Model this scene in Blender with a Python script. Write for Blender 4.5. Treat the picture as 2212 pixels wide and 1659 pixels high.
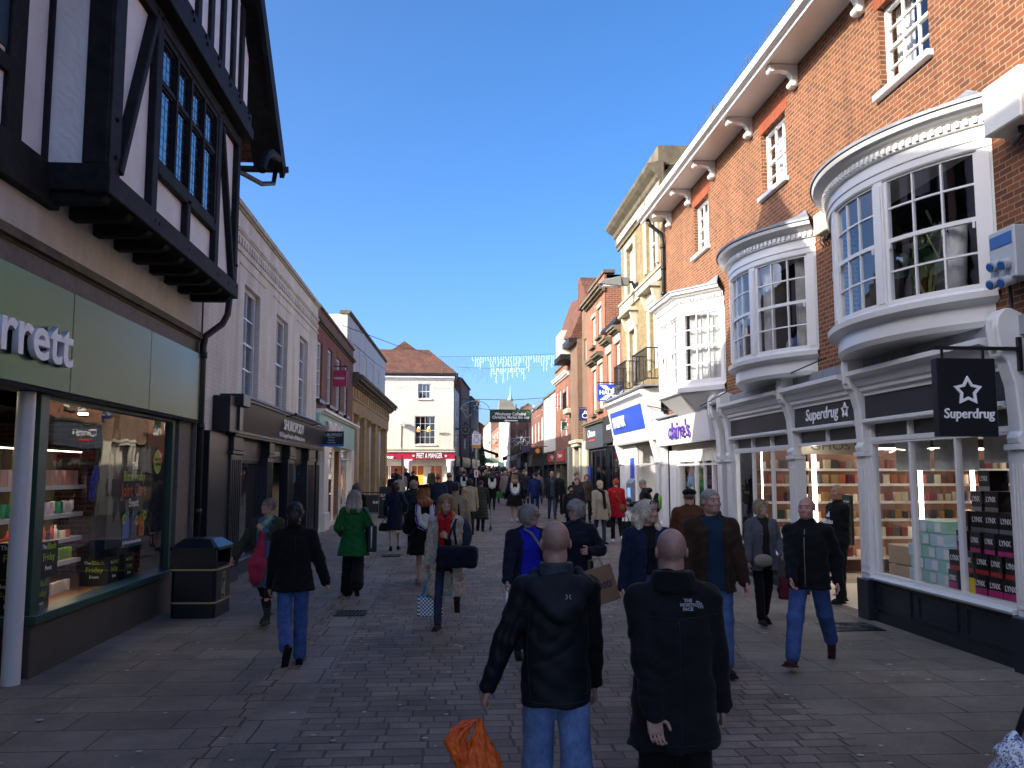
import bpy, bmesh, math, random
import numpy as np
from mathutils import Vector, Matrix
random.seed(7); np.random.seed(7)
for o in list(bpy.data.objects): bpy.data.objects.remove(o)
sc = bpy.context.scene
COL = sc.collection
# ---------------------------------------------------------------- camera
cam_d = bpy.data.cameras.new("camera"); cam = bpy.data.objects.new("camera", cam_d); COL.objects.link(cam)
YAW, PIT = math.atan(136/1880.), math.atan(193.5/1880.)
cam.location = (0, 0, 2.0)
fwd = Vector((math.sin(YAW)*math.cos(PIT), math.cos(YAW)*math.cos(PIT), math.sin(PIT)))
cam.rotation_euler = fwd.to_track_quat('-Z', 'Y').to_euler()
cam_d.sensor_width = 36; cam_d.lens = 36*1880/2212.
cam_d.clip_start = 0.05; cam_d.clip_end = 5000
sc.camera = cam
# ---------------------------------------------------------------- sky, sun, exposure
SUN = Vector((1.0, 0.44, -0.50)).normalized()
w = bpy.data.worlds.new("World"); sc.world = w; w.use_nodes = True
nt = w.node_tree; bg = nt.nodes['Background']
sky = nt.nodes.new('ShaderNodeTexSky'); sky.sky_type = 'NISHITA'; sky.sun_disc = False
sky.sun_elevation = math.asin(-SUN.z); sky.sun_rotation = math.atan2(-SUN.x, -SUN.y)
sky.air_density = .5; sky.dust_density = 3.5; sky.ozone_density = 3.0; sky.altitude = 60
hs = nt.nodes.new('ShaderNodeHueSaturation'); hs.inputs['Saturation'].default_value = 1.25; hs.inputs['Value'].default_value = .70; hs.inputs['Hue'].default_value = .499
nt.links.new(sky.outputs[0], hs.inputs['Color']); nt.links.new(hs.outputs[0], bg.inputs[0]); bg.inputs[1].default_value = 0.15
sd = bpy.data.lights.new("sun", 'SUN'); sd.energy = 2.0; sd.angle = math.radians(0.5); sd.color = (1.0, 0.93, 0.82)
so = bpy.data.objects.new("sun", sd); COL.objects.link(so); so.rotation_euler = SUN.to_track_quat('-Z', 'Y').to_euler()
sc.view_settings.view_transform = 'Standard'; sc.view_settings.look = 'None'
sc.view_settings.exposure = 2.12; sc.view_settings.gamma = 1.0
sc.render.engine = 'CYCLES'
sc.cycles.max_bounces = 8; sc.cycles.transparent_max_bounces = 12; sc.cycles.diffuse_bounces = 5; sc.cycles.glossy_bounces = 4
def gz(Y):
    return 0.0 if Y < 14 else (Y-14)*0.0125
# ---------------------------------------------------------------- materials
MATS = {}
class N:
    "tiny node-graph helper"
    def __init__(s, name):
        s.m = bpy.data.materials.new(name); s.m.use_nodes = True; s.t = s.m.node_tree
        s.b = s.t.nodes['Principled BSDF']; s.o = s.t.nodes['Material Output']
    def n(s, typ, **kw):
        d = s.t.nodes.new('ShaderNode'+typ)
        for k, v in kw.items():
            if k in d.bl_rna.properties and k not in ('inputs',): setattr(d, k, v)
            else: d.inputs[k.replace('_', ' ')].default_value = v
        return d
    def l(s, a, b): s.t.links.new(a, b)
    def co(s, kind='Object', scale=(1, 1, 1), rot=(0, 0, 0)):
        c = s.n('TexCoord'); mp = s.n('Mapping'); mp.inputs['Scale'].default_value = scale; mp.inputs['Rotation'].default_value = rot
        s.l(c.outputs[kind], mp.inputs[0]); return mp.outputs[0]
    def noise(s, vec, scale, detail=4, rough=0.6):
        d = s.n('TexNoise'); d.inputs['Scale'].default_value = scale; d.inputs['Detail'].default_value = detail; d.inputs['Roughness'].default_value = rough
        s.l(vec, d.inputs['Vector']); return d
    def ramp(s, fac, stops):
        r = s.n('ValToRGB'); e = r.color_ramp.elements
        while len(e) < len(stops): e.new(0.5)
        for q, (p, c) in zip(e, stops): q.position = p; q.color = (*c, 1) if len(c) == 3 else c
        s.l(fac, r.inputs[0]); return r.outputs[0]
    def mix(s, a, b, f=0.5, typ='MULTIPLY'):
        x = s.n('MixRGB'); x.blend_type = typ
        for i, v in ((0, f), (1, a), (2, b)):
            if isinstance(v, (int, float)): x.inputs[i].default_value = v
            elif isinstance(v, tuple): x.inputs[i].default_value = (*v[:3], 1)
            else: s.l(v, x.inputs[i])
        return x.outputs[0]
    def bump(s, h, strength=0.3, dist=0.01):
        b = s.n('Bump'); b.inputs['Strength'].default_value = strength; b.inputs['Distance'].default_value = dist
        s.l(h, b.inputs['Height']); s.l(b.outputs[0], s.b.inputs['Normal']); return b
    def base(s, c):
        if isinstance(c, tuple): s.b.inputs['Base Color'].default_value = (*c[:3], 1)
        else: s.l(c, s.b.inputs['Base Color'])
    def rough(s, r): s.b.inputs['Roughness'].default_value = r
def sl(c):  # srgb-ish hex to linear
    c = c.lstrip('#'); v = [int(c[i:i+2], 16)/255. for i in (0, 2, 4)]
    return tuple(x/12.92 if x <= .04045 else ((x+.055)/1.055)**2.4 for x in v)
def col(c): return sl(c) if isinstance(c, str) else c
def paint(name, c, rough=0.45, var=0.12, dirt=0.0, bump=0.0, metal=0.0, nscale=3.0):
    if name in MATS: return MATS[name]
    g = N(name); c = col(c); v = g.co()
    n1 = g.noise(v, nscale, 5); f = g.ramp(n1.outputs[0], [(0.3, tuple(x*(1-var) for x in c)), (0.7, tuple(min(1, x*(1+var*.5)) for x in c))])
    if dirt:
        n2 = g.noise(g.co(scale=(1, 1, .25)), 2.3, 6, .7); k = g.ramp(n2.outputs[0], [(0.42, (1, 1, 1)), (0.72, (1-dirt,)*3)]); f = g.mix(f, k, 1.0)
    g.base(f); g.rough(rough); g.b.inputs['Metallic'].default_value = metal
    if bump:
        n3 = g.noise(v, 40, 5); g.bump(n3.outputs[0], bump, 0.01)
    MATS[name] = g.m; return g.m
def emis(name, c, st):
    if name in MATS: return MATS[name]
    g = N(name); g.base(col(c)); g.b.inputs['Emission Color'].default_value = (*col(c), 1); g.b.inputs['Emission Strength'].default_value = st
    MATS[name] = g.m; return g.m
def brick(name, c1, c2, mortar, w=0.225, h=0.075, ms=0.011, rough=0.85, stain=0.25, bumps=0.5, off=0.5, irregular=True, flat=False):
    if name in MATS: return MATS[name]
    g = N(name); tc = g.n('TexCoord'); sp = g.n('SeparateXYZ'); g.l(tc.outputs['Object'], sp.inputs[0])
    cb = g.n('CombineXYZ')
    if flat: g.l(sp.outputs[0], cb.inputs[0]); g.l(sp.outputs[1], cb.inputs[1])
    else:
        ad = g.n('Math'); ad.operation = 'ADD'; g.l(sp.outputs[0], ad.inputs[0]); g.l(sp.outputs[1], ad.inputs[1])
        g.l(ad.outputs[0], cb.inputs[0]); g.l(sp.outputs[2], cb.inputs[1])
    wob = g.noise(tc.outputs['Object'], 3.0, 2); wm = g.n('VectorMath'); wm.operation = 'MULTIPLY_ADD'
    g.l(wob.outputs['Color'], wm.inputs[0]); wm.inputs[1].default_value = (0.012, 0.012, 0); g.l(cb.outputs[0], wm.inputs[2])
    src = wm.outputs[0]
    if flat and irregular:
        s2 = g.n('SeparateXYZ'); g.l(src, s2.inputs[0]); dv = g.n('Math'); dv.operation = 'DIVIDE'; g.l(s2.outputs[1], dv.inputs[0]); dv.inputs[1].default_value = h
        fl = g.n('Math'); fl.operation = 'FLOOR'; g.l(dv.outputs[0], fl.inputs[0]); wn = g.n('TexWhiteNoise'); wn.noise_dimensions = '1D'; g.l(fl.outputs[0], wn.inputs['W'])
        k1 = g.n('Math'); k1.operation = 'MULTIPLY_ADD'; g.l(wn.outputs[0], k1.inputs[0]); k1.inputs[1].default_value = .7; k1.inputs[2].default_value = .7
        k2 = g.n('Math'); k2.operation = 'MULTIPLY'; g.l(s2.outputs[0], k2.inputs[0]); g.l(k1.outputs[0], k2.inputs[1]); k3 = g.n('Math'); k3.operation = 'MULTIPLY_ADD'; g.l(wn.outputs[0], k3.inputs[0]); k3.inputs[1].default_value = 7.3; g.l(k2.outputs[0], k3.inputs[2])
        nz = g.noise(tc.outputs['Object'], 1.4, 2); k4 = g.n('Math'); k4.operation = 'MULTIPLY_ADD'; g.l(nz.outputs[0], k4.inputs[0]); k4.inputs[1].default_value = .06; g.l(k3.outputs[0], k4.inputs[2])
        c3 = g.n('CombineXYZ'); g.l(k4.outputs[0], c3.inputs[0]); g.l(s2.outputs[1], c3.inputs[1]); src = c3.outputs[0]
    b = g.n('TexBrick'); g.l(src, b.inputs['Vector'])
    b.offset = off; b.inputs['Scale'].default_value = 1; b.inputs['Brick Width'].default_value = w; b.inputs['Row Height'].default_value = h
    b.inputs['Mortar Size'].default_value = ms; b.inputs['Mortar Smooth'].default_value = 0.25; b.inputs['Bias'].default_value = -0.1
    b.inputs['Color1'].default_value = (*col(c1), 1); b.inputs['Color2'].default_value = (*col(c2), 1); b.inputs['Mortar'].default_value = (*col(mortar), 1)
    n1 = g.noise(tc.outputs['Object'], 1.1, 6, .7); k = g.ramp(n1.outputs[0], [(0.3, (1-stain,)*3), (0.65, (1.0, 1.0, 1.0))])
    n2 = g.noise(tc.outputs['Object'], 35, 3); k2 = g.ramp(n2.outputs[0], [(0.3, (.8, .8, .8)), (0.7, (1.1, 1.1, 1.1))])
    c = g.mix(g.mix(b.outputs[0], k, 1.0), k2, .8)
    n3 = g.noise(g.co(scale=(1, 1, 1) if flat else (1, 1, .13)), .55 if flat else 1.9, 5, .7); c = g.mix(c, g.ramp(n3.outputs[0], [(.33, (.72, .70, .68)), (.6, (1.0, 1.0, 1.0)), (.8, (1.08, 1.06, 1.03))]), 1.0)
    g.base(c); g.rough(rough)
    inv = g.n('Math'); inv.operation = 'SUBTRACT'; inv.inputs[0].default_value = 1; g.l(b.outputs['Fac'], inv.inputs[1])
    mx = g.n('Math'); mx.operation = 'MULTIPLY_ADD'; g.l(n2.outputs[0], mx.inputs[0]); mx.inputs[1].default_value = .4; g.l(inv.outputs[0], mx.inputs[2])
    g.bump(mx.outputs[0], bumps, 0.012)
    MATS[name] = g.m; return g.m
def glassmat(name='window_glass', tint=(1, 1, 1), base=0.06):
    if name in MATS: return MATS[name]
    g = N(name); tr = g.n('BsdfTransparent'); tr.inputs[0].default_value = (*[t*.93 for t in tint], 1)
    gl = g.n('BsdfGlossy'); gl.inputs['Roughness'].default_value = 0.015
    v = g.co(); n1 = g.noise(v, 1.6, 2); bm = g.n('Bump'); bm.inputs['Strength'].default_value = .12; bm.inputs['Distance'].default_value = .02
    g.l(n1.outputs[0], bm.inputs['Height']); g.l(bm.outputs[0], gl.inputs['Normal'])
    fr = g.n('LayerWeight'); fr.inputs[0].default_value = .5
    pw = g.n('Math'); pw.operation = 'POWER'; g.l(fr.outputs['Facing'], pw.inputs[0]); pw.inputs[1].default_value = 4.0
    mm = g.n('Math'); mm.operation = 'MULTIPLY_ADD'; g.l(pw.outputs[0], mm.inputs[0]); mm.inputs[1].default_value = .9; mm.inputs[2].default_value = base+.09; mm.use_clamp = True
    ms = g.n('MixShader'); g.l(mm.outputs[0], ms.inputs[0]); g.l(tr.outputs[0], ms.inputs[1]); g.l(gl.outputs[0], ms.inputs[2])
    g.l(ms.outputs[0], g.o.inputs[0]); MATS[name] = g.m; return g.m
def fabric(name, c, rough=0.85, c2=None, scale=60, amt=0.35, sheen=0.2, bump=.3):
    if name in MATS: return MATS[name]
    g = N(name); c = col(c); v = g.co(); n1 = g.noise(v, scale, 4); n0 = g.noise(v, 4, 3)
    c2 = col(c2) if c2 else tuple(x*(1-amt) for x in c)
    f = g.ramp(n1.outputs[0], [(0.35, c2), (0.65, c)])
    f = g.mix(f, g.ramp(n0.outputs[0], [(0.3, (.78, .78, .78)), (.7, (1.08, 1.08, 1.08))]), 1.0)
    g.base(f); g.rough(rough); g.b.inputs['Sheen Weight'].default_value = sheen*.3; g.b.inputs['Specular IOR Level'].default_value = .2
    g.bump(n1.outputs[0], bump, 0.004); MATS[name] = g.m; return g.m
def denim(name, c):
    if name in MATS: return MATS[name]
    g = N(name); c = col(c); v = g.co(); n1 = g.noise(v, 7, 5, .7); n2 = g.noise(g.co(scale=(1, 1, .3)), 90, 2)
    f = g.ramp(n1.outputs[0], [(0.3, tuple(x*.6 for x in c)), (0.7, tuple(min(1, x*1.45+.02) for x in c))])
    g.base(g.mix(f, g.ramp(n2.outputs[0], [(.3, (.8, .8, .8)), (.7, (1.1, 1.1, 1.1))]), 1)); g.rough(.85); g.bump(n1.outputs[0], .35, .01); MATS[name] = g.m; return g.m
# ---------------------------------------------------------------- mesh helper
def tag(o, label=None, cat=None, group=None, kind=None):
    if label: o['label'] = label
    if cat: o['category'] = cat
    if group: o['group'] = group
    if kind: o['kind'] = kind
    return o
def empty(name, loc=(0, 0, 0), rz=0, label=None, cat=None, group=None, parent=None):
    o = bpy.data.objects.new(name, None); COL.objects.link(o); o.location = loc; o.rotation_euler = (0, 0, rz); o.empty_display_size = .2
    if parent: o.parent = parent
    return tag(o, label, cat, group)
def mkobj(name, me, mat, parent=None, smooth=False):
    o = bpy.data.objects.new(name, me); COL.objects.link(o)
    if mat: me.materials.append(mat)
    if parent: o.parent = parent
    if smooth: me.polygons.foreach_set('use_smooth', [True]*len(me.polygons))
    return o
class MB:
    def __init__(s): s.v = []; s.f = []
    def add(s, vs, fs):
        n = len(s.v); s.v += [tuple(p) for p in vs]; s.f += [tuple(i+n for i in f) for f in fs]; return s
    def box(s, x0, x1, y0, y1, z0, z1):
        if x1 < x0: x0, x1 = x1, x0
        if y1 < y0: y0, y1 = y1, y0
        if z1 < z0: z0, z1 = z1, z0
        return s.add([(x0, y0, z0), (x1, y0, z0), (x1, y1, z0), (x0, y1, z0), (x0, y0, z1), (x1, y0, z1), (x1, y1, z1), (x0, y1, z1)],
              [(0, 3, 2, 1), (4, 5, 6, 7), (0, 1, 5, 4), (1, 2, 6, 5), (2, 3, 7, 6), (3, 0, 4, 7)])
    def hexa(s, a, b):  # two quads, each 4 pts in the same order
        return s.add(list(a)+list(b), [(3, 2, 1, 0), (4, 5, 6, 7), (0, 1, 5, 4), (1, 2, 6, 5), (2, 3, 7, 6), (3, 0, 4, 7)])
    def quad(s, *p): return s.add(p, [tuple(range(len(p)))])
    def prism(s, poly, fn, a, b):  # poly 2D pts; fn(u,v,t)->xyz
        n = len(poly); return s.add([fn(u, v, a) for u, v in poly]+[fn(u, v, b) for u, v in poly],
            [tuple(range(n))[::-1], tuple(range(n, 2*n))]+[(i, (i+1) % n, n+(i+1) % n, n+i) for i in range(n)])
    def px(s, poly, a, b): return s.prism(poly, lambda u, v, t: (t, u, v), a, b)      # profile (y,z) run along x
    def py(s, poly, a, b): return s.prism(poly, lambda u, v, t: (u, t, v), a, b)      # profile (x,z) run along y
    def pz(s, poly, a, b): return s.prism(poly, lambda u, v, t: (u, v, t), a, b)      # plan (x,y) run along z
    def bar(s, p, q, w, d=None, up=(0, 0, 1)):
        p, q = Vector(p), Vector(q); t = (q-p).normalized(); u = Vector(up)
        if abs(t.dot(u)) > .98: u = Vector((1, 0, 0))
        a = t.cross(u).normalized()*w/2; b = t.cross(a).normalized()*(d or w)/2
        c = [a+b, -a+b, -a-b, a-b]; return s.hexa([tuple(p+k) for k in c], [tuple(q+k) for k in c])
    def tube(s, pts, r, n=8, cap=True):
        pts = [Vector(p) for p in pts]; rs = r if isinstance(r, (list, tuple)) else [r]*len(pts); vs = []; fs = []; pa = None
        for i, p in enumerate(pts):
            t = (pts[min(i+1, len(pts)-1)]-pts[max(i-1, 0)])
            t = t.normalized() if t.length > 1e-9 else Vector((0, 0, 1))
            if pa is None: u = Vector((0, 0, 1)) if abs(t.z) < .9 else Vector((1, 0, 0)); a = t.cross(u).normalized()
            else: a = (pa-t*pa.dot(t)).normalized()
            pa = a; b = t.cross(a)
            for k in range(n):
                an = 2*math.pi*k/n; vs.append(tuple(p+(a*math.cos(an)+b*math.sin(an))*rs[i]))
            if i: fs += [((i-1)*n+k, (i-1)*n+(k+1) % n, i*n+(k+1) % n, i*n+k) for k in range(n)]
        if cap: fs += [tuple(range(n))[::-1], tuple(range((len(pts)-1)*n, len(pts)*n))]
        return s.add(vs, fs)
    def lathe(s, prof, n=20, c=(0, 0, 0)):  # prof (r,z)
        vs = [(c[0]+r*math.cos(2*math.pi*k/n), c[1]+r*math.sin(2*math.pi*k/n), c[2]+z) for r, z in prof for k in range(n)]
        fs = [((i-1)*n+k, (i-1)*n+(k+1) % n, i*n+(k+1) % n, i*n+k) for i in range(1, len(prof)) for k in range(n)]
        fs += [tuple(range(n))[::-1], tuple(range((len(prof)-1)*n, len(prof)*n))]
        return s.add(vs, fs)
    def build(s, name, mat, parent=None, smooth=False, loc=None, bevel=0, autos=False):
        me = bpy.data.meshes.new(name); me.from_pydata(s.v, [], s.f); me.validate(); me.update()
        if bevel or True:
            bm = bmesh.new(); bm.from_mesh(me); bmesh.ops.recalc_face_normals(bm, faces=bm.faces); 
            if bevel: bmesh.ops.bevel(bm, geom=[e for e in bm.edges if e.calc_length() > bevel*2.2], offset=bevel, segments=1, affect='EDGES', clamp_overlap=True)
            bm.to_mesh(me); bm.free()
        o = mkobj(name, me, mat, parent, smooth)
        if autos and smooth:
            me.set_sharp_from_angle(angle=math.radians(35))
        if loc: o.location = loc
        return o
def text(name, body, size, mat, parent, loc, width=None, extrude=.01, bold=0.0, shear=0, spacing=1.0, align='CENTER', facing='+y', xs=1.0, squash=None):
    "lettering as a mesh; facing +y = reads from outside a facade in building coordinates"
    cu = bpy.data.curves.new(name, 'FONT'); cu.body = body; cu.size = size; cu.extrude = extrude; cu.offset = bold; cu.shear = shear
    cu.space_character = spacing; cu.align_x = align; cu.align_y = 'CENTER'; cu.resolution_u = 3; cu.space_line = .95
    t = bpy.data.objects.new(name, cu); COL.objects.link(t); dg = bpy.context.evaluated_depsgraph_get(); dg.update()
    me = bpy.data.meshes.new_from_object(t.evaluated_get(dg)); bpy.data.objects.remove(t)
    if width and len(me.vertices):
        xsv = [v.co.x for v in me.vertices]; k = width/max(1e-6, max(xsv)-min(xsv))
        for v in me.vertices: v.co.x *= k
    elif xs != 1:
        for v in me.vertices: v.co.x *= xs
    if facing == '+y': M = Matrix(((-1, 0, 0), (0, 0, 1), (0, 1, 0))).to_4x4()
    elif facing == '-y': M = Matrix(((1, 0, 0), (0, 0, -1), (0, 1, 0))).to_4x4()
    elif facing == '-x': M = Matrix(((0, 0, -1), (-1, 0, 0), (0, 1, 0))).to_4x4()
    elif facing == '+x': M = Matrix(((0, 0, 1), (1, 0, 0), (0, 1, 0))).to_4x4()
    me.transform(M); me.materials.clear()
    o = mkobj(name, me, mat, parent); o.location = loc; return o
# ---------------------------------------------------------------- signed-distance modelling for people and soft things
V3 = lambda *a: np.array(a, float)
def nets(F, ax, ay, az):
    S = F < 0; c = [(i, j, k) for i in (0, 1) for j in (0, 1) for k in (0, 1)]
    sh = tuple(n-1 for n in F.shape); cnt = np.zeros(sh, np.int8)
    for i, j, k in c: cnt += S[i:i+sh[0], j:j+sh[1], k:k+sh[2]]
    act = (cnt > 0) & (cnt < 8); idx = np.argwhere(act); ids = -np.ones(sh, np.int32); ids[act] = np.arange(len(idx))
    I, J, K = idx.T; val = {}; pos = {}
    for q in c:
        val[q] = F[I+q[0], J+q[1], K+q[2]]; pos[q] = np.stack([ax[I+q[0]], ay[J+q[1]], az[K+q[2]]], 1)
    acc = np.zeros((len(idx), 3)); n = np.zeros(len(idx))
    for p in c:
        for d in range(3):
            if p[d] == 0:
                q = list(p); q[d] = 1; q = tuple(q); a, b = val[p], val[q]; m = (a < 0) != (b < 0)
                t = np.where(m, a/np.where(m, a-b, 1), 0)[:, None]; acc += np.where(m[:, None], pos[p]+(pos[q]-pos[p])*t, 0); n += m
    V = acc/n[:, None]; Q = []
    for d in range(3):
        sl0 = [slice(1, -1)]*3; sl1 = [slice(1, -1)]*3; sl0[d] = slice(0, -1); sl1[d] = slice(1, None)
        a = S[tuple(sl0)]; b = S[tuple(sl1)]; ch = np.argwhere(a != b)
        if not len(ch): continue
        inside = a[tuple(ch.T)]; base = ch.copy(); u, v = [(1, 2), (2, 0), (0, 1)][d]
        base[:, u] += 1; base[:, v] += 1
        def g(du, dv):
            r = base.copy(); r[:, u] -= du; r[:, v] -= dv; return ids[tuple(r.T)]
        q = np.stack([g(1, 1), g(0, 1), g(0, 0), g(1, 0)], 1); q[~inside] = q[~inside][:, ::-1]; Q.append(q)
    return V, np.concatenate(Q)
def rotm(yaw=0, pitch=0, roll=0):
    cy, sy, cp, sp, cr, sr = math.cos(yaw), math.sin(yaw), math.cos(pitch), math.sin(pitch), math.cos(roll), math.sin(roll)
    return V3([cy, -sy, 0], [sy, cy, 0], [0, 0, 1]) @ V3([1, 0, 0], [0, cp, -sp], [0, sp, cp]) @ V3([cr, 0, sr], [0, 1, 0], [-sr, 0, cr])
class SD:
    def __init__(s): s.ops = []; s.disp = None; s.trim = []
    def cone(s, a, b, ra, rb, k=.02, mode='u', sy=1.0):
        a, b = V3(*a), V3(*b); r = max(ra, rb); lo = np.minimum(a, b)-r; hi = np.maximum(a, b)+r
        def f(X, Y, Z):
            d = b-a; L = max(1e-9, d@d); px, py, pz = X-a[0], Y-a[1], Z-a[2]; t = np.clip((px*d[0]+py*d[1]+pz*d[2])/L, 0, 1)
            return np.sqrt((px-t*d[0])**2+((py-t*d[1])*sy)**2+(pz-t*d[2])**2)-(ra+(rb-ra)*t)
        s.ops.append((f, lo, hi, k, mode)); return s
    def chain(s, pts, rs, k=.015, mode='u'):
        for i in range(len(pts)-1): s.cone(pts[i], pts[i+1], rs[i], rs[i+1], k, mode)
        return s
    def ell(s, c, r, R=None, k=.02, mode='u'):
        c, r = V3(*c), V3(*r); m = r.max()+.002
        def f(X, Y, Z):
            p = [X-c[0], Y-c[1], Z-c[2]]
            if R is not None: p = [R[0][i]*p[0]+R[1][i]*p[1]+R[2][i]*p[2] for i in range(3)]
            q = np.sqrt((p[0]/r[0])**2+(p[1]/r[1])**2+(p[2]/r[2])**2)
            g = np.sqrt((p[0]/r[0]**2)**2+(p[1]/r[1]**2)**2+(p[2]/r[2]**2)**2)+1e-9
            return q*(q-1)/g
        s.ops.append((f, c-m, c+m, k, mode)); return s
    def box(s, c, h, rd=.005, R=None, k=.01, mode='u'):
        c, h = V3(*c), V3(*h); m = np.linalg.norm(h)+.002
        def f(X, Y, Z):
            p = [X-c[0], Y-c[1], Z-c[2]]
            if R is not None: p = [R[0][i]*p[0]+R[1][i]*p[1]+R[2][i]*p[2] for i in range(3)]
            q = [np.abs(p[i])-h[i]+rd for i in range(3)]
            return np.sqrt(sum(np.maximum(x, 0)**2 for x in q))+np.minimum(np.maximum(np.maximum(q[0], q[1]), q[2]), 0)-rd
        s.ops.append((f, c-m, c+m, k, mode)); return s
    def prof(s, rows, n=2.3, k=.03, mode='u', lean=0):
        R = np.array([list(r)+[0]*(5-len(r)) for r in rows], float); R = R[np.argsort(R[:, 0])]; zs = R[:, 0]
        lo = V3((R[:, 3]-R[:, 1]).min(), (R[:, 4]-R[:, 2]).min(), zs[0]); hi = V3((R[:, 3]+R[:, 1]).max(), (R[:, 4]+R[:, 2]).max(), zs[-1])
        def f(X, Y, Z):
            z = Z.ravel(); g = [np.interp(z, zs, R[:, i]).reshape(Z.shape) for i in (1, 2, 3, 4)]
            q = (np.abs((X-g[2])/g[0])**n+np.abs((Y-g[3])/g[1])**n)**(1/n)
            return np.maximum((q-1)*np.minimum(g[0], g[1]), np.maximum(zs[0]-Z, Z-zs[-1])*.9)
        s.ops.append((f, lo, hi, k, mode)); return s
    def mesh(s, step=.01, fine=()):
        us = [o for o in s.ops if o[4] == 'u']; lo = np.min([o[1] for o in us], 0)-.03; hi = np.max([o[2] for o in us], 0)+.03
        A = []
        for d in range(3):
            x = lo[d]; ax = [x]
            while x < hi[d]:
                st = step
                for (l, h, fs) in fine:
                    if l[d]-1e-6 <= x <= h[d]: st = min(st, fs)
                x += st; ax.append(x)
            A.append(np.array(ax))
        F = np.full([len(a) for a in A], 1.0, np.float32)
        for f, l, h, k, mode in s.ops:
            m = k+2.2*step; sl_ = []
            for d in range(3):
                i0 = np.searchsorted(A[d], l[d]-m); i1 = np.searchsorted(A[d], h[d]+m); sl_.append(slice(max(0, i0-1), i1+1))
            if mode == 'n': sl_ = [slice(None)]*3
            X = A[0][sl_[0]][:, None, None]; Y = A[1][sl_[1]][None, :, None]; Z = A[2][sl_[2]][None, None, :]
            d_ = f(X, Y, Z); G = F[tuple(sl_)]
            if mode == 'u':
                hh = np.clip(.5+.5*(G-d_)/k, 0, 1); F[tuple(sl_)] = G*(1-hh)+d_*hh-k*hh*(1-hh)
            elif mode == 's': F[tuple(sl_)] = np.maximum(G, -d_)
            elif mode == 'n': F[tuple(sl_)] = np.maximum(G, d_)
        if s.disp is not None: F = F+s.disp(A[0][:, None, None], A[1][None, :, None], A[2][None, None, :])
        F[0] = F[-1] = 1; F[:, 0] = F[:, -1] = 1; F[:, :, 0] = F[:, :, -1] = 1
        return nets(F, *A)
def vq_obj(name, V, Q, mat, parent=None, colors=None):
    me = bpy.data.meshes.new(name); me.vertices.add(len(V)); me.vertices.foreach_set('co', V.astype(np.float32).ravel())
    me.loops.add(len(Q)*4); me.loops.foreach_set('vertex_index', Q.astype(np.int32).ravel())
    me.polygons.add(len(Q)); me.polygons.foreach_set('loop_start', np.arange(len(Q), dtype=np.int32)*4)
    me.polygons.foreach_set('use_smooth', np.ones(len(Q), bool)); me.update(calc_edges=True); me.validate()
    if colors is not None:
        ca = me.color_attributes.new('Col', 'FLOAT_COLOR', 'POINT'); ca.data.foreach_set('color', np.concatenate([colors, np.ones((len(V), 1))], 1).astype(np.float32).ravel())
    return mkobj(name, me, mat, parent)
def fold(amp, sx=1.0, quilt=0, qs=.075):
    def f(X, Y, Z):
        w = 16*X+6*np.sin(7*Z+5*Y)+4*np.sin(11*X-3*Z); d = amp*(1-np.abs(np.sin(9*Z+w))**.7*2+.0*X)*.9*np.clip(np.sin(6*X+8*Y+4*Z+1.5*np.sin(9*Z)), 0, 1)
        d = d+amp*(.7*np.sin(29*Z-21*X+3*np.sin(9*Y))*np.sin(12*X+15*Y)+.35*np.sin(53*Z+31*X-23*Y))
        if quilt: d = d+quilt*(np.abs(np.sin(math.pi*(Z+.012*np.sin(25*X))/qs))**.5*-1+.6)
        return d.astype(np.float32)
    return f
def skinmat():
    if 'skin' in MATS: return MATS['skin']
    g = N('skin'); a = g.n('VertexColor'); a.layer_name = 'Col'; n = g.noise(g.co(), 45, 4)
    g.base(g.mix(a.outputs[0], g.ramp(n.outputs[0], [(.3, (.85, .82, .8)), (.7, (1.06, 1.04, 1.03))]), 1)); g.rough(.5)
    g.b.inputs['Subsurface Weight'].default_value = .0; g.bump(n.outputs[0], .15, .003); MATS['skin'] = g.m; return g.m
SKIN = (.50, .27, .185)
def ik(S, T, L1, L2, hint):
    S, T, hint = V3(*S), V3(*T), V3(*hint); d = T-S; D = min(np.linalg.norm(d), (L1+L2)*.999); u = d/np.linalg.norm(d)
    a = (L1*L1-L2*L2+D*D)/(2*D); h = math.sqrt(max(0, L1*L1-a*a)); p = hint-u*(hint@u); p /= np.linalg.norm(p)+1e-9
    return S+u*a+p*h, S+u*D
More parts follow.
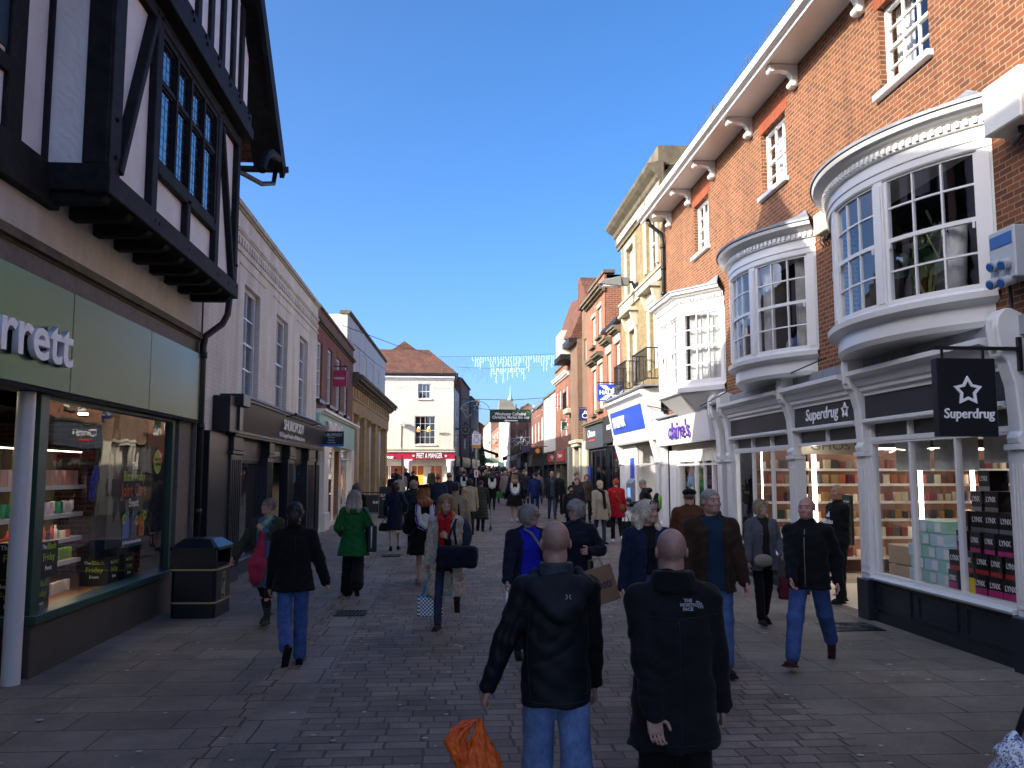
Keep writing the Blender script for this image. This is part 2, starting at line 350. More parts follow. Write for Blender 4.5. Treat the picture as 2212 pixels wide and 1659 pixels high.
def strands(V, Q, nk, Rh, st):
    "loose locks that break up the outline of a head of hair; they stay part of the one hair mesh"
    r = np.random.RandomState(len(V)); L = (V-nk) @ Rh+V3(0, 0, 1.53); ok = np.where((L[:, 2] > 1.56) & ~((L[:, 1] > .07) & (L[:, 2] < 1.70)))[0]; nV = [V]; nQ = [Q]; n0 = len(V); c = V3(0, -.02, 1.64)
    for i in r.choice(ok, 420 if st != 'curly' else 700):
        p = V[i]; o = (L[i]-c); o /= np.linalg.norm(o); d = V3(r.normal(0, .35), r.normal(0, .35), -1.0)+o*(.15 if st != 'curly' else .9); 
        if L[i][2] > 1.72: d = V3(L[i][0]*8+r.normal(0, .3), L[i][1]*5+r.normal(0, .3), -.35)
        d -= o*(d@o)*.85; d /= np.linalg.norm(d); w_ = np.cross(d, o); w_ /= np.linalg.norm(w_)+1e-9; ln = r.uniform(.02, .05)*(1.5 if st in ('long', 'longer', 'bob') else .9); pts = []
        for k, (t, ww) in enumerate(((0, .0035), (.5, .004), (1, .0008))):
            q = L[i]+d*ln*t+o*(.004+.009*t*r.uniform(.2, 1.2)); pts += [q-w_*ww, q+w_*ww]
        W = (np.array(pts)-V3(0, 0, 1.53)) @ Rh.T+nk; nV.append(W); nQ.append(np.array([[n0, n0+1, n0+3, n0+2], [n0+2, n0+3, n0+5, n0+4]])); n0 += 6
    return np.concatenate(nV), np.concatenate(nQ)
def seams(P, lines, side, mat, r=.0022, name='seam'):
    "stitched seams, zips and pocket edges laid on the coat by casting onto it; lines are lists of (x, z), side -1 = back, 1 = front"
    from mathutils.bvhtree import BVHTree
    me = P.coat.data; bt = BVHTree.FromPolygons([v.co[:] for v in me.vertices], [p.vertices[:] for p in me.polygons]); m = MB()
    for ln in lines:
        pts = []
        for (a, b), (c, d) in zip(ln, ln[1:]):
            for t in np.linspace(0, 1, 14)[(1 if pts else 0):]:
                h = bt.ray_cast(Vector((a+(c-a)*t, side*1.0, b+(d-b)*t+P.dz)), Vector((0, -side, 0)))[0]
                if h: pts.append((h.x, h.y+side*.0006, h.z))
        if len(pts) > 2: m.tube(pts, r, 5)
    if m.v: m.build(name, mat, P.e, smooth=True)
class Person: pass
def person(x, y, h, face, label, step=.011, sex='m', skin=SKIN, legs=(.0, .0, .0, .0), hands=None, head=(0, 0, 0), lean=0.0,
           hair=('short', '#3a2a20'), coat=None, inner=None, trousers=None, skirt=None, shoes='#151515', boots=None, group=None, bald=False,
           grip=(0.5, 0.5), wd=1.0, brow='#4a3526', beard=None, z=None, det=True, bare=False, palm=None, glasses=None, socks=None, spread=(0,0)):
    """face: heading in degrees, 0 = walking up the street (+Y), 180 = towards the camera, 90 = towards -X ... counter-clockwise.
    legs: (left thigh fwd, left knee bend, right thigh fwd, right knee bend) in radians; local +Y forward, +X the right-hand side."""
    P = Person(); g0 = gz(y) if z is None else z
    e = empty('person', (x, y, g0), math.radians(face), label, 'person', group or 'people walking in the street'); P.e = e; sc_ = h/1.75
    # ---- skeleton
    J = {}; low = 9
    for i, s in ((0, -1), (1, 1)):
        a, kb = legs[2*i], legs[2*i+1]; hp = V3(.088*s, 0, .90); kn = hp+V3(.01*s+spread[i], math.sin(a), -math.cos(a))*.43; b = a-kb
        an = kn+V3(.0+spread[i]*.3, math.sin(b), -math.cos(b))*.41; pit = max(-.2, min(1.1, -b if b < -.1 else (-.25 if b > .25 else 0)))
        fd = V3(.12*s, math.cos(pit), -math.sin(pit)); fd /= np.linalg.norm(fd); J[s] = (hp, kn, an, fd, pit)
        fu = np.cross(V3(1, 0, 0), fd)*s*s; heel = an-fd*.045-V3(0, 0, 1)*.055; toe = an+fd*.175-V3(0, 0, 1)*(.055 if pit > -.1 else .03)
        low = min(low, heel[2]-.028, toe[2]-.028)
    dz = -low; P.dz = dz
    for s in (-1, 1): J[s] = tuple(v+V3(0, 0, dz) if k < 3 else v for k, v in enumerate(J[s]))
    def up(p, l=lean): # torso lean about the hips
        p = V3(*p); q = p-V3(0, 0, .93); c, s_ = math.cos(l), math.sin(l); return V3(q[0], q[1]*c+q[2]*s_, q[2]*c-q[1]*s_+.93+dz)
    cyl = lambda zz: math.sin(lean)*(zz-.93-dz)  # centre line offset for profiles
    Rh = rotm(math.radians(head[0]), math.radians(head[1]), math.radians(head[2]) if len(head) > 2 else 0); nk = up((0, 0, 1.53))
    def hd(p): return nk+Rh @ (V3(*p)-V3(0, 0, 1.53))
    P.hd = hd; P.up = up; P.J = J; P.Rh = Rh; P.sc = sc_*1.0; P.wd = wd
    def world(p): p = V3(*p); return Vector((x, y, g0))+Matrix.Rotation(math.radians(face), 3, 'Z') @ Vector((p[0]*sc_*wd, p[1]*sc_*wd, p[2]*sc_))
    P.world = world
    hands = hands or ((-.27, .03, .80), (.27, .03, .80)); arm = {}
    for i, s in ((0, -1), (1, 1)):
        sh = up((.168*s, -.012, 1.395)); T = V3(*hands[i])+V3(0, 0, dz); hint = V3(s*.45, -1, -.15) if T[1] > -.05 or True else V3(s, 0, 0)
        el, wr = ik(sh, T, .285, .26, hint); arm[s] = (sh, el, wr)
    P.arm = arm
    sw = .92 if sex == 'f' else 1.0
    # ---- body (one continuous skin mesh)
    B = SD()
    B.prof([(.86+dz, .125, .085), (.98+dz, .135, .09), (1.10+dz, .115, .08, 0, cyl(1.1+dz)), (1.30+dz, .14, .09, 0, cyl(1.3+dz)), (1.40+dz, .11, .07, 0, cyl(1.42+dz)), (1.47+dz, .05, .05, 0, cyl(1.47+dz))])
    B.cone(up((0, -.012, 1.42)), hd((0, -.012, 1.56)), .058, .052 if sex == 'f' else .06, .03)
    for s in (-1, 1):
        sh, el, wr = arm[s]; hp, kn, an, fd, pit = J[s]
        B.cone(up((.03*s, -.015, 1.455)), sh, .038, .045); B.cone(sh, el, .047, .038); B.cone(el, wr, .036, .024)
        B.cone(hp, kn, .075*sw, .048); B.cone(kn, kn+(an-kn)*.35, .046, .048); B.cone(kn+(an-kn)*.35, an, .048, .031)
        uq = np.cross(np.cross(fd, V3(0, 0, 1)), fd); uq /= np.linalg.norm(uq); B.cone(an-fd*.02-uq*.035, an+fd*.11-uq*.05, .027, .02, .02)
        fa = (wr-el); fa /= np.linalg.norm(fa); pn = V3(*(palm[0 if s < 0 else 1] if palm else (-s, 0.15, 0))); pn = pn-fa*(pn@fa); pn /= np.linalg.norm(pn)+1e-9
        th = -s*np.cross(pn, fa); Rm = np.stack([th, pn, fa], 1); cu = grip[0 if s < 0 else 1]
        if det:
            B.box(wr+fa*.052, (.040, .014, .048), .013, Rm, .012)
            for q, L in enumerate((.068, .076, .07, .055)):
                p = wr+fa*.092+th*(.030-.020*q); r = .0088-.0006*q; A_ = .08
                for seg, fr in enumerate((.45, .32, .23)):
                    A_ += cu*(.55+.5*seg)+q*.02; dd = fa*math.cos(A_)+pn*math.sin(A_); p2 = p+dd*L*fr*1.05; B.cone(p, p2, r, r*.93, .004); p = p2; r *= .93
            p = wr+fa*.025+th*.034; d1 = fa*.62+th*.62+pn*.25; d1 /= np.linalg.norm(d1); p2 = p+d1*.04; d2 = fa*.85+th*.15+pn*(.3+cu*.3); d2 /= np.linalg.norm(d2)
            B.cone(p, p2, .0125, .0105, .01); B.cone(p2, p2+d2*.035, .0102, .008, .004)
        else: B.ell(wr+fa*.08, (.03, .018, .08), Rm, .01)
        arm[s] = (sh, el, wr, fa, pn, th)
    # head
    B.ell(hd((0, -.012, 1.662)), (.074, .093, .088), Rh, .02); B.ell(hd((0, .022, 1.60)), (.058, .068, .085), Rh, .03)
    B.ell(hd((0, .058, 1.545)), (.034, .032, .026), Rh, .03); B.ell(hd((0, .02, 1.565)), (.054, .055, .04), Rh, .03)
    if det:
        B.ell(hd((0, .073, 1.668)), (.052, .018, .012), Rh, .015)
        for s in (-1, 1):
            B.ell(hd((.031*s, .093, 1.641)), (.017, .014, .014), Rh, .004, 's'); B.ell(hd((.031*s, .072, 1.641)), (.0145, .0145, .013), Rh, .004)
            B.ell(hd((.078*s, -.008, 1.628)), (.008, .018, .028), Rh @ rotm(.3*s), .01); B.ell(hd((.084*s, .0, 1.632)), (.006, .011, .016), Rh @ rotm(.35*s), .003, 's')
            B.ell(hd((.04*s, .062, 1.607)), (.022, .02, .02), Rh, .02)
        B.cone(hd((0, .083, 1.648)), hd((0, .1, 1.608)), .006, .0105, .012); B.ell(hd((0, .092, 1.603)), (.0165, .010, .008), Rh, .006)
        B.ell(hd((0, .086, 1.574)), (.022, .009, .006), Rh, .006); B.ell(hd((0, .084, 1.565)), (.019, .009, .006), Rh, .006)
    fine = []
    if det:
        c = hd((0, .01, 1.62)); fine.append((c-V3(.1, .12, .13), c+V3(.1, .13, .13), min(step, .0055)))
        for s in (-1, 1):
            wr, fa = arm[s][2], arm[s][3]; c = wr+fa*.09; fine.append((c-.085, c+.085, min(step, .0065)))
    V, Q = B.mesh(step if det else step, fine); 
    L = (V-nk) @ Rh+V3(0, 0, 1.53); C = np.tile(V3(*skin), (len(V), 1)); head_m = (L[:, 2] > 1.5)
    def blend(m, c, a=1.0): C[m] = C[m]*(1-a)+V3(*c)*a
    if det:
        rd = head_m & (L[:, 1] > .05) & (np.abs(L[:, 0]) > .02) & (np.abs(L[:, 2]-1.605) < .025); blend(rd, (skin[0]*1.05, skin[1]*.85, skin[2]*.82), .5)
        blend(head_m & (L[:, 1] > .076) & (np.abs(L[:, 0]) < .024) & (np.abs(L[:, 2]-1.5695) < .009), (skin[0]*.85, skin[1]*.6, skin[2]*.6), .7)
        for s in (-1, 1):
            r = np.sqrt((L[:, 0]-.031*s)**2+((L[:, 2]-1.641)*1.5)**2)
            blend(head_m & (L[:, 1] > .07) & (r < .0135), (.36, .31, .28)); blend(head_m & (L[:, 1] > .07) & (r < .0075), (.04, .03, .025))
            blend(head_m & (L[:, 1] > .05) & (np.abs(np.abs(L[:, 0])-.033) < .019) & (np.abs(L[:, 2]-1.6645) < .0042), col(brow), .6)
        if beard: blend(head_m & (L[:, 1] > .012) & (L[:, 2] < 1.592) & (L[:, 2] > 1.515) & ~((np.abs(L[:, 0]) < .022) & (np.abs(L[:, 2]-1.5695) < .008)), col(beard[0]), beard[1])
        if bald: blend(head_m & (L[:, 2] > 1.585+.02*np.sin(40*L[:, 0])) & (L[:, 2] < 1.705) & (L[:, 1] < .035) & (np.abs(L[:, 0]) < .078), (skin[0]*.55, skin[1]*.6, skin[2]*.66), .4)
        rn = np.random.RandomState(3).rand(len(V)); C *= (1-.10*rn*head_m)[:, None]
    P.body = vq_obj('body', V, Q, skinmat(), e, C)
    # ---- clothes
    gst = max(step, .0075)
    def legs_sd(wk, wa, top=1.0, r0=.088, amp=.003, hemz=0.0):
        T = SD(); T.prof([(.80+dz, .155*1.0, .105), (.90+dz, .165, .112), (top+dz, .15, .105, 0, cyl(top+dz))], k=.04)
        for s in (-1, 1):
            hp, kn, an, fd, pit = J[s]; T.cone(hp+V3(0, 0, -.02), kn, r0, wk, .035); T.cone(kn, an+(kn-an)*(.06+hemz), wk, wa, .02)
        T.disp = fold(amp); return T
    if trousers:
        c, wk, wa = (list(trousers)+[.066, .056])[:3] if not isinstance(trousers, str) else (trousers, .066, .056)
        V, Q = legs_sd(wk, wa).mesh(gst); vq_obj('trousers', V, Q, clothmat(c), e)
    for s in (-1, 1):
        hp, kn, an, fd, pit = J[s]; S_ = SD(); up_ = np.cross(np.cross(fd, V3(0, 0, 1)), fd); up_ /= np.linalg.norm(up_); sd_ = np.cross(fd, up_); Rf = np.stack([sd_, fd, up_], 1)
        S_.ell(an+fd*.055-up_*.052, (.043, .125, .034), Rf, .02); S_.ell(an-fd*.02-up_*.03, (.037, .055, .05), Rf, .02); S_.box(an+fd*.05-up_*.074, (.04, .135, .010), .008, Rf, .012)
        if boots: S_.cone(an-up_*.02, an+(kn-an)*boots, .045, .052, .02)
        V, Q = S_.mesh(min(gst, .009)); vq_obj('shoe', V, Q, clothmat(shoes), e)
    if skirt:
        z0, z1, w0, c = skirt; K_ = SD(); K_.prof([(z0+dz, w0, w0*.75), (z1+dz, .15, .11)], n=2, k=.02); K_.disp = lambda X, Y, Z: (.006*np.sin(12*np.arctan2(Y, X))+0*Z).astype(np.float32)
        V, Q = K_.mesh(gst); vq_obj('skirt', V, Q, clothmat(c), e)
    def coat_sd(hem, open=0, bulk=0.0, flare=0.0, amp=.004, quilt=0, sleeve=1.0, collar=.05, top=1.475, vneck=None, qs=.075, cuff=.0):
        b = bulk; c = SD(); bel = .012 if sex == 'm' else 0; g = lambda zz: cyl(zz+dz) if zz > .93 else 0
        rows = [(hem+dz, (.175+flare if hem < .85 else .165)*1.0+b, .125+flare*.8+b, 0, g(hem)), (.92+dz, .168+b+flare*.3, .122+b+flare*.2, 0, 0), (1.08+dz, (.150 if sex == 'f' else .162)+b, .112+bel+b, 0, g(1.08)), (1.26+dz, .170*sw+b, .126+b, 0, g(1.28)+(.01 if sex == 'f' else 0)), (1.36+dz, .158*sw+b, .106+b, 0, g(1.38)), (1.42+dz, .115*sw+b*.7, .085+b*.5, 0, g(1.44)), (top+dz+.01, .062+b*.4, .062+b*.3, 0, g(top))]
        rows = [r for r in rows if r[0] >= hem+dz-1e-6]; c.prof(rows, n=2.15, k=.04)
        for s in (-1, 1):
            sh, el, wr = arm[s][:3]; c.cone(up((.035*s, -.015, 1.435)), sh, .05+b*.5, .060+b*.5, .035)
            c.cone(sh, el, .060+b*.6, .052+b*.5, .02); c.cone(el, el+(wr-el)*(sleeve if sleeve <= 1 else 1), .053+b*.5, .040+b*.4+cuff, .015)
        if collar: c.prof([(1.44+dz, .085, .08, 0, g(1.44)-.005), (1.475+dz+collar, .066, .066, 0, g(1.5)-.01)], k=.015); c.cone(hd((0, -.005, 1.50)), hd((0, .0, 1.66)), .052, .052, .01, 's')
        if open:
            zt = 1.47+dz; fo = lambda X, Y, Z: np.maximum(np.abs(X)-(open*(.7+.55*np.clip(zt-Z, 0, 1))+.45*np.clip(Z-zt+.10, 0, .1)), .02-Y)
            c.ops.append((fo, V3(-.3, 0, hem+dz-.02), V3(.3, .4, zt+.1), .01, 's'))
        if vneck: c.cone(up((0, .14, 1.47)), up((0, .17, vneck)), .05, .008, .01, 's')
        c.disp = fold(amp, quilt=quilt, qs=qs); return c
    if inner:
        ci, wI, z0, z1 = inner; c = coat_sd(z0, bulk=max(-.004, (coat or {}).get('bulk', 0)-.02), flare=(coat or {}).get('flare', 0)*.7, amp=.003, collar=.02)
        c.ops.append((lambda X, Y, Z: np.maximum(np.abs(X)-wI*1.5-.03, .0-Y)+0*Z, V3(-1, -1, 0), V3(1, 1, 2), .01, 'n')); V, Q = c.mesh(gst); vq_obj('shirt', V, Q, clothmat(ci), e)
    if coat:
        kw = dict(coat); cc = kw.pop('c'); kw['open'] = inner[1] if inner and inner[3] > 1.3 and not kw.get('vneck') else 0; V, Q = coat_sd(**kw).mesh(gst); P.coat = vq_obj(kw and 'coat' or 'coat', V, Q, clothmat(cc), e)
    # ---- hair
    st = hair[0]
    if st != 'none':
        Hh = SD(); 
        if st == 'short': Hh.ell(hd((0, -.016, 1.668)), (.081, .098, .090), Rh, .01)
        elif st == 'crop': Hh.ell(hd((0, -.015, 1.667)), (.0795, .0985, .0905), Rh, .01)
        else: Hh.ell(hd((0, -.018, 1.672)), (.088, .108, .094), Rh, .01)
        if st == 'bob':
            Hh.ell(hd((0, -.035, 1.61)), (.095, .085, .085), Rh, .03)
            for s in (-1, 1): Hh.cone(hd((.078*s, .01, 1.68)), hd((.086*s, .02, 1.56)), .026, .022)
        if st == 'curly': Hh.ell(hd((0, -.03, 1.65)), (.105, .11, .1), Rh, .03); Hh.ell(hd((0, -.05, 1.60)), (.085, .07, .07), Rh, .03)
        if st == 'bun': Hh.ell(hd((0, -.13, 1.60)), (.06, .06, .07), Rh, .02); Hh.ell(hd((0, -.10, 1.54)), (.05, .04, .06), Rh, .03)
        if st in ('long', 'longer'):
            Lh = 1.40 if st == 'long' else 1.30
            for s in (-1, 0, 1): Hh.chain([hd((.055*s, -.07, 1.66)), hd((.075*s, -.075, 1.55)), up((.085*s, -.125, 1.45)), up((.075*s, -.145, Lh))], [.05, .055, .05, .03], .04)
            for s in (-1, 1): Hh.chain([hd((.062*s, .01, 1.70)), hd((.082*s, .012, 1.60)), up((.088*s, .02, 1.48)), up((.095*s, .07, Lh+.02))], [.03, .03, .034, .018], .03)
        fc = .075 if st not in ('short', 'crop') else .079
        Hh.ell(hd((0, .115, 1.612 if st in ('short', 'crop') else 1.60)), (fc, .08, .108 if st in ('short', 'crop') else .10), Rh, .01, 's')
        if st in ('short', 'crop'): Hh.box(hd((0, .03, 1.555)), (.12, .1, .055), .02, Rh, .01, 's'); [Hh.ell(hd((.08*s, -.004, 1.625)), (.03, .024, .034), Rh, .01, 's') for s in (-1, 1)]
        if len(hair) > 2: Hh.ell(hd((0, .02, 1.74)), (.06, .09, .05), Rh, .01, 's')
        am = .008 if st == 'curly' else .0045 if st in ('bun', 'bob', 'long', 'longer') else .003
        Hh.disp = lambda X, Y, Z: (am*(np.sin(130*X+40*np.sin(11*Z))*np.cos(110*Y+9*Z)+.7*np.sin(90*X-70*Y+25*Z))).astype(np.float32)
        V, Q = Hh.mesh(min(gst, .0085) if det else gst)
        if det and st not in ('crop',): V, Q = strands(V, Q, nk, Rh, st)
        vq_obj('hair', V, Q, clothmat(('hair', hair[1])), e)
    if glasses:
        m = MB()
        for s in (-1, 1):
            m.tube([tuple(hd((.031*s+.02*math.cos(a), .103, 1.641+.015*math.sin(a)))) for a in np.linspace(0, 2*math.pi, 13)], .0028, 5)
            m.tube([tuple(hd((.051*s, .102, 1.645))), tuple(hd((.078*s, .07, 1.645))), tuple(hd((.084*s, -.01, 1.64)))], .0025, 5)
        m.tube([tuple(hd((-.012, .104, 1.645))), tuple(hd((.012, .104, 1.645)))], .0025, 5); m.build('glasses', paint('spectacle_frame', glasses, .3), e)
    e.scale = (sc_*wd, sc_*wd, sc_)
    P.cyl = cyl; P.coat_sd = coat_sd; P.gst = gst; return P
def clothmat(c):
    if isinstance(c, bpy.types.Material): return c
    if isinstance(c, tuple) and c and c[0] == 'hair':
        n = 'hair_'+c[1][1:]
        if n in MATS: return MATS[n]
        g = N(n); cc = col(c[1]); nz = g.noise(g.co(scale=(1, 1, .18)), 130, 3); g.base(g.ramp(nz.outputs[0], [(.3, tuple(x*.5 for x in cc)), (.7, tuple(min(1, x*1.25) for x in cc))])); g.rough(.45); g.bump(nz.outputs[0], .5, .004); MATS[n] = g.m; return g.m
    if isinstance(c, tuple) and c and c[0] == 'denim': return denim('denim_'+c[1][1:], c[1])
    if isinstance(c, tuple) and c and c[0] == 'tweed': return fabric('tweed_'+c[1][1:], c[1], .9, c[2], 120, sheen=.3)
    if isinstance(c, tuple) and c and c[0] == 'gloss': return fabric('nylon_'+c[1][1:], c[1], .6, None, 25, .2, 0, .15)
    if isinstance(c, tuple) and c and c[0] == 'print':
        n = 'print_'+c[1][1:]
        if n in MATS: return MATS[n]
        g = N(n); v = g.n('TexVoronoi'); wv = g.noise(g.co(), 9, 4); g.l(wv.outputs['Color'], v.inputs['Vector']); v.inputs['Scale'].default_value = c[-1]
        cols = [col(q) for q in c[1:-1]]; sp = g.n('SeparateColor'); g.l(v.outputs['Color'], sp.inputs[0]); r = g.ramp(sp.outputs[0], [((i+.02)/len(cols), q) for i, q in enumerate(cols)]); r.node.color_ramp.interpolation = 'CONSTANT'
        g.base(r); g.rough(.8); MATS[n] = g.m; return g.m
    return fabric('cloth_'+c[1:], c)
# ---------------------------------------------------------------- shared materials
M = {}
M['brick_orange'] = brick('brick_orange', '#8b5030', '#653822', '#a08a68', ms=.008, stain=.2, w=.21, h=.07)
M['brick_dark'] = brick('brick_dark', '#8a4a35', '#6e3a2c', '#9a8472', stain=.35)
M['brick_red'] = brick('brick_red', '#96533a', '#7c402c', '#a58a70', stain=.2)
M['brick_brown'] = brick('brick_brown', '#80604a', '#684a38', '#93806a', stain=.3)
M['brick_yellow'] = brick('brick_yellow', '#9c8b64', '#88744c', '#7c6c50', stain=.25, ms=.008)
M['brick_white'] = brick('brick_white', '#e8e2d6', '#e3ddd0', '#d9d2c4', ms=.007, stain=.12, bumps=.22)
M['lintel'] = brick('brick_lintel', '#984c2c', '#8a4226', '#945838', w=.065, h=.26, ms=.004, stain=.1)
M['render_white'] = paint('render_white', '#cfc9ba', .9, .06, .12, .5, nscale=8)
M['render_cream'] = paint('render_cream', '#c9c3b8', .9, .12, .25, .2)
M['render_grey'] = paint('render_grey', '#c9c6bf', .9, .06, .2, .15)
M['granite'] = paint('granite', '#6d655c', .7, .25, .3, .2, nscale=14)
M['plinth'] = paint('plinth_panel', '#4a463f', .6, .15, .1, .05)
M['stone'] = paint('bath_stone', '#b79a68', .9, .2, .4, .3)
M['stone_dark'] = paint('weathered_stone', '#6b6350', .95, .35, .5, .5)
M['stone_pale'] = paint('pale_stone', '#b8b09a', .9, .12, .25, .2)
M['white'] = paint('white_paint', '#dedbd4', .35, .03, .04)
M['white_trim'] = paint('white_gloss', '#dcdbd8', .25, .02)
M['offwhite'] = paint('offwhite_paint', '#e2ddcc', .6, .08, .12)
M['black'] = paint('black_paint', '#1b1d22', .35, .1, .1)
M['navyblack'] = paint('navy_black_paint', '#1d222c', .3, .1, .1)
M['iron'] = paint('cast_iron', '#17181a', .45, .1)
M['lead'] = paint('lead_sheet', '#8b9097', .55, .25, .4, .2)
M['slate'] = brick('slate', '#6a6d72', '#565a60', '#3c3f44', w=.28, h=.2, ms=.006, stain=.3)
M['tile'] = brick('clay_tile', '#87553c', '#684232', '#453228', w=.17, h=.11, ms=.012, stain=.45, bumps=.9)
M['green_panel'] = paint('green_metal_panel', '#1d5240', .24, .06, 0, .02, metal=.6, nscale=1.2)
M['green_frame'] = paint('green_frame', '#1f4438', .4, .05)
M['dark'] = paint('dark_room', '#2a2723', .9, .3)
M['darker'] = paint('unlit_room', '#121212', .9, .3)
M['curtain'] = fabric('net_curtain', '#e4e2dc', .9, '#d8d6d0', 20)
M['glass'] = glassmat(); M['glass_shop'] = glassmat('shop_glass', (1, 1, 1), .0); M['glass_old'] = glassmat('old_glass', (.95, .97, 1), .13)
M['chrome'] = paint('brushed_steel', '#a9adb2', .3, .05, metal=.8)
M['floor_int'] = paint('shop_floor', '#b9ab98', .5, .08)
M['wood'] = paint('oak_floor', '#8a5c3a', .5, .3, nscale=6)
M['lamp_on'] = emis('shop_light', '#fff2dc', 4.5); M['tube_on'] = emis('light_tube', '#ffffff', 2.5)
M['letter_white'] = paint('white_lettering', '#f4f4f4', .4, .01); M['letter_black'] = paint('black_lettering', '#151515', .4, .01)
def timber():
    g = N('black_timber'); n = g.noise(g.co(scale=(1, 1, 1)), 5, 6, .75); f = g.ramp(n.outputs[0], [(.3, (.008, .008, .009)), (.62, (.022, .022, .024)), (.8, (.07, .065, .06))]); g.base(f); g.rough(.7); g.b.inputs['Specular IOR Level'].default_value = .15; g.bump(n.outputs[0], .5, .01); return g.m
M['timber'] = timber()
def plaster():
    g = N('combed_plaster'); wv = g.n('TexWave'); wv.wave_type = 'RINGS'; wv.rings_direction = 'SPHERICAL'; mp = g.co(scale=(1.2, 1, 1.0)); md = g.n('VectorMath'); md.operation = 'MODULO'
    md.inputs[1].default_value = (3, 3, .42); g.l(mp, md.inputs[0]); g.l(md.outputs[0], wv.inputs[0]); wv.inputs['Scale'].default_value = 11; wv.inputs['Distortion'].default_value = 5; wv.inputs['Detail'].default_value = 3
    n = g.noise(g.co(), 3, 6); g.base(g.ramp(n.outputs[0], [(.3, (.76, .74, .71)), (.7, (.86, .85, .83))])); g.rough(.8); g.bump(wv.outputs['Fac'], .28, .01); return g.m
M['plaster'] = plaster()
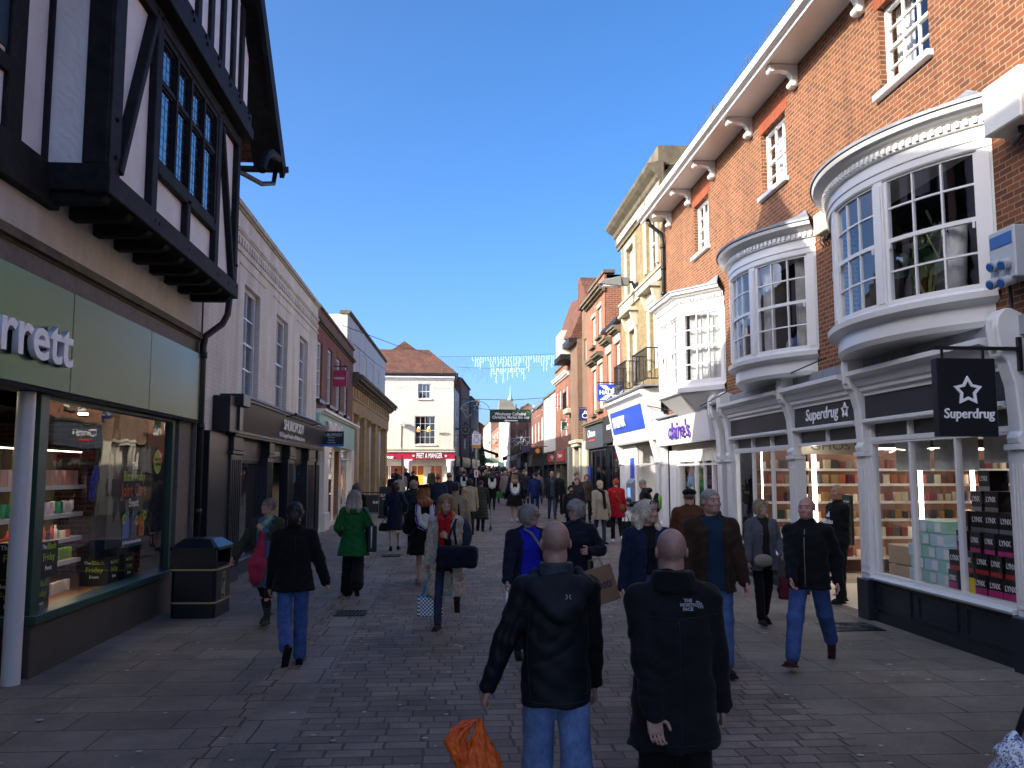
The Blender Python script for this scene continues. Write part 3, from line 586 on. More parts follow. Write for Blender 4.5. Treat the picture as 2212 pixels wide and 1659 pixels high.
# ---------------------------------------------------------------- building helpers
class Bld:
    def __init__(s, name, label, cat, side, Yn, Yf, X, group=None, P=None):
        s.side = side; s.Yn, s.Yf, s.X = Yn, Yf, X; s.L = Yf-Yn
        if P:  # facade from P[0] to P[1] in plan, outward = left-hand normal of that direction
            (ax, ay), (bx, by) = P; s.L = math.hypot(bx-ax, by-ay); s.e = empty(name, (ax, ay, 0), math.atan2(by-ay, bx-ax), label, cat, group); s.x = lambda t: t
        elif side == 'R': s.e = empty(name, (X, Yn, 0), math.pi/2, label, cat, group); s.x = lambda Y: Y-Yn
        else: s.e = empty(name, (X, Yf, 0), -math.pi/2, label, cat, group); s.x = lambda Y: Yf-Y
    def box(s, name, mat, Ya, Yb, y0, y1, z0, z1, parent=None, bevel=0, **k):
        return MB().box(s.x(Ya), s.x(Yb), y0, y1, z0, z1).build(name, M.get(mat, mat) if isinstance(mat, str) else mat, parent or s.e, bevel=bevel)
    def wall(s, Ya, Yb, z0, z1, ops, mat, y=0.0, dep=.16, name='wall', parent=None, backs=None):
        xa, xb = sorted((s.x(Ya), s.x(Yb))); O = [(min(s.x(a), s.x(b)), max(s.x(a), s.x(b)), c, d) for a, b, c, d in ops]
        xs = sorted({xa, xb} | {v for o in O for v in o[:2] if xa < v < xb}); zs = sorted({z0, z1} | {v for o in O for v in o[2:] if z0 < v < z1}); m = MB()
        for i in range(len(xs)-1):
            for j in range(len(zs)-1):
                cx, cz = (xs[i]+xs[i+1])/2, (zs[j]+zs[j+1])/2
                if any(a < cx < b and c < cz < d for a, b, c, d in O): continue
                m.quad((xs[i], y, zs[j]), (xs[i+1], y, zs[j]), (xs[i+1], y, zs[j+1]), (xs[i], y, zs[j+1]))
        for a, b, c, d in O:
            m.quad((a, y, c), (a, y-dep, c), (a, y-dep, d), (a, y, d)); m.quad((b, y, c), (b, y, d), (b, y-dep, d), (b, y-dep, c))
            m.quad((a, y, d), (a, y-dep, d), (b, y-dep, d), (b, y, d)); m.quad((a, y, c), (b, y, c), (b, y-dep, c), (a, y-dep, c))
        me = bpy.data.meshes.new(name); me.from_pydata(m.v, [], m.f); me.update()
        bm = bmesh.new(); bm.from_mesh(me); bmesh.ops.remove_doubles(bm, verts=bm.verts, dist=1e-4); bmesh.ops.recalc_face_normals(bm, faces=bm.faces); bm.to_mesh(me); bm.free()
        return mkobj(name, me, M.get(mat, mat) if isinstance(mat, str) else mat, parent or s.e)
    def shell(s, Ya, Yb, dep, z1, mat='brick_dark', roof='flat', rm='slate', rz=None, rise=2.5, front=0.02, room=1.5, over=.1, zr=None):
        a, b = sorted((s.x(Ya), s.x(Yb))); m = MB(); f = -front
        m.quad((a, f, -.3), (a, -dep, -.3), (a, -dep, z1), (a, f, z1)); m.quad((b, f, -.3), (b, -dep, -.3), (b, -dep, z1), (b, f, z1)); m.quad((a, -dep, -.3), (b, -dep, -.3), (b, -dep, z1), (a, -dep, z1))
        if roof == 'pitch':
            m.quad((a, f, z1), (a, -dep, z1), (a, -dep/2, z1+rise)); m.quad((b, f, z1), (b, -dep, z1), (b, -dep/2, z1+rise))
        m.build('side_wall', M[mat], s.e)
        r = MB()
        if roof == 'flat': r.box(a, b, -dep, f-.05, z1-.15, z1-.01)
        else:
            o = over; k = rise/(dep/2)
            r.hexa([(a-.05, o, z1-o*k), (b+.05, o, z1-o*k), (b+.05, -dep/2, z1+rise), (a-.05, -dep/2, z1+rise)], [(a-.05, o, z1-o*k+.12), (b+.05, o, z1-o*k+.12), (b+.05, -dep/2, z1+rise+.12), (a-.05, -dep/2, z1+rise+.12)])
            r.hexa([(a-.05, -dep-o, z1-o*k), (b+.05, -dep-o, z1-o*k), (b+.05, -dep/2, z1+rise), (a-.05, -dep/2, z1+rise)], [(a-.05, -dep-o, z1-o*k+.12), (b+.05, -dep-o, z1-o*k+.12), (b+.05, -dep/2, z1+rise+.12), (a-.05, -dep/2, z1+rise+.12)])
        r.build('roof', M[rm], s.e)
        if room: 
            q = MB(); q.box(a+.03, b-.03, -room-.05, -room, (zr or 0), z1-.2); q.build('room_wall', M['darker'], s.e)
        return s
    def sash(s, Ya, Yb, z0, z1, nx=3, nz=4, rec=.1, curtain=0, mat='white_trim', glass='glass', fw=.055, bw=.022, sill=None, meet=.5, y0=0.0, parent=None, name='window'):
        a, b = sorted((s.x(Ya), s.x(Yb))); y = y0-rec; m = MB()
        for u, v in ((a, a+fw), (b-fw, b)): m.box(u, v, y-.05, y+.02, z0, z1)
        m.box(a+fw, b-fw, y-.05, y+.02, z0, z0+fw*1.1); m.box(a+fw, b-fw, y-.05, y+.02, z1-fw, z1)
        zm = z0+(z1-z0)*meet
        if meet: m.box(a+fw, b-fw, y-.045, y+.012, zm-.022, zm+.022)
        for i in range(1, nx):
            x = a+fw+(b-a-2*fw)*i/nx; m.box(x-bw/2, x+bw/2, y-.035, y+.004, z0+fw, z1-fw)
        for j in range(1, nz):
            z = z0+fw+(z1-z0-2*fw)*j/nz
            if meet and abs(z-zm) < .06: continue
            m.box(a+fw, b-fw, y-.034, y+.003, z-bw/2, z+bw/2)
        o = m.build(name, M[mat], parent or s.e)
        MB().quad((a+fw*.5, y-.02, z0+fw*.5), (b-fw*.5, y-.02, z0+fw*.5), (b-fw*.5, y-.02, z1-fw*.5), (a+fw*.5, y-.02, z1-fw*.5)).build('pane', M[glass], o)
        if curtain:
            c = MB(); n = 26
            for (u, v) in (((a, a+(b-a)*.36), (b-(b-a)*.36, b)) if curtain == 1 else ((a, b),)):
                pts = [(u+(v-u)*i/n, y-.16+.03*math.sin(i*1.9)) for i in range(n+1)]
                for (p, q), (p2, q2) in zip(pts, pts[1:]): c.quad((p, q, z0), (p2, q2, z0), (p2, q2, z1), (p, q, z1))
            c.build('curtain', M['curtain'], o, smooth=True)
        if sill: MB().box(a-.08, b+.08, y, y0+.09, z0-.09, z0-.002).build('sill', M[sill], parent or s.e, bevel=.008)
        return o
    def mould(s, name, mat, Ya, Yb, prof, parent=None, **k):  # prof list (y,z) closed polygon
        a, b = sorted((s.x(Ya), s.x(Yb))); return MB().px(prof, a, b).build(name, M.get(mat, mat) if isinstance(mat, str) else mat, parent or s.e, **k)
def steps(y0, z0, rows):  # stepped moulding profile from rows (outward, height) upwards
    p = [(y0, z0)]; z = z0
    for d, h in rows: p += [(d, z), (d, z+h)]; z += h
    return p+[(y0, z)]
# ================================================================ GROUND
GM = brick('stone_setts', '#96887a', '#786b5e', '#5a5147', w=.27, h=.17, ms=.010, rough=.75, stain=.35, bumps=.9, flat=True)
PM = brick('paving_slabs', '#918678', '#7f7467', '#4a4339', w=.85, h=.52, ms=.008, rough=.7, stain=.3, bumps=.5, flat=True)
CM = brick('channel_slabs', '#968b7e', '#82786c', '#4a433c', w=.45, h=.62, ms=.01, rough=.7, stain=.35, bumps=.6, flat=True, off=.0)
EM = brick('edge_setts', '#9c8f7e', '#807464', '#484038', w=.16, h=.26, ms=.01, rough=.75, stain=.35, bumps=.8, flat=True)
def sheet(name, mat, xl, xr, ys, dz, kind='structure'):
    m = MB(); 
    for i in range(len(ys)-1):
        a, b = ys[i], ys[i+1]; f = lambda q, Y: q(Y) if callable(q) else q
        m.quad((f(xl, a), a, gz(a)+dz), (f(xr, a), a, gz(a)+dz), (f(xr, b), b, gz(b)+dz), (f(xl, b), b, gz(b)+dz))
    return tag(m.build(name, mat), kind=kind)
YS = [-30, 4, 9, 11, 14, 20, 30, 45, 57, 75, 100, 160]
gm = MB(); gg = [(-600, -600), (-600, 14)]
for a, b in ((-600, 14), (14, 160), (160, 900)):
    gm.quad((-700, a, gz(min(a, 160))-.03), (700, a, gz(min(a, 160))-.03), (700, b, gz(min(b, 160))-.03), (-700, b, gz(min(b, 160))-.03))
tag(gm.build('ground', paint('far_ground', '#55504a', .9)), kind='structure')
edgeR = lambda Y: float(np.interp(Y, [-30, 8.8, 13, 20, 60], [2.6, 3.1, 3.95, 4.1, 4.3]))
sheet('pavement', PM, -9, 9, YS, 0.0)
sheet('road', GM, -1.17, edgeR, YS, .004)
sheet('drainage_channel', CM, -1.62, -1.17, YS[:9], .008)
sheet('kerb_course', EM, -1.79, -1.625, YS[:9], .008)
tag(bpy.data.objects['kerb_course'], kind='structure')
# ================================================================ LEFT: half-timbered shop with green fascia
H = Bld('half_timbered_building', 'tall black and white timber framed building with jettied gable above a green shop fascia', 'building', 'L', -14, 14.45, -4.07)
B_ = H.box
H.wall(8.95, 14.45, 4.27, 5.0, [], 'render_cream', y=0.0)
H.wall(-14, 8.95, 4.27, 4.7, [], 'render_cream', y=0.0)
H.mould('string_course', 'stone_dark', -14, 14.5, steps(0, 4.13, [(.03, .03), (.09, .05), (.06, .04), (.04, .03)]))
B_('granite_band', 'granite', -14, 14.45, 0, .015, 3.9, 4.13)
for a, b in ((14.4, 11.82), (11.82, 9.4), (9.4, 6.2), (6.2, 3.0), (3.0, -1)): B_('fascia_panel', 'green_panel', a-.006, b+.006, .0, .10, 2.84, 3.9, bevel=.004)
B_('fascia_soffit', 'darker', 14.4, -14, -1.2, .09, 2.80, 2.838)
t_ = text('lettering', 'Holland & Barrett', .62, M['letter_white'], H.e, (H.x(6.45), .15, 3.28), width=5.55, extrude=.03, bold=.010)
# jetty, gable
m = MB(); X0 = H.x(14.0); X1 = H.x(8.7)
FR = .66   # front of the jetty, outwards of the wall
m.box(X0, X1, -.2, FR-.085, 4.98, 7.45); m.build('jetty_infill', M['plaster'], H.e)
tb = MB(); w_ = .12
def stud(Ya, Yb, z0, z1, y1=FR, y0=None): tb.box(H.x(Ya), H.x(Yb), (y1-.10) if y0 is None else y0, y1, z0, z1)
tb.box(X0-.02, X1+.02, FR-.2, FR+.02, 4.78, 5.03)                    # bressumer
stud(9.0, 8.7, 5.03, 7.45); stud(14.0, 13.83, 5.03, 7.45); stud(10.14, 9.95, 5.03, 7.45); stud(12.85, 12.66, 5.03, 7.45); stud(11.45, 11.3, 5.03, 5.57)
tb.box(H.x(12.66), H.x(10.14), FR-.1, FR, 5.5, 5.62); tb.box(X0, X1, FR-.1, FR+.005, 7.26, 7.42)
tb.bar((H.x(8.98), FR-.055, 5.08), (H.x(9.86), FR-.055, 7.24), .1, .17, up=(0, 1, 0)); tb.bar((H.x(12.93), FR-.055, 7.2), (H.x(13.8), FR-.055, 5.06), .1, .12, up=(0, 1, 0))
tb.build('timber_frame', M['timber'], H.e, bevel=.012)
rt = MB(); rx = X1  # return facing the camera
rt.box(rx, rx+.025, -.2, FR-.02, 4.80, 5.08); rt.box(rx, rx+.025, -.2, .05, 5.08, 7.45); rt.box(rx, rx+.025, FR-.26, FR-.02, 5.08, 7.45); rt.build('corner_boarding', M['timber'], H.e, bevel=.01)
jb = MB()
for i in range(9):
    Yj = 13.85-i*(13.85-8.84)/8; xx = H.x(Yj); pr = [(.0, 4.99), (.0, 4.70), (.50, 4.70), (.58, 4.725), (.63, 4.79), (.64, 4.99)]
    j = MB().px(pr, xx-.085, xx+.085).build('jetty_joist', M['timber'], H.e, bevel=.012)
MB().box(X0, X1, -.1, FR-.08, 4.985, 5.0).build('jetty_soffit', M['timber'], H.e)
# oriel window of the jetty
wn = MB(); za, zb, zt = 5.66, 7.24, 6.66; mull = [12.63, 11.98, 11.37, 10.78, 10.16]
wn.box(H.x(12.66), H.x(10.13), FR-.14, FR-.02, za-.04, za+.03); wn.box(H.x(12.66), H.x(10.13), FR-.14, FR-.02, zb-.05, zb+.02); wn.box(H.x(12.6), H.x(10.2), FR-.12, FR-.03, zt-.03, zt+.03)
for q in mull: wn.box(H.x(q)-.035, H.x(q)+.035, FR-.13, FR-.015, za, zb)
for a, b in zip(mull, mull[1:]):
    xa, xb = sorted((H.x(a), H.x(b)))
    for (u, v) in ((za+.03, zt-.03), (zt+.03, zb-.05)):
        for q in (u, v-.03): wn.box(xa+.04, xb-.04, FR-.09, FR-.05, q, q+.03)
        for q in (xa+.04, xb-.065): wn.box(q, q+.025, FR-.09, FR-.05, u, v)
wi = wn.build('leaded_window', M['timber'], H.e)
ld = MB()
for a, b in zip(mull, mull[1:]):
    xa, xb = sorted((H.x(a)+.06, H.x(b)-.06))
    for k in (1, 2, 3): x = xa+(xb-xa)*k/4; ld.box(x-.004, x+.004, FR-.073, FR-.067, za, zb)
for k in range(1, 13): ld.box(H.x(12.6), H.x(10.2), FR-.073, FR-.067, za+k*.125-.004, za+k*.125+.004)
ld.build('leading', M['black'], wi)
MB().quad((H.x(12.6), FR-.07, za), (H.x(10.2), FR-.07, za), (H.x(10.2), FR-.07, zb), (H.x(12.6), FR-.07, zb)).build('pane', M['glass_old'], wi)
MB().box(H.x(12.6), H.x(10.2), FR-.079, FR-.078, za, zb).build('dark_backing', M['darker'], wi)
# upper jetty with gable
gy0 = FR+.12; m = MB(); yc, ze, za_ = 11.35, 7.5, 11.55
gp = [(H.x(14.05), 7.5), (H.x(8.65), 7.5), (H.x(8.65), 9.0), (H.x(yc), za_), (H.x(14.05), 9.0)]
m.prism([(H.x(14.0), 7.86), (H.x(8.7), 7.86), (H.x(8.7), 8.8), (H.x(yc), 11.4), (H.x(14.0), 8.8)], lambda u, v, t: (u, t, v), -.3, gy0-.05); m.build('gable_infill', M['plaster'], H.e)
g2 = MB(); g2.box(H.x(14.1), H.x(8.6), gy0-.3, gy0+.05, 7.43, 7.62); g2.box(H.x(14.1), H.x(8.6), gy0-.14, gy0+.01, 7.64, 7.88)
for Yq in (13.45, 12.93, 12.32, 11.72, 11.12, 10.5, 9.9, 9.3, 8.75):
    zt_ = 11.4-abs(Yq-yc)*.96; g2.box(H.x(Yq)-.09, H.x(Yq)+.09, gy0-.1, gy0, 7.88, zt_)
g2.build('gable_timber', M['timber'], H.e, bevel=.01)
pg = MB()
for Yq in [8.95+i*.62 for i in range(9)]: pg.box(H.x(Yq)-.02, H.x(Yq)+.02, gy0+.01, gy0+.035, 7.72, 7.76); pg.box(H.x(Yq)+.05, H.x(Yq)+.09, gy0+.01, gy0+.035, 7.79, 7.83)
for Yq, zq in ((8.85, 5.2), (8.85, 5.6), (10.05, 4.9), (10.2, 4.9), (11.38, 4.9), (12.75, 4.9), (12.85, 4.9), (9.9, 7.34), (10.05, 7.34), (12.75, 7.34), (13.9, 4.95), (13.9, 5.3), (13.4, 4.9)): pg.box(H.x(Yq)-.018, H.x(Yq)+.018, FR, FR+.028, zq-.018, zq+.018)
pg.build('timber_pegs', M['timber'], H.e)
def slab(p, q, y0, y1, th):  # sloping roof slab across the facade plane
    n = Vector((-(q[1]-p[1]), q[0]-p[0])).normalized()*th; n = n if n.y > 0 else -n
    return [(p[0], y0, p[1]), (q[0], y0, q[1]), (q[0], y1, q[1]), (p[0], y1, p[1])], [(p[0]+n.x, y0, p[1]+n.y), (q[0]+n.x, y0, q[1]+n.y), (q[0]+n.x, y1, q[1]+n.y), (p[0]+n.x, y1, p[1]+n.y)]
apx = (H.x(yc), 11.75); eF = (H.x(15.7), 7.65); eN = (H.x(7.2), 7.65); ro = gy0+.19
m = MB(); m.hexa(*slab(apx, eF, -9, ro, .14)); m.hexa(*slab(apx, eN, -9, ro, .14)); m.build('roof', M['tile'], H.e)
m = MB(); m.hexa(*slab((apx[0], apx[1]-.3), (eF[0]+.0, eF[1]-.28), ro-.02, ro+.06, .3)); m.hexa(*slab((apx[0], apx[1]-.3), (eN[0], eN[1]-.28), ro-.02, ro+.06, .3)); m.build('bargeboard', M['timber'], H.e)
m = MB(); m.hexa(*slab((apx[0], apx[1]-.09), (eF[0], eF[1]-.09), gy0-.3, ro, .06)); m.build('eaves_boarding', M['timber'], H.e)
for yb in (gy0+.2, ):
    br = MB(); br.tube([(H.x(14.1), yb, 6.95), (H.x(14.25), yb, 7.15), (H.x(14.4), yb, 7.3), (H.x(14.75), yb, 7.5), (H.x(15.4), yb, 7.62)], .07, 6); br.build('eaves_bracket', M['timber'], H.e)
gt = MB(); gt.tube([(H.x(15.76), ro+.12, 7.55), (H.x(15.76), -1.5, 7.55)], .06, 10); gt.tube([(H.x(15.7), ro-.1, 7.5), (H.x(15.65), ro-.12, 7.25), (H.x(15.3), ro-.25, 7.12), (H.x(14.2), .5, 7.0), (H.x(14.1), .4, 6.9)], .045, 8); gt.build('gutter', M['iron'], H.e, smooth=True)
# main range (mostly out of frame, but it casts the street's shade)
mt = MB(); H.wall(-14, 8.7, 4.7, 9.3, [], 'plaster', y=.02)
mt.box(H.x(8.95), H.x(-14), -.1, .10, 4.66, 5.08)
for Yq in (8.80, 8.02, 7.3, 6.6, 5.9, 5.2, 4.4, 3.6): mt.box(H.x(Yq)-.15, H.x(Yq)+.15, 0, .07, 5.08, 9.3)
mt.box(H.x(7.9), H.x(5.0), 0, .065, 5.62, 5.78); mt.build('timber_frame', M['timber'], H.e, bevel=.012)
B_('casement_window', 'navyblack', 7.86, 6.95, .0, .045, 5.85, 7.3)
m = MB(); a, b = H.x(9.4), H.x(-14); m.hexa([(a, .5, 9.1), (b, .5, 9.1), (b, -3.4, 12.1), (a, -3.4, 12.1)], [(a, .5, 9.25), (b, .5, 9.25), (b, -3.4, 12.25), (a, -3.4, 12.25)]); m.hexa([(a, -8, 9.1), (b, -8, 9.1), (b, -3.4, 12.1), (a, -3.4, 12.1)], [(a, -8, 9.25), (b, -8, 9.25), (b, -3.4, 12.25), (a, -3.4, 12.25)]); m.build('main_roof', M['tile'], H.e)
m = MB(); m.box(H.x(14.4), H.x(9.3), -9, -.3, 4.9, 8.2); m.box(H.x(14.4), H.x(-14), -9, -7, -.3, 4.9); m.box(H.x(9.3), H.x(-14), -8, -.25, 4.7, 9.2); m.box(H.x(14.44), H.x(14.2), -8, -.01, -.3, 5); m.build('side_wall', M['brick_dark'], H.e)
pp = MB(); pp.tube([(H.x(14.55), .42, 5.0), (H.x(14.52), .40, 4.62), (H.x(14.45), .34, 4.45), (H.x(14.3), .12, 4.22), (H.x(14.25), .10, 4.05), (H.x(14.25), .10, 0)], .055, 10)
for z in (3.9, 2.75, 1.4): pp.tube([(H.x(14.25), .10, z-.05), (H.x(14.25), .10, z+.05)], .07, 10)
pp.build('drainpipe', M['iron'], H.e, smooth=True); MB().box(H.x(14.12), H.x(14.17), .02, .07, 0, 4.1).build('conduit', M['granite'], H.e)
# shop window, recessed entrance
B_('stall_riser', 'plinth', 13.5, 9.08, -.18, -.02, -.1, .52, bevel=.01); B_('pier', 'granite', 14.45, 13.5, -.5, 0, -.1, 2.84)
MB().box(H.x(9.08), H.x(9.22), -2.6, -.19, -.1, .50).build('return_riser', M['navyblack'], H.e)
sh = MB(); 
for (Ya, Yb, z0, z1, y0, y1) in ((13.52, 9.03, .52, .61, -.2, .04), (13.45, 13.33, .61, 2.84, -.14, -.04), (9.24, 9.04, .61, 2.84, -.2, -.02), (13.4, 9.1, 2.76, 2.84, -.14, -.04)): sh.box(H.x(Ya), H.x(Yb), y0, y1, z0, z1)
sh.box(H.x(9.2), H.x(9.06), -2.6, -.21, .5, .6); sh.box(H.x(9.2), H.x(9.08), -2.6, -2.5, .6, 2.84)
sw_ = sh.build('shop_window', M['green_frame'], H.e, bevel=.006)
MB().quad((H.x(13.4), -.1, .6), (H.x(9.1), -.1, .6), (H.x(9.1), -.1, 2.8), (H.x(13.4), -.1, 2.8)).build('pane', M['glass_shop'], sw_)
MB().quad((H.x(9.14), -.15, .6), (H.x(9.14), -2.5, .6), (H.x(9.14), -2.5, 2.8), (H.x(9.14), -.15, 2.8)).build('pane', M['glass_shop'], sw_)
MB().lathe([(.085, 0), (.085, 2.84)], 24, (H.x(8.86), -.08, 0)).build('column', M['white'], H.e, smooth=True, autos=True)
# interior
B_('window_bed', 'wood', 13.4, 9.15, -1.5, -.19, .5, .56); B_('shop_floor', 'floor_int', 14.2, 4, -6.9, -.19, -.05, .02)
B_('shop_ceiling', 'dark', 14.2, 4, -6.9, -.19, 2.80, 2.84)
B_('shop_back_wall', 'dark', 14.2, 4, -3.5, -3.4, 0, 2.8); B_('poster_backing', 'darker', 13.35, 11.55, -.45, -.40, .9, 2.75)
B_('near_wall', 'darker', 6.4, 6.3, -3.4, 0, 0, 2.8)
# ================================================================ LEFT 2: white painted brick building
W = Bld('white_brick_building', 'white painted brick building with dentil course above the black shoe shop front', 'building', 'L', 14.55, 26.95, -4.07)
ws = [(17.36, 18.8, 3.52, 5.76), (20.6, 22.06, 3.52, 5.76), (23.8, 25.2, 3.52, 5.76)]
W.wall(14.55, 26.95, 3.3, 7.1, ws, 'brick_white', dep=.18)
W.shell(14.55, 26.95, 8, 6.95, 'brick_white', room=2.0, zr=3.0)
for q in ws: W.sash(q[0]+.02, q[1]-.02, q[2], q[3], 2, 4, rec=.12, fw=.08, bw=.03, curtain=0, glass='glass_old', sill='white')
W.mould('parapet_coping', 'stone_pale', 14.5, 27.0, steps(-.25, 7.08, [(.04, .04), (.08, .10)]))
W.mould('string_course', 'brick_white', 14.56, 26.94, steps(0, 6.66, [(.03, .04), (.05, .05)])); W.mould('string_course', 'brick_white', 14.56, 26.94, steps(0, 6.28, [(.035, .05)]))
dm = MB(); yy = 14.7
while yy < 26.8: dm.box(W.x(yy), W.x(yy)-.11, 0, .04, 6.42, 6.56); yy += .22
dm.build('dentil_course', M['brick_white'], W.e)
lt = MB()
for q in ws: lt.box(W.x(q[0]-.45), W.x(q[1]+.45), 0, .02, 6.06, 6.10)
lt.build('label_mould', M['brick_white'], W.e)
# shopfront
Wf = W.box; W.wall(14.55, 16.2, 2.7, 3.3, [], 'brick_white', name='lower_wall'); Wf('end_panel', 'navyblack', 14.75, 16.05, -.1, .12, -.05, 2.72, bevel=.01); Wf('end_return', 'black', 15.3, 15.9, 0, .3, 2.72, 3.35, bevel=.01)
W.mould('cornice', 'lead', 15.9, 26.95, steps(0, 3.33, [(.36, .05), (.40, .05)]), bevel=.01); W.mould('cornice_box', 'black', 15.75, 16.3, steps(0, 3.2, [(.42, .22)]), bevel=.01)
W.mould('fascia', paint('black_fascia', '#3a3733', .3, .1), 16.1, 26.9, [(0, 2.77), (.22, 2.77), (.33, 3.32), (0, 3.32)]); W.mould('fascia_rail', 'black', 15.95, 26.92, steps(0, 2.68, [(.25, .04), (.29, .05)]))
Wf('fascia_end', 'navyblack', 15.85, 16.1, 0, .34, 2.77, 3.4)
for a, b in ((16.05, 16.9), (19.25, 19.85), (21.7, 22.5), (24.6, 25.9), (26.3, 26.9)):
    Wf('pilaster', 'navyblack', a, b, -.05, .16, .0, 2.35, bevel=.01); Wf('pilaster_cap', 'navyblack', a-.04, b+.04, -.05, .2, 2.35, 2.42, bevel=.01); Wf('pilaster_block', 'black', a+.05, b-.05, .0, .19, 2.42, 2.68, bevel=.015)
    fl = MB()
    for k in range(5): x = W.x(a)-(b-a)*(k+1)/6; fl.box(x-.02, x+.02, .16, .172, .3, 2.25)
    fl.build('fluting', M['black'], W.e)
Wf('transom_panel', 'black', 16.9, 26.3, -.02, .02, 2.26, 2.68)
Wf('stall_riser', 'navyblack', 16.9, 19.3, -.04, .05, -.1, .33, bevel=.01); Wf('stall_riser', 'navyblack', 22.5, 24.7, -.04, .05, -.1, .33, bevel=.01)
cream = paint('cream_blind', '#8e8473', .8, .1)
def shopwin(b_, Ya, Yb, z0, z1, y=-.06, fm='navyblack', nx=1, fw=.05, glass='glass_shop', tz=None):
    a, b = sorted((b_.x(Ya), b_.x(Yb))); m = MB(); m.box(a, a+fw, y-.04, y+.04, z0, z1); m.box(b-fw, b, y-.04, y+.04, z0, z1); m.box(a+fw, b-fw, y-.04, y+.05, z0, z0+fw); m.box(a+fw, b-fw, y-.04, y+.04, z1-fw, z1)
    for i in range(1, nx): x = a+(b-a)*i/nx; m.box(x-fw*.45, x+fw*.45, y-.035, y+.035, z0+fw, z1-fw)
    if tz: m.box(a+fw, b-fw, y-.036, y+.036, tz-fw/2, tz+fw/2)
    o = m.build('shop_window', M[fm], b_.e); MB().quad((a, y, z0), (b, y, z0), (b, y, z1), (a, y, z1)).build('pane', M[glass], o); return o
shopwin(W, 16.9, 19.25, .33, 2.26); Wf('window_blind', cream, 17.0, 18.6, -.42, -.40, .35, 2.2); Wf('window_blind', cream, 22.7, 24.5, -.5, -.48, .35, 2.2)
shopwin(W, 22.5, 24.6, .33, 2.26)
Wf('door', 'black', 19.9, 21.6, -.6, -.56, .02, 2.2); Wf('window_poster', paint('blue_poster', '#3d93b8', .5), 22.9, 24.2, -.10, -.09, 1.75, 2.2)
Wf('interior_wall', 'darker', 16.2, 26.8, -1.6, -1.5, 0, 2.7); Wf('interior_floor', 'floor_int', 16.2, 26.8, -1.6, -.05, -.05, .06); Wf('interior_ceiling', 'dark', 16.2, 26.8, -1.6, -.05, 2.7, 2.75)
text('lettering', 'SHUROPODY', .34, M['letter_white'], W.e, (W.x(21.45), .33, 3.1), width=2.7, extrude=.006, bold=.004); text('lettering', "UK's Largest Provider of Podiatry Services", .16, M['letter_white'], W.e, (W.x(21.6), .275, 2.88), width=3.4, extrude=.006)
text('lettering', '01962 842723', .13, M['letter_white'], W.e, (W.x(20.75), .03, 2.45), width=.95, extrude=.004)
lb = MB(); lb.tube([(W.x(20.3), .55, 3.36), (W.x(24.2), .55, 3.36)], .035, 8); lb.tube([(W.x(20.4), .3, 3.3), (W.x(20.4), .55, 3.36)], .015, 6); lb.tube([(W.x(24.1), .3, 3.3), (W.x(24.1), .55, 3.36)], .015, 6); lb.build('trough_light', M['black'], W.e)
# ================================================================ LEFT 3: brick building, turquoise travel shop
T = Bld('brick_travel_shop', 'dark red brick building with tall windows over the turquoise travel shop front', 'building', 'L', 26.95, 37.0, -4.07)
tw = [(26.97, 28.02, 4.3, 6.15), (29.3, 30.4, 4.3, 6.2), (31.6, 32.85, 4.26, 6.2), (34.05, 35.1, 4.26, 6.2)]
T.wall(26.95, 37.0, 3.9, 7.2, tw, 'brick_dark', dep=.14); T.shell(26.95, 37.0, 8, 7.05, room=2, zr=3.9)
for q in tw: T.sash(q[0], q[1], q[2], q[3], 2, 4, rec=.08, fw=.09, bw=.035, glass='glass_old'); T.box('sill', 'black', q[0]-.05, q[1]+.05, -.2, .12, q[2]-.12, q[2]-.003, bevel=.01)
for q in tw: T.box('lintel', M['lintel'], q[0]-.08, q[1]+.08, -.05, .008, q[3]+.002, q[3]+.3)
T.mould('stone_band', 'stone_dark', 26.95, 37.0, steps(0, 6.62, [(.05, .06), (.12, .08), (.08, .06)])); T.mould('parapet_coping', 'stone_dark', 26.95, 37.0, steps(-.25, 7.18, [(.06, .08)]))
turq = paint('turquoise_fascia', '#8fc0b4', .5, .06)
T.mould('cornice', 'white', 26.95, 37.4, steps(0, 3.86, [(.2, .05), (.3, .08)])); T.box('fascia', turq, 26.95, 36.9, -.1, .12, 2.95, 3.86)
text('lettering', 'TRAVELBAG', .5, paint('travel_letters', '#f2e2df', .4), T.e, (T.x(30.1), .2, 3.5), width=3.7, extrude=.015, bold=.012)
for a, b in ((28.2, 29.2), (36.1, 37.0)): T.box('pilaster', 'white', a, b, -.08, .12, .1, 2.95, bevel=.01); T.box('pilaster_base', 'white', a-.06, b+.06, -.08, .18, -.0, .75, bevel=.01)
T.box('stall_riser', 'white', 26.95, 36.9, -.1, .02, -.1, .3)
shopwin(T, 26.95, 28.2, .3, 2.95, fm='white'); shopwin(T, 29.2, 31.6, .3, 2.95, fm='white', tz=2.55); shopwin(T, 33.6, 36.1, .3, 2.95, fm='white', tz=2.55); T.box('door', 'white', 31.6, 33.6, -.5, -.45, .1, 2.9)
T.box('interior_wall', paint('travel_room', '#7e8c88', .8), 27.1, 36.9, -2.6, -2.5, 0, 2.9); T.box('interior_floor', 'floor_int', 27.1, 36.9, -2.6, -.1, 0, .15); T.box('interior_ceiling', 'white', 27.1, 36.9, -2.6, -.1, 2.9, 2.94)
T.box('ceiling_light', 'lamp_on', 29, 35, -1.4, -1.1, 2.87, 2.895)
for Yq, c in ((27.5, '#cfd8d4'), (30.0, '#3e6b4e'), (30.9, '#d8dde0'), (34.6, '#4d5a55'), (27.9, '#5fb0b8')): T.box('window_poster', paint('poster_'+c[1:], c, .6), Yq-.25, Yq+.25, -.25, -.23, .45, 1.5)
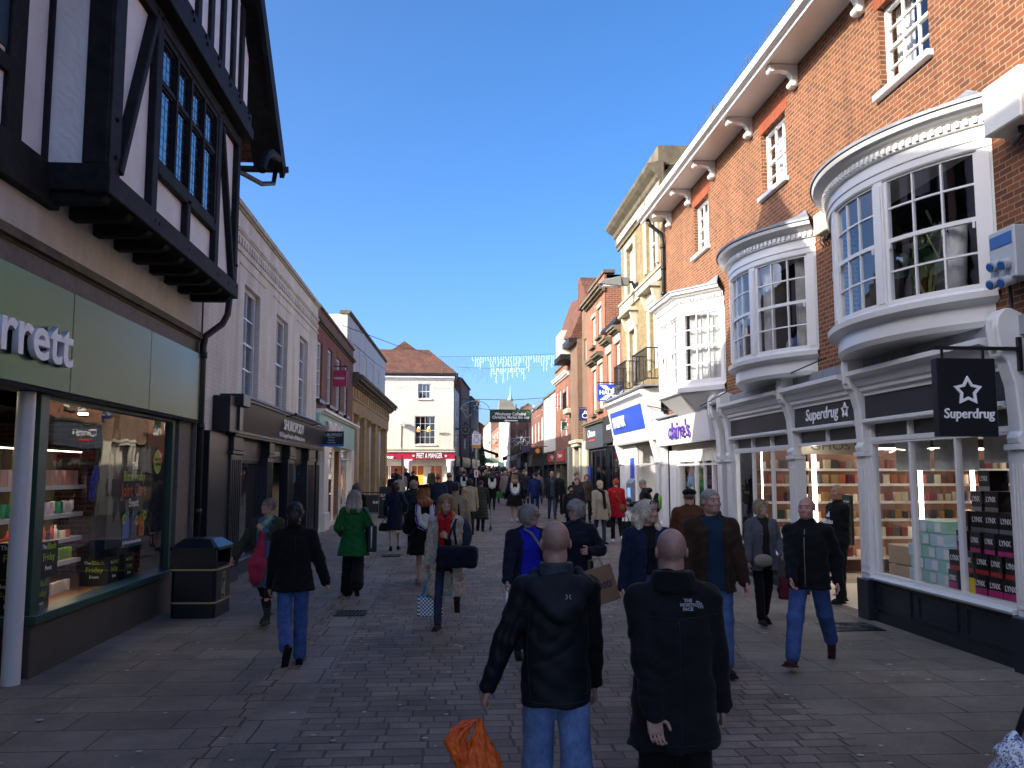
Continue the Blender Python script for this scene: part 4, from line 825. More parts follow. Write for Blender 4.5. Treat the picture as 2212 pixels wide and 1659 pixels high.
# ================================================================ LEFT 4: grey rendered upper storey over a stone colonnade
S = Bld('stone_colonnade_building', 'ochre stone building with fluted columns below a plain grey rendered upper storey', 'building', 'L', 0, 0, 0, P=((-3.72, 54.0), (-4.12, 37.4)))
Ls = S.L; sx = lambda f: Ls*(1-f)  # f = 0 near end, 1 far end
S.x = sx
S.wall(0, .92, 6.2, 8.85, [(a, b, 6.6, 7.8) for a, b in ((.02, .1), (.16, .25), (.32, .42), (.5, .6), (.68, .78))], 'render_grey', y=-.25, dep=.14)
S.wall(.92, 1.0, 6.2, 8.85, [], 'render_grey', y=-.25)
for a, b in ((.02, .1), (.16, .25), (.32, .42), (.5, .6), (.68, .78)): S.sash(a, b, 6.6, 7.8, 2, 3, rec=.08, fw=.1, y0=-.25, glass='glass_old')
S.mould('coping', 'stone_dark', -.005, 1.01, steps(-.6, 8.85, [(-.2, .05), (-.14, .10)]))
m = MB(); m.box(-.02, Ls+.02, -8, -.27, -.3, 8.84); m2 = MB()
m.box(-.02, Ls+.0, -.27, -1.2, 5.0, 6.2)
m.build('side_wall', M['render_grey'], S.e)
S.mould('cornice', 'stone_dark', -.03, 1.04, steps(-.5, 5.72, [(.14, .08), (.24, .1), (.42, .12), (.5, .14), (.3, .12)]), bevel=.01)
S.box('frieze', 'stone', -.01, 1.0, -.5, .04, 5.2, 5.72); S.box('architrave', 'stone', -.01, 1.0, -.5, .0, 4.62, 5.2)
tg = MB()
for i in range(18): x = Ls*(i+.5)/18; [tg.box(x-.2+k*.15, x-.1+k*.15, .04, .07, 5.3, 5.7) for k in range(3)]; tg.box(x-.22, x+.22, .0, .03, 5.16, 5.2)
tg.build('triglyphs', M['stone'], S.e)
for f in (.0, .30, .60, .93):
    S.box('pier', 'stone', max(0, f-.015), f+.05, -.5, -.04, 0, 4.62)
for f in (.14, .42, .70, .9):
    c = MB(); n = 40; pr = [(.42, .3), (.40, 1.5), (.34, 4.3)]; x = sx(f)
    vs = []; fs = []
    for i, (r, z) in enumerate(pr):
        for k in range(n): rr = r*(1-.05*(k % 2)); vs.append((x+rr*math.cos(2*math.pi*k/n), -.42+rr*math.sin(2*math.pi*k/n), z))
        if i: fs += [((i-1)*n+k, (i-1)*n+(k+1) % n, i*n+(k+1) % n, i*n+k) for k in range(n)]
    c.add(vs, fs); c.lathe([(.36, 4.3), (.46, 4.42), (.5, 4.5)], 24, (x, -.42, 0)); c.box(x-.5, x+.5, -.92, .08, 4.5, 4.615); c.build('column', M['stone'], S.e)
S.box('back_wall', 'stone_dark', 0, 1, -1.6, -1.5, 0, 4.9); S.box('doorway', M['glass_old'], .1, .2, -.5, -.45, .3, 3.2); S.box('door_notice', paint('blue_notice', '#3f86a8', .5), .12, .17, -.44, -.43, 1.9, 2.3)
# ================================================================ Pret corner building
k60 = 60/57.
PX0, PX1 = -6.5, .31
Pb = Bld('white_corner_building', 'white rendered corner building with clay tile roof and red cafe fascia facing down the street', 'building', 'L', 0, 0, 0, P=((PX1, 60.0), (PX0, 60.0)))
Pb.x = lambda X: PX1-X
pz = lambda z: 2+(z-2)*k60
pwin = [(-2.15, -1.29, pz(6.87), pz(7.85)), (-2.35, -.93, pz(3.88), pz(5.74))]
Pb.wall(PX0, PX1, pz(3.45), pz(8.2), pwin, 'render_white', dep=.2)
Pb.sash(*pwin[0], 3, 2, rec=.12, sill='white', glass='glass_old'); Pb.sash(*pwin[1], 4, 4, rec=.12, glass='glass', meet=0, sill='white')
Pb.box('side_wall', 'render_white', PX0, PX1, -11, -2.0, 3.3, pz(8.3)); Pb.box('side_wall', 'render_white', PX1-.06, PX1-.002, -2.0, -.02, 3.3, pz(8.3)); Pb.box('room_wall', 'darker', PX0+.1, PX1-.1, -1.9, -1.8, 3.4, 8.4); Pb.box('upper_floor', 'darker', PX0+.1, PX1-.1, -1.8, -.25, 6.2, 6.5)
for xx in (-2.1, -1.35):
    lm = MB(); lm.lathe([(.12, 0), (.16, .28)], 16, (Pb.x(xx), -.17, pz(4.9))); 
Pb.mould('eaves_cornice', 'white', PX0-.05, PX1+.05, steps(-.1, pz(8.1), [(.04, .08), (.10, .08), (.2, .10)])); Pb.box('gutter', 'iron', PX0, PX1+.3, .12, .3, pz(8.42), pz(8.55))
zE, zR, zA = pz(8.5), 11.05, 11.65
r = MB(); a, b = Pb.x(PX1)-.3, Pb.x(PX0)
r.add([(a, .25, zE), (b, .25, zE), (b, -3.6, zR), (a+2.15, -3.6, zR), (a, -11, zE), (a+2.15, -8, zR), (b, -8, zR), (b, -11, zE)], [(0, 1, 2, 3), (0, 3, 5, 4), (3, 2, 6, 5), (4, 5, 6, 7), (0, 4, 7, 1)]); r.build('roof', M['tile'], Pb.e)
r = MB(); r.add([(Pb.x(-4.3), -3.5, zR-.1), (Pb.x(-2.3), -3.5, zR-.1), (Pb.x(-3.3), -3.6, zA+.02), (Pb.x(-3.3), -7, zA+.02), (Pb.x(-4.3), -7, zR-.1), (Pb.x(-2.3), -7, zR-.1)], [(0, 1, 2), (0, 2, 3, 4), (1, 5, 3, 2)]); r.build('rear_gable', M['tile'], Pb.e)
Pb.box('chimney', 'brick_brown', -.25, .3, -6, -5.2, zR-1.2, pz(9.3))
redf = paint('crimson_fascia', '#a8233c', .35, .04)
Pb.mould('string_course', 'stone_pale', PX0, PX1+.1, steps(0, pz(3.5), [(.08, .05), (.14, .06)])); Pb.mould('fascia_cornice', 'white', PX0, PX1+.12, steps(0, pz(3.36), [(.2, .04), (.26, .05)]))
Pb.box('fascia', redf, PX0, PX1+.1, 0, .16, pz(2.93), pz(3.36))
text('lettering', 'PRET A MANGER', .5, M['letter_white'], Pb.e, (Pb.x(-1.32), .2, pz(3.14)), width=1.75, extrude=.01, bold=.004); text('lettering', 'FOOD', .22, M['letter_white'], Pb.e, (Pb.x(-4.0), .2, pz(3.03)), width=.5, extrude=.02, bold=.01)
def star2d(r0, r1, n=5, rot=math.pi/2): return [((r0 if i % 2 == 0 else r1)*math.cos(rot+math.pi*i/n), (r0 if i % 2 == 0 else r1)*math.sin(rot+math.pi*i/n)) for i in range(2*n)]
for xx in (-2.4, -.2): MB().py([(Pb.x(xx)+u, pz(3.14)+v) for u, v in star2d(.11, .045)], .16, .2).build('star_emblem', M['letter_white'], Pb.e)
for a, b in ((-3.03, -2.46), (-.19, .40)):
    Pb.box('pillar_capital', 'white', a, b, -.3, .22, pz(2.83), pz(2.93), bevel=.01); MB().lathe([(.19, .3), (.185, 2.4), (.27, 2.55), (.28, pz(2.83))], 20, (Pb.x((a+b)/2), -.02, 0)).build('pillar', M['white'], Pb.e, smooth=True, autos=True)
Pb.box('shopfront_lintel', 'offwhite', PX0, PX1, -.9, -.8, pz(2.5), pz(2.93))
for a, b in ((-6.4, -4.1), (-4.05, -3.15), (-2.6, -2.15), (-.98, -.42)):
    m = MB(); x0, x1 = sorted((Pb.x(a), Pb.x(b))); m.box(x0, x0+.06, -.9, -.82, .6, 2.6); m.box(x1-.06, x1, -.9, -.82, .6, 2.6); m.box(x0, x1, -.9, -.8, .6, 1.25); o = m.build('cafe_window', M['offwhite'], Pb.e); MB().quad((x0, -.86, 1.2), (x1, -.86, 1.2), (x1, -.86, 2.6), (x0, -.86, 2.6)).build('pane', M['glass'], o)
Pb.box('shopfront_pier', 'offwhite', -.4, PX1, -1.0, -.75, .5, 2.95); Pb.box('door', 'offwhite', -1.75, -1.2, -.9, -.86, .6, 2.5)
Pb.box('interior_wall', paint('cafe_wall', '#6a3a28', .8), PX0, PX1-.3, -4, -3.9, .5, 2.9); Pb.box('interior_ceiling', 'dark', PX0, PX1-.3, -4, -.95, 2.75, 2.85); Pb.box('ceiling_light', emis('warm_light', '#ffd27a', 7), -3.6, -.4, -2.6, -2.3, 2.68, 2.74)
Pb.box('cafe_counter', emis('glowing_counter', '#c77a2a', .7), -3.5, -.6, -3.2, -3.0, .9, 1.9)  # amber interior glow is put into the counter's own surface
text('street_name', 'MARKET ST', .15, M['letter_black'], Pb.e, (Pb.x(-.3), .012, pz(4.56)), width=.6, extrude=.003)
o = MB().tube([(Pb.x(-.3)+.38*math.cos(a)*(1 if abs(math.cos(a)) < 2 else 1), .01, pz(4.56)+.1*math.sin(a)) for a in np.linspace(0, 2*math.pi, 25)], .008, 5).build('street_name_border', M['letter_black'], Pb.e)
# ================================================================ RIGHT 1: orange brick building with bow windows
O = Bld('orange_brick_building', 'long orange brick building with white bow windows above the chemist and jewellery shops', 'building', 'R', -4, 23.25, 5.9)
ow = [(9.89, 11.12, 7.2, 8.42), (14.48, 15.66, 7.2, 8.42), (19.08, 20.26, 7.2, 8.42), (5.3, 6.5, 7.2, 8.42)]
bays = [(10.7, 1.9, 'bow'), (15.15, 1.75, 'bow'), (20.1, 2.0, 'cant')]
O.wall(-4, 23.25, 3.4, 9.1, ow+[(c-h+.15, c+h-.15, 3.95, 5.95) for c, h, k in bays], 'brick_orange', dep=.22)
O.shell(-4, 23.25, 9, 9.16, 'brick_orange', roof='pitch', rm='tile', rise=3.2, over=.0, room=2.6, zr=3.6)
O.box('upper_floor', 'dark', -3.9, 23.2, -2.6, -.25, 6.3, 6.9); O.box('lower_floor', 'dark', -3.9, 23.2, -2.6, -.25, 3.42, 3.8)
for i, q in enumerate(ow): O.sash(q[0], q[1], q[2], q[3], 3, 4, rec=.12, curtain=(1 if i == 0 else 2), sill='white_trim'); O.box('brick_arch', M['lintel'], q[0]-.1, q[1]+.1, -.04, .006, q[3]+.002, q[3]+.32)
# eaves
O.box('soffit', 'white', -4, 23.3, .002, .62, 8.97, 9.0); O.mould('gutter', 'white_trim', -4, 23.4, [(.55, 8.93), (.60, 8.93), (.62, 8.98), (.70, 9.0), (.72, 9.12), (.66, 9.14), (.60, 9.08), (.55, 9.08)])
O.box('gutter_back', 'white', -4, 23.3, .5, .56, 8.96, 9.12)
for Yb in (9.2, 11.53, 13.93, 16.16, 18.56, 20.5, 22.4):
    m = MB(); x = O.x(Yb); m.px([(.0, 8.96), (.0, 8.58), (.07, 8.56), (.12, 8.62), (.10, 8.74), (.16, 8.83), (.3, 8.86), (.42, 8.84), (.5, 8.86), (.5, 8.96)], x-.07, x+.07)
    m.tube([(x-.09, .09, 8.63), (x+.09, .09, 8.63)], .06, 10); m.tube([(x-.09, .45, 8.87), (x+.09, .45, 8.87)], .055, 10); m.build('eaves_bracket', M['white_trim'], O.e, bevel=.006)
sg = MB(); y = -2.0
for k in range(260): x = k*.105; sg.bar((x, .66, 9.14), (x, .66, 9.36), .003)
for z in (9.2, 9.28, 9.36): sg.bar((0, .66, z), (27.2, .66, z), .003)
for k in range(14): x = k*2.05; sg.bar((x, .665, 9.1), (x, .665, 9.38), .015)
sg.build('snow_guard', M['stone_dark'], O.e)
dp = MB(); x = O.x(23.05); dp.tube([(x, .5, 8.98), (x, .42, 8.8), (x, .1, 8.55), (x, .08, 8.3), (x, .08, 3.6)], .055, 10)
for z in (8.2, 7.6, 6.9, 6.2, 5.4, 4.6): dp.tube([(x, .08, z-.05), (x, .08, z+.05)], .07, 10)
dp.build('drainpipe', M['iron'], O.e, smooth=True)
class Plan:
    "plan outline of a bay in building coordinates; pos(s, off) walks along it"
    def __init__(s, b, Yc, hw, dep, kind):
        xc = b.x(Yc); 
        if kind == 'bow':
            R = (hw*hw+dep*dep)/(2*dep); A = math.asin(hw/R); n = 40; s.p = [Vector((xc+R*math.sin(-A+2*A*i/n), R*math.cos(-A+2*A*i/n)-(R-dep))) for i in range(n+1)]
        else: s.p = [Vector((xc-hw, 0)), Vector((xc-hw+1.05, dep)), Vector((xc+hw-1.05, dep)), Vector((xc+hw, 0))]
        s.s = [0]; 
        for a, q in zip(s.p, s.p[1:]): s.s.append(s.s[-1]+(q-a).length)
        s.T = s.s[-1]; s.n = []
        for i in range(len(s.p)):
            d = []
            if i: d.append((s.p[i]-s.p[i-1]).normalized())
            if i < len(s.p)-1: d.append((s.p[i+1]-s.p[i]).normalized())
            ns = [Vector((-t.y, t.x)) for t in d]; m_ = sum(ns, Vector((0, 0))); m_.normalize(); s.n.append(m_/max(.3, m_.dot(ns[0])))
    def off(s, i, o): return s.p[i]+s.n[i]*o
    def pos(s, t, o):
        t = max(0, min(s.T, t)); i = max(j for j in range(len(s.s)-1) if s.s[j] <= t+1e-9); f = (t-s.s[i])/(s.s[i+1]-s.s[i]); return s.off(i, o).lerp(s.off(i+1, o), f)
    def ts(s, a, b): return [a]+[t for t in s.s if a+1e-4 < t < b-1e-4]+[b]
    def cbox(s, m, a, b, z0, z1, o0, o1):
        T_ = s.ts(a, b); n = len(T_); vs = []
        for t in T_: p, q = s.pos(t, o0), s.pos(t, o1); vs += [(p.x, p.y, z0), (q.x, q.y, z0), (q.x, q.y, z1), (p.x, p.y, z1)]
        fs = [(0, 1, 2, 3), (4*n-1, 4*n-2, 4*n-3, 4*n-4)]
        for i in range(n-1): k = 4*i; fs += [(k, k+4, k+5, k+1), (k+1, k+5, k+6, k+2), (k+2, k+6, k+7, k+3), (k+3, k+7, k+4, k)]
        m.add(vs, fs)
    def loft(s, m, prof):  # prof (off,z)
        vs = [(s.off(i, o).x, max(-.02, s.off(i, o).y), z) for i in range(len(s.p)) for o, z in prof]; k = len(prof)
        m.add(vs, [(i*k+j, (i+1)*k+j, (i+1)*k+j+1, i*k+j+1) for i in range(len(s.p)-1) for j in range(k-1)])
    def lid(s, m, o, z, o2=None, z2=None):
        vs = [(s.off(i, o).x, max(0, s.off(i, o).y), z) for i in range(len(s.p))]; m.add(vs, [tuple(range(len(vs)))])
for bi, (Yc, hw, kind) in enumerate(bays):
    P_ = Plan(O, Yc, hw, .72, kind); e = empty('bay_window', (0, 0, 0), 0, parent=O.e); T_ = P_.T
    bow = kind == 'bow'
    m = MB()
    if bow: P_.loft(m, [(-.38, 3.60), (-.10, 3.60), (-.06, 3.66), (-.07, 3.84), (.0, 3.88), (.06, 3.90), (.07, 3.97), (.0, 4.0), (-.02, 4.02)]); P_.lid(m, -.38, 3.60)
    else:
        P_.loft(m, [(.0, 3.78), (.05, 3.80), (.07, 3.90), (.0, 3.95), (-.02, 4.0)]); vs = [(P_.p[i].x, P_.p[i].y, 3.79) for i in range(4)]; xc = O.x(Yc); t2 = [(xc-1.35, 0.02, 3.36), (xc-.9, .22, 3.36), (xc+.9, .22, 3.36), (xc+1.35, .02, 3.36)]
        m.add(vs+t2, [(0, 1, 5, 4), (1, 2, 6, 5), (2, 3, 7, 6), (4, 5, 6, 7)])
    m.build('bay_base', M['white_trim'], e, smooth=bow, autos=True)
    m = MB(); P_.loft(m, [(-.02, 5.56), (.0, 5.56), (.015, 5.58), (.015, 5.66), (.03, 5.67), (.03, 5.70), (.01, 5.71), (.01, 5.82), (.05, 5.83), (.05, 5.93), (.12, 5.95), (.16, 5.99), (.20, 6.0), (.22, 6.05), (.20, 6.06)]); m.build('bay_cornice', M['white_trim'], e, smooth=bow, autos=True)
    m = MB(); n = int(T_/.092)
    for k in range(n): a = T_*(k+.25)/n; P_.cbox(m, a, a+T_/n*.5, 5.85, 5.915, .05, .085)
    m.build('dentil_course', M['white_trim'], e)
    m = MB(); N_ = len(P_.p); vs = []
    for i in range(N_):
        o = P_.off(i, .24); vs += [(o.x, max(0, o.y), 6.06), (o.x, max(0, o.y), 6.10)]; q = P_.off(i, -.0); f = .25; xc = O.x(Yc); vs.append((xc+(q.x-xc)*.8, .0 if True else 0, 6.38))
    fs = []
    for i in range(N_-1): fs += [(3*i, 3*i+3, 3*i+4, 3*i+1), (3*i+1, 3*i+4, 3*i+5, 3*i+2)]
    m.add(vs, fs); m.build('lead_roof', M['lead'], e)
    m = MB(); P_.lid(m, -.01, 5.6); P_.lid(m, -.01, 3.99); m.build('bay_ceiling', M['white'], e)
    # posts and sashes
    if bow: ws_ = [(.16, T_*.335-.02), (T_*.335+.14, T_*.665-.14), (T_*.665+.02, T_-.16)]; nx = 3
    else: l1 = P_.s[1]; ws_ = [(.10, l1-.08), (l1+.1, l1+(P_.s[2]-l1)/2-.05), (l1+(P_.s[2]-l1)/2+.05, P_.s[2]-.1), (P_.s[2]+.08, T_-.10)]; nx = 3
    prev = 0
    for a, b in ws_+[(T_, T_)]: m = MB(); P_.cbox(m, prev, a, 3.97, 5.6, -.09, .005); P_.cbox(m, prev+.025, max(prev+.03, a-.025), 4.05, 5.5, .003, .02); prev = b; m.build('mullion_post', M['white_trim'], e, smooth=False)
    for a, b in ws_:
        m = MB(); z0, z1, zm = 4.0, 5.58, 4.80; fw = .05
        for u, v in ((a, a+fw), (b-fw, b)): P_.cbox(m, u, v, z0, z1, -.08, -.02)
        for u, v in ((z0, z0+.07), (z1-.045, z1), (zm-.025, zm+.025)): P_.cbox(m, a+fw, b-fw, u, v, -.078, -.022)
        for i in range(1, nx): t = a+fw+(b-a-2*fw)*i/nx; P_.cbox(m, t-.011, t+.011, z0+.05, z1-.04, -.068, -.030)
        for z in (4.42, 5.2): P_.cbox(m, a+fw, b-fw, z-.011, z+.011, -.067, -.031)
        for u in (a+fw+.01, b-fw-.035): P_.cbox(m, u, u+.025, zm-.10, zm-.025, -.03, -.005)
        o = m.build('sash', M['white_trim'], e)
        m = MB(); tt = P_.ts(a+.02, b-.02)
        for u, v in zip(tt, tt[1:]): p, q = P_.pos(u, -.05), P_.pos(v, -.05); m.quad((p.x, p.y, z0), (q.x, q.y, z0), (q.x, q.y, z1), (p.x, p.y, z1))
        m.build('pane', M['glass'] if kind == 'bow' else M['glass_old'], o, smooth=True)
        if bi > 0:
            spans = ((a, b),) if bi == 2 else ((a, a+(b-a)*.3), (b-(b-a)*.25, b))
            m = MB()
            for (u, v) in spans:
                n = 24; pts = []
                for i in range(n+1): t = u+(v-u)*i/n; p = P_.pos(t, -.20+.035*math.sin(i*1.7)); pts.append(p)
                for p, q in zip(pts, pts[1:]): m.quad((p.x, p.y, 4.0), (q.x, q.y, 4.0), (q.x, q.y, 5.58), (p.x, p.y, 5.58))
            m.build('curtain', M['curtain'], o, smooth=True)
# lead flashing, shopfront band
O.box('lead_flashing', 'lead', 8.2, 18.0, .002, .06, 3.42, 3.62); O.box('boarding', 'brick_dark', -4, 23.2, -.3, -.01, 3.2, 3.4)
# ---- chemist shopfront
def console_pilaster(b, Y, w=.24, zc=3.44, top=True):
    x = b.x(Y); m = MB(); m.box(x-w/2, x+w/2, -.1, .09, .55, 2.24); m.box(x-w/2-.02, x+w/2+.02, -.1, .13, 2.24, 2.3); m.box(x-w/2+.02, x+w/2-.02, .09, .10, .62, .66)
    o = m.build('pilaster', M['white_trim'], b.e, bevel=.008); f = MB()
    for k in range(4): u = x-w/2+w*(k+1)/5; f.box(u-.011, u+.011, .09, .099, .72, 2.1)
    f.build('fluting', M['white'], o)
    m = MB(); m.px([(-.05, 2.3), (.12, 2.3), (.14, 2.38), (.10, 2.42), (.13, 2.9), (.20, 3.15), (.26, 3.2), (.30, 3.5), (.28, 3.62), (.2, 3.7), (.12, 3.7), (-.05, 3.62)], x-w*.38, x+w*.38); m.build('console', M['white_trim'], b.e, bevel=.015)
    n_ = MB(); n_.box(x-.045, x+.045, .262, .305, 3.27, 3.58); n_.build('niche', M['white'], o)
    b.box('pilaster_base', 'navyblack', Y-w/2-.03, Y+w/2+.03, -.1, .15, -.1, .55, bevel=.012)
for Yq in (8.55, 11.95, 14.46, 17.82): console_pilaster(O, Yq, .27)
for a, b in ((8.7, 11.81), (12.1, 14.32), (14.6, 17.68)):
    O.mould('cornice', 'white_trim', a, b, [(0, 3.08), (.10, 3.08), (.10, 3.12), (.15, 3.15), (.15, 3.2), (.19, 3.22), (.22, 3.28), (.22, 3.31), (.28, 3.34), (.34, 3.36), (.34, 3.42), (0, 3.46)])
    O.box('fascia', paint('dark_fascia', '#26242a', .4, .1), a, b, -.05, .07, 2.74, 3.08); O.mould('fascia_rail', 'white_trim', a, b, [(0, 2.68), (.10, 2.68), (.13, 2.71), (.13, 2.74), (.10, 2.76), (0, 2.76)])
text('lettering', 'Superdrug', .26, M['letter_white'], O.e, (O.x(13.24), .085, 2.93), width=1.2, extrude=.004, bold=.003, shear=.15)
def hollow_star(b, x, z, r, y0, y1, mat, axis='y'):
    m = MB(); A, B2 = star2d(r, r*.55), star2d(r*.66, r*.36); n = 10
    for i in range(n):
        j = (i+1) % n; q = [A[i], A[j], B2[j], B2[i]]
        m.py([(x+u, z+v) for u, v in q], y0, y1)
    return m
hollow_star(O, O.x(12.42), 2.93, .12, .07, .09, 0).build('star_emblem', M['letter_white'], O.e)
for (a, b, nx, nt_) in ((8.75, 11.81, 3, 3), (14.6, 17.6, 3, 3)):
    O.wall(a, b, 2.44, 2.70, [], 'navyblack', y=-.05, name='transom_panel'); shopwin(O, a, b, .6, 2.46, y=-.02, fm='white_trim', nx=nx, fw=.05)
    m = MB(); x0, x1 = sorted((O.x(a), O.x(b)))
    for i in range(nx+1): x = x0+(x1-x0)*i/nx; m.box(x-.022, x+.022, -.06, .02, 2.46, 2.69)
    m.box(x0, x1, -.04, .03, 2.44, 2.50); m.build('transom', M['white_trim'], O.e)
    O.mould('sill', 'white_trim', a, b, [(-.1, .55), (.10, .55), (.12, .58), (.10, .60), (-.1, .63)])
    O.box('stall_riser', 'navyblack', a, b, -.1, .03, .06, .55); O.box('riser_plinth', 'black', a, b, -.1, .07, -.1, .12)
    for i in range(nx):
        u = min(a, b)+abs(b-a)*(i+.08)/nx; v = min(a, b)+abs(b-a)*(i+.92)/nx
        mm = MB(); x0_, x1_ = sorted((O.x(u), O.x(v))); 
        for (p, q, r_, s_) in ((x0_, x1_, .17, .20), (x0_, x1_, .47, .50), (x0_, x0_+.03, .2, .47), (x1_-.03, x1_, .2, .47)): mm.box(p, q, .03, .05, r_, s_)
        mm.build('riser_panel', M['navyblack'], O.e)
O.box('transom_panel', 'navyblack', 12.1, 14.3, -.06, -.02, 2.5, 2.70); m = MB(); 
for q in (12.1, 13.2, 14.3): m.box(O.x(q)-.022, O.x(q)+.022, -.06, .03, 2.5, 2.69)
m.box(O.x(12.1), O.x(14.3), -.06, .03, 2.45, 2.5); m.build('transom', M['white_trim'], O.e)
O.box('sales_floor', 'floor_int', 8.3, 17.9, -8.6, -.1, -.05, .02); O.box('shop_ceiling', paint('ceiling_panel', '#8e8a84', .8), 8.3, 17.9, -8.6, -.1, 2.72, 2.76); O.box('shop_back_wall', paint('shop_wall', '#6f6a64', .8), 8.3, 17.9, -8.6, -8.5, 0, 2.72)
for q in (8.32, 17.95): O.box('shop_side_wall', 'dark', q, q-.04, -8.5, -.1, 0, 2.72)
for a in (9.6, 11.8, 14.2, 16.2):
    for yq in (-1.2, -3.2, -5.6): O.box('ceiling_light', 'lamp_on', a, a+.7, yq-.15, yq, 2.70, 2.715)
for a, b in ((8.85, 9.7), (9.82, 10.75), (10.85, 11.7)): O.box('roller_blind', M['curtain'], a, b, -.30, -.29, 2.46-(.42 if a > 9 else .34), 2.46)
for a, b in ((-3.9, .2), (.6, 4.4), (4.8, 8.3)):
    O.box('fascia', 'navyblack', a, b, -.05, .08, 2.7, 3.35); O.box('stall_riser', 'navyblack', a, b, -.1, .04, -.1, .55); shopwin(O, a, b, .55, 2.7, y=-.02, fm='white_trim', nx=3)
    O.box('window_back', 'dark', a, b, -1.0, -.95, 0, 2.75); O.box('window_floor', 'wood', a, b, -.95, -.1, .5, .55)
for Yq in (.4, 4.6): console_pilaster(O, Yq, .27)
O.box('boarding', 'brick_dark', -4, 8.3, -.1, .0, 3.35, 3.42)
# ---- jewellery and accessories shop (pale fascia)
O.mould('fascia', paint('pearl_fascia', '#dcdadd', .45, .05), 18.72, 23.6, [(0, 2.74), (.2, 2.74), (.26, 3.4), (0, 3.46)]); O.box('lead_flashing', 'lead', 18.1, 23.8, .0, .3, 3.46, 3.5)
text('lettering', "claire's", .58, paint('purple_lettering', '#4b2a8c', .4, .01), O.e, (O.x(21.1), .27, 3.06), width=1.95, extrude=.006, bold=.010)
for Yq in (18.45, 23.45): console_pilaster(O, Yq, .32)
O.wall(18.6, 23.3, 2.3, 2.74, [], 'offwhite', y=-.12, name='soffit_panel'); 
shopwin(O, 21.0, 22.6, .5, 2.6, y=-.15, fm='white_trim', tz=2.22); shopwin(O, 18.65, 19.6, .5, 2.6, y=-.15, fm='white_trim', tz=2.22); shopwin(O, 19.6, 21.0, .12, 2.6, y=-.15, fm='white_trim', nx=2, tz=2.22)
O.box('stall_riser', 'white_trim', 21.0, 22.7, -.2, -.08, -.1, .52); O.box('stall_riser', 'white_trim', 18.62, 19.6, -.2, -.08, -.1, .52); O.box('pier', 'white_trim', 22.6, 23.3, -.3, -.05, -.1, 2.6)
O.box('sales_floor', 'floor_int', 18.2, 23.2, -4, -.2, -.05, .1); O.box('shop_ceiling', 'dark', 18.2, 23.2, -4, -.2, 2.66, 2.7); O.box('shop_back_wall', paint('claires_wall', '#8d7f8c', .8), 18.2, 23.2, -3.1, -3.0, 0, 2.7); O.box('ceiling_light', 'lamp_on', 20, 22, -1.6, -1.4, 2.64, 2.66); O.box('party_wall', 'dark', 18.08, 18.0, -4, -.1, 0, 2.75)
# ================================================================ RIGHT 2: yellow brick bank
K_ = Bld('yellow_brick_building', 'yellow brick building with stone cornice, iron balconies and a projecting blue bank sign', 'building', 'R', 23.25, 29.2, 5.9)
kw = [(23.97, 25.3, 7.95, 9.6), (26.95, 28.15, 7.75, 9.4), (24.0, 24.98, 5.0, 6.75), (26.9, 27.9, 4.95, 6.6)]
K_.wall(23.25, 29.2, 4.2, 10.5, kw, 'brick_yellow', dep=.16); K_.shell(23.25, 29.2, 9, 10.6, 'brick_yellow', room=2.2, zr=4.2)
for i, q in enumerate(kw): K_.sash(q[0], q[1], q[2], q[3], 2 if i < 2 else 2, 2, rec=.12, fw=.09, bw=.04, glass='glass_old', curtain=2)
for i, q in enumerate(kw):
    a, b, z0, z1 = q; m = MB(); w_ = .2
    x0, x1 = sorted((K_.x(a), K_.x(b))); m.box(x0-w_, x0, 0, .07, z0-(.0), z1+w_); m.box(x1, x1+w_, 0, .07, z0, z1+w_); m.box(x0, x1, 0, .07, z1, z1+w_)
    if i > 1: m.box(x0-w_, x1+w_, 0, .09, z1+.2, z1+.5); m.box(x0-.32, x1+.32, 0, .34, z1+.5, z1+.58); m.box(x0-.27, x1+.27, 0, .26, z1+.58, z1+.64); m.px([(0, z1+.02), (.1, z1+.05), (.2, z1+.3), (.26, z1+.5), (0, z1+.5)], x0-.26, x0-.08); m.px([(0, z1+.02), (.1, z1+.05), (.2, z1+.3), (.26, z1+.5), (0, z1+.5)], x1+.08, x1+.26)
    m.build('architrave', M['stone_pale'], K_.e, bevel=.012)
K_.mould('string_course', 'stone_pale', 23.25, 29.25, steps(0, 7.42, [(.07, .28), (.12, .06)]))
K_.mould('cornice', 'stone_dark', 23.1, 29.6, [(0, 9.75), (.06, 9.75), (.06, 9.85), (.12, 9.9), (.12, 10.15), (.18, 10.2), (.22, 10.3), (.36, 10.4), (.46, 10.5), (.48, 10.58), (0, 10.7)]); K_.mould('frieze', 'stone_pale', 23.2, 29.25, steps(0, 9.9, [(.13, .22)]))
K_.box('parapet', 'stone_dark', 23.2, 26.4, -3, .12, 10.6, 11.15); K_.box('parapet', 'stone_dark', 26.42, 29.3, -.5, .08, 10.6, 10.85)
K_.box('corner_return', 'stone_pale', 23.25, 23.2, -3, .1, 9.1, 10.3)
for (a, b) in ((23.7, 25.6), (26.65, 28.5)):
    m = MB(); x0, x1 = sorted((K_.x(a), K_.x(b))); n = 15
    for i in range(n+1): x = x0+(x1-x0)*i/n; m.bar((x, .42, 4.62), (x, .42, 5.5), .018)
    for s_ in (x0, x1):
        for y in (.1, .2, .3): m.bar((s_, y, 4.62), (s_, y, 5.5), .018)
        m.bar((s_, 0, 5.5), (s_, .42, 5.5), .03); m.bar((s_, 0, 4.64), (s_, .42, 4.64), .03)
    m.bar((x0, .42, 5.5), (x1, .42, 5.5), .035); m.bar((x0, .42, 4.64), (x1, .42, 4.64), .03); m.build('balcony_railing', M['iron'], K_.e)
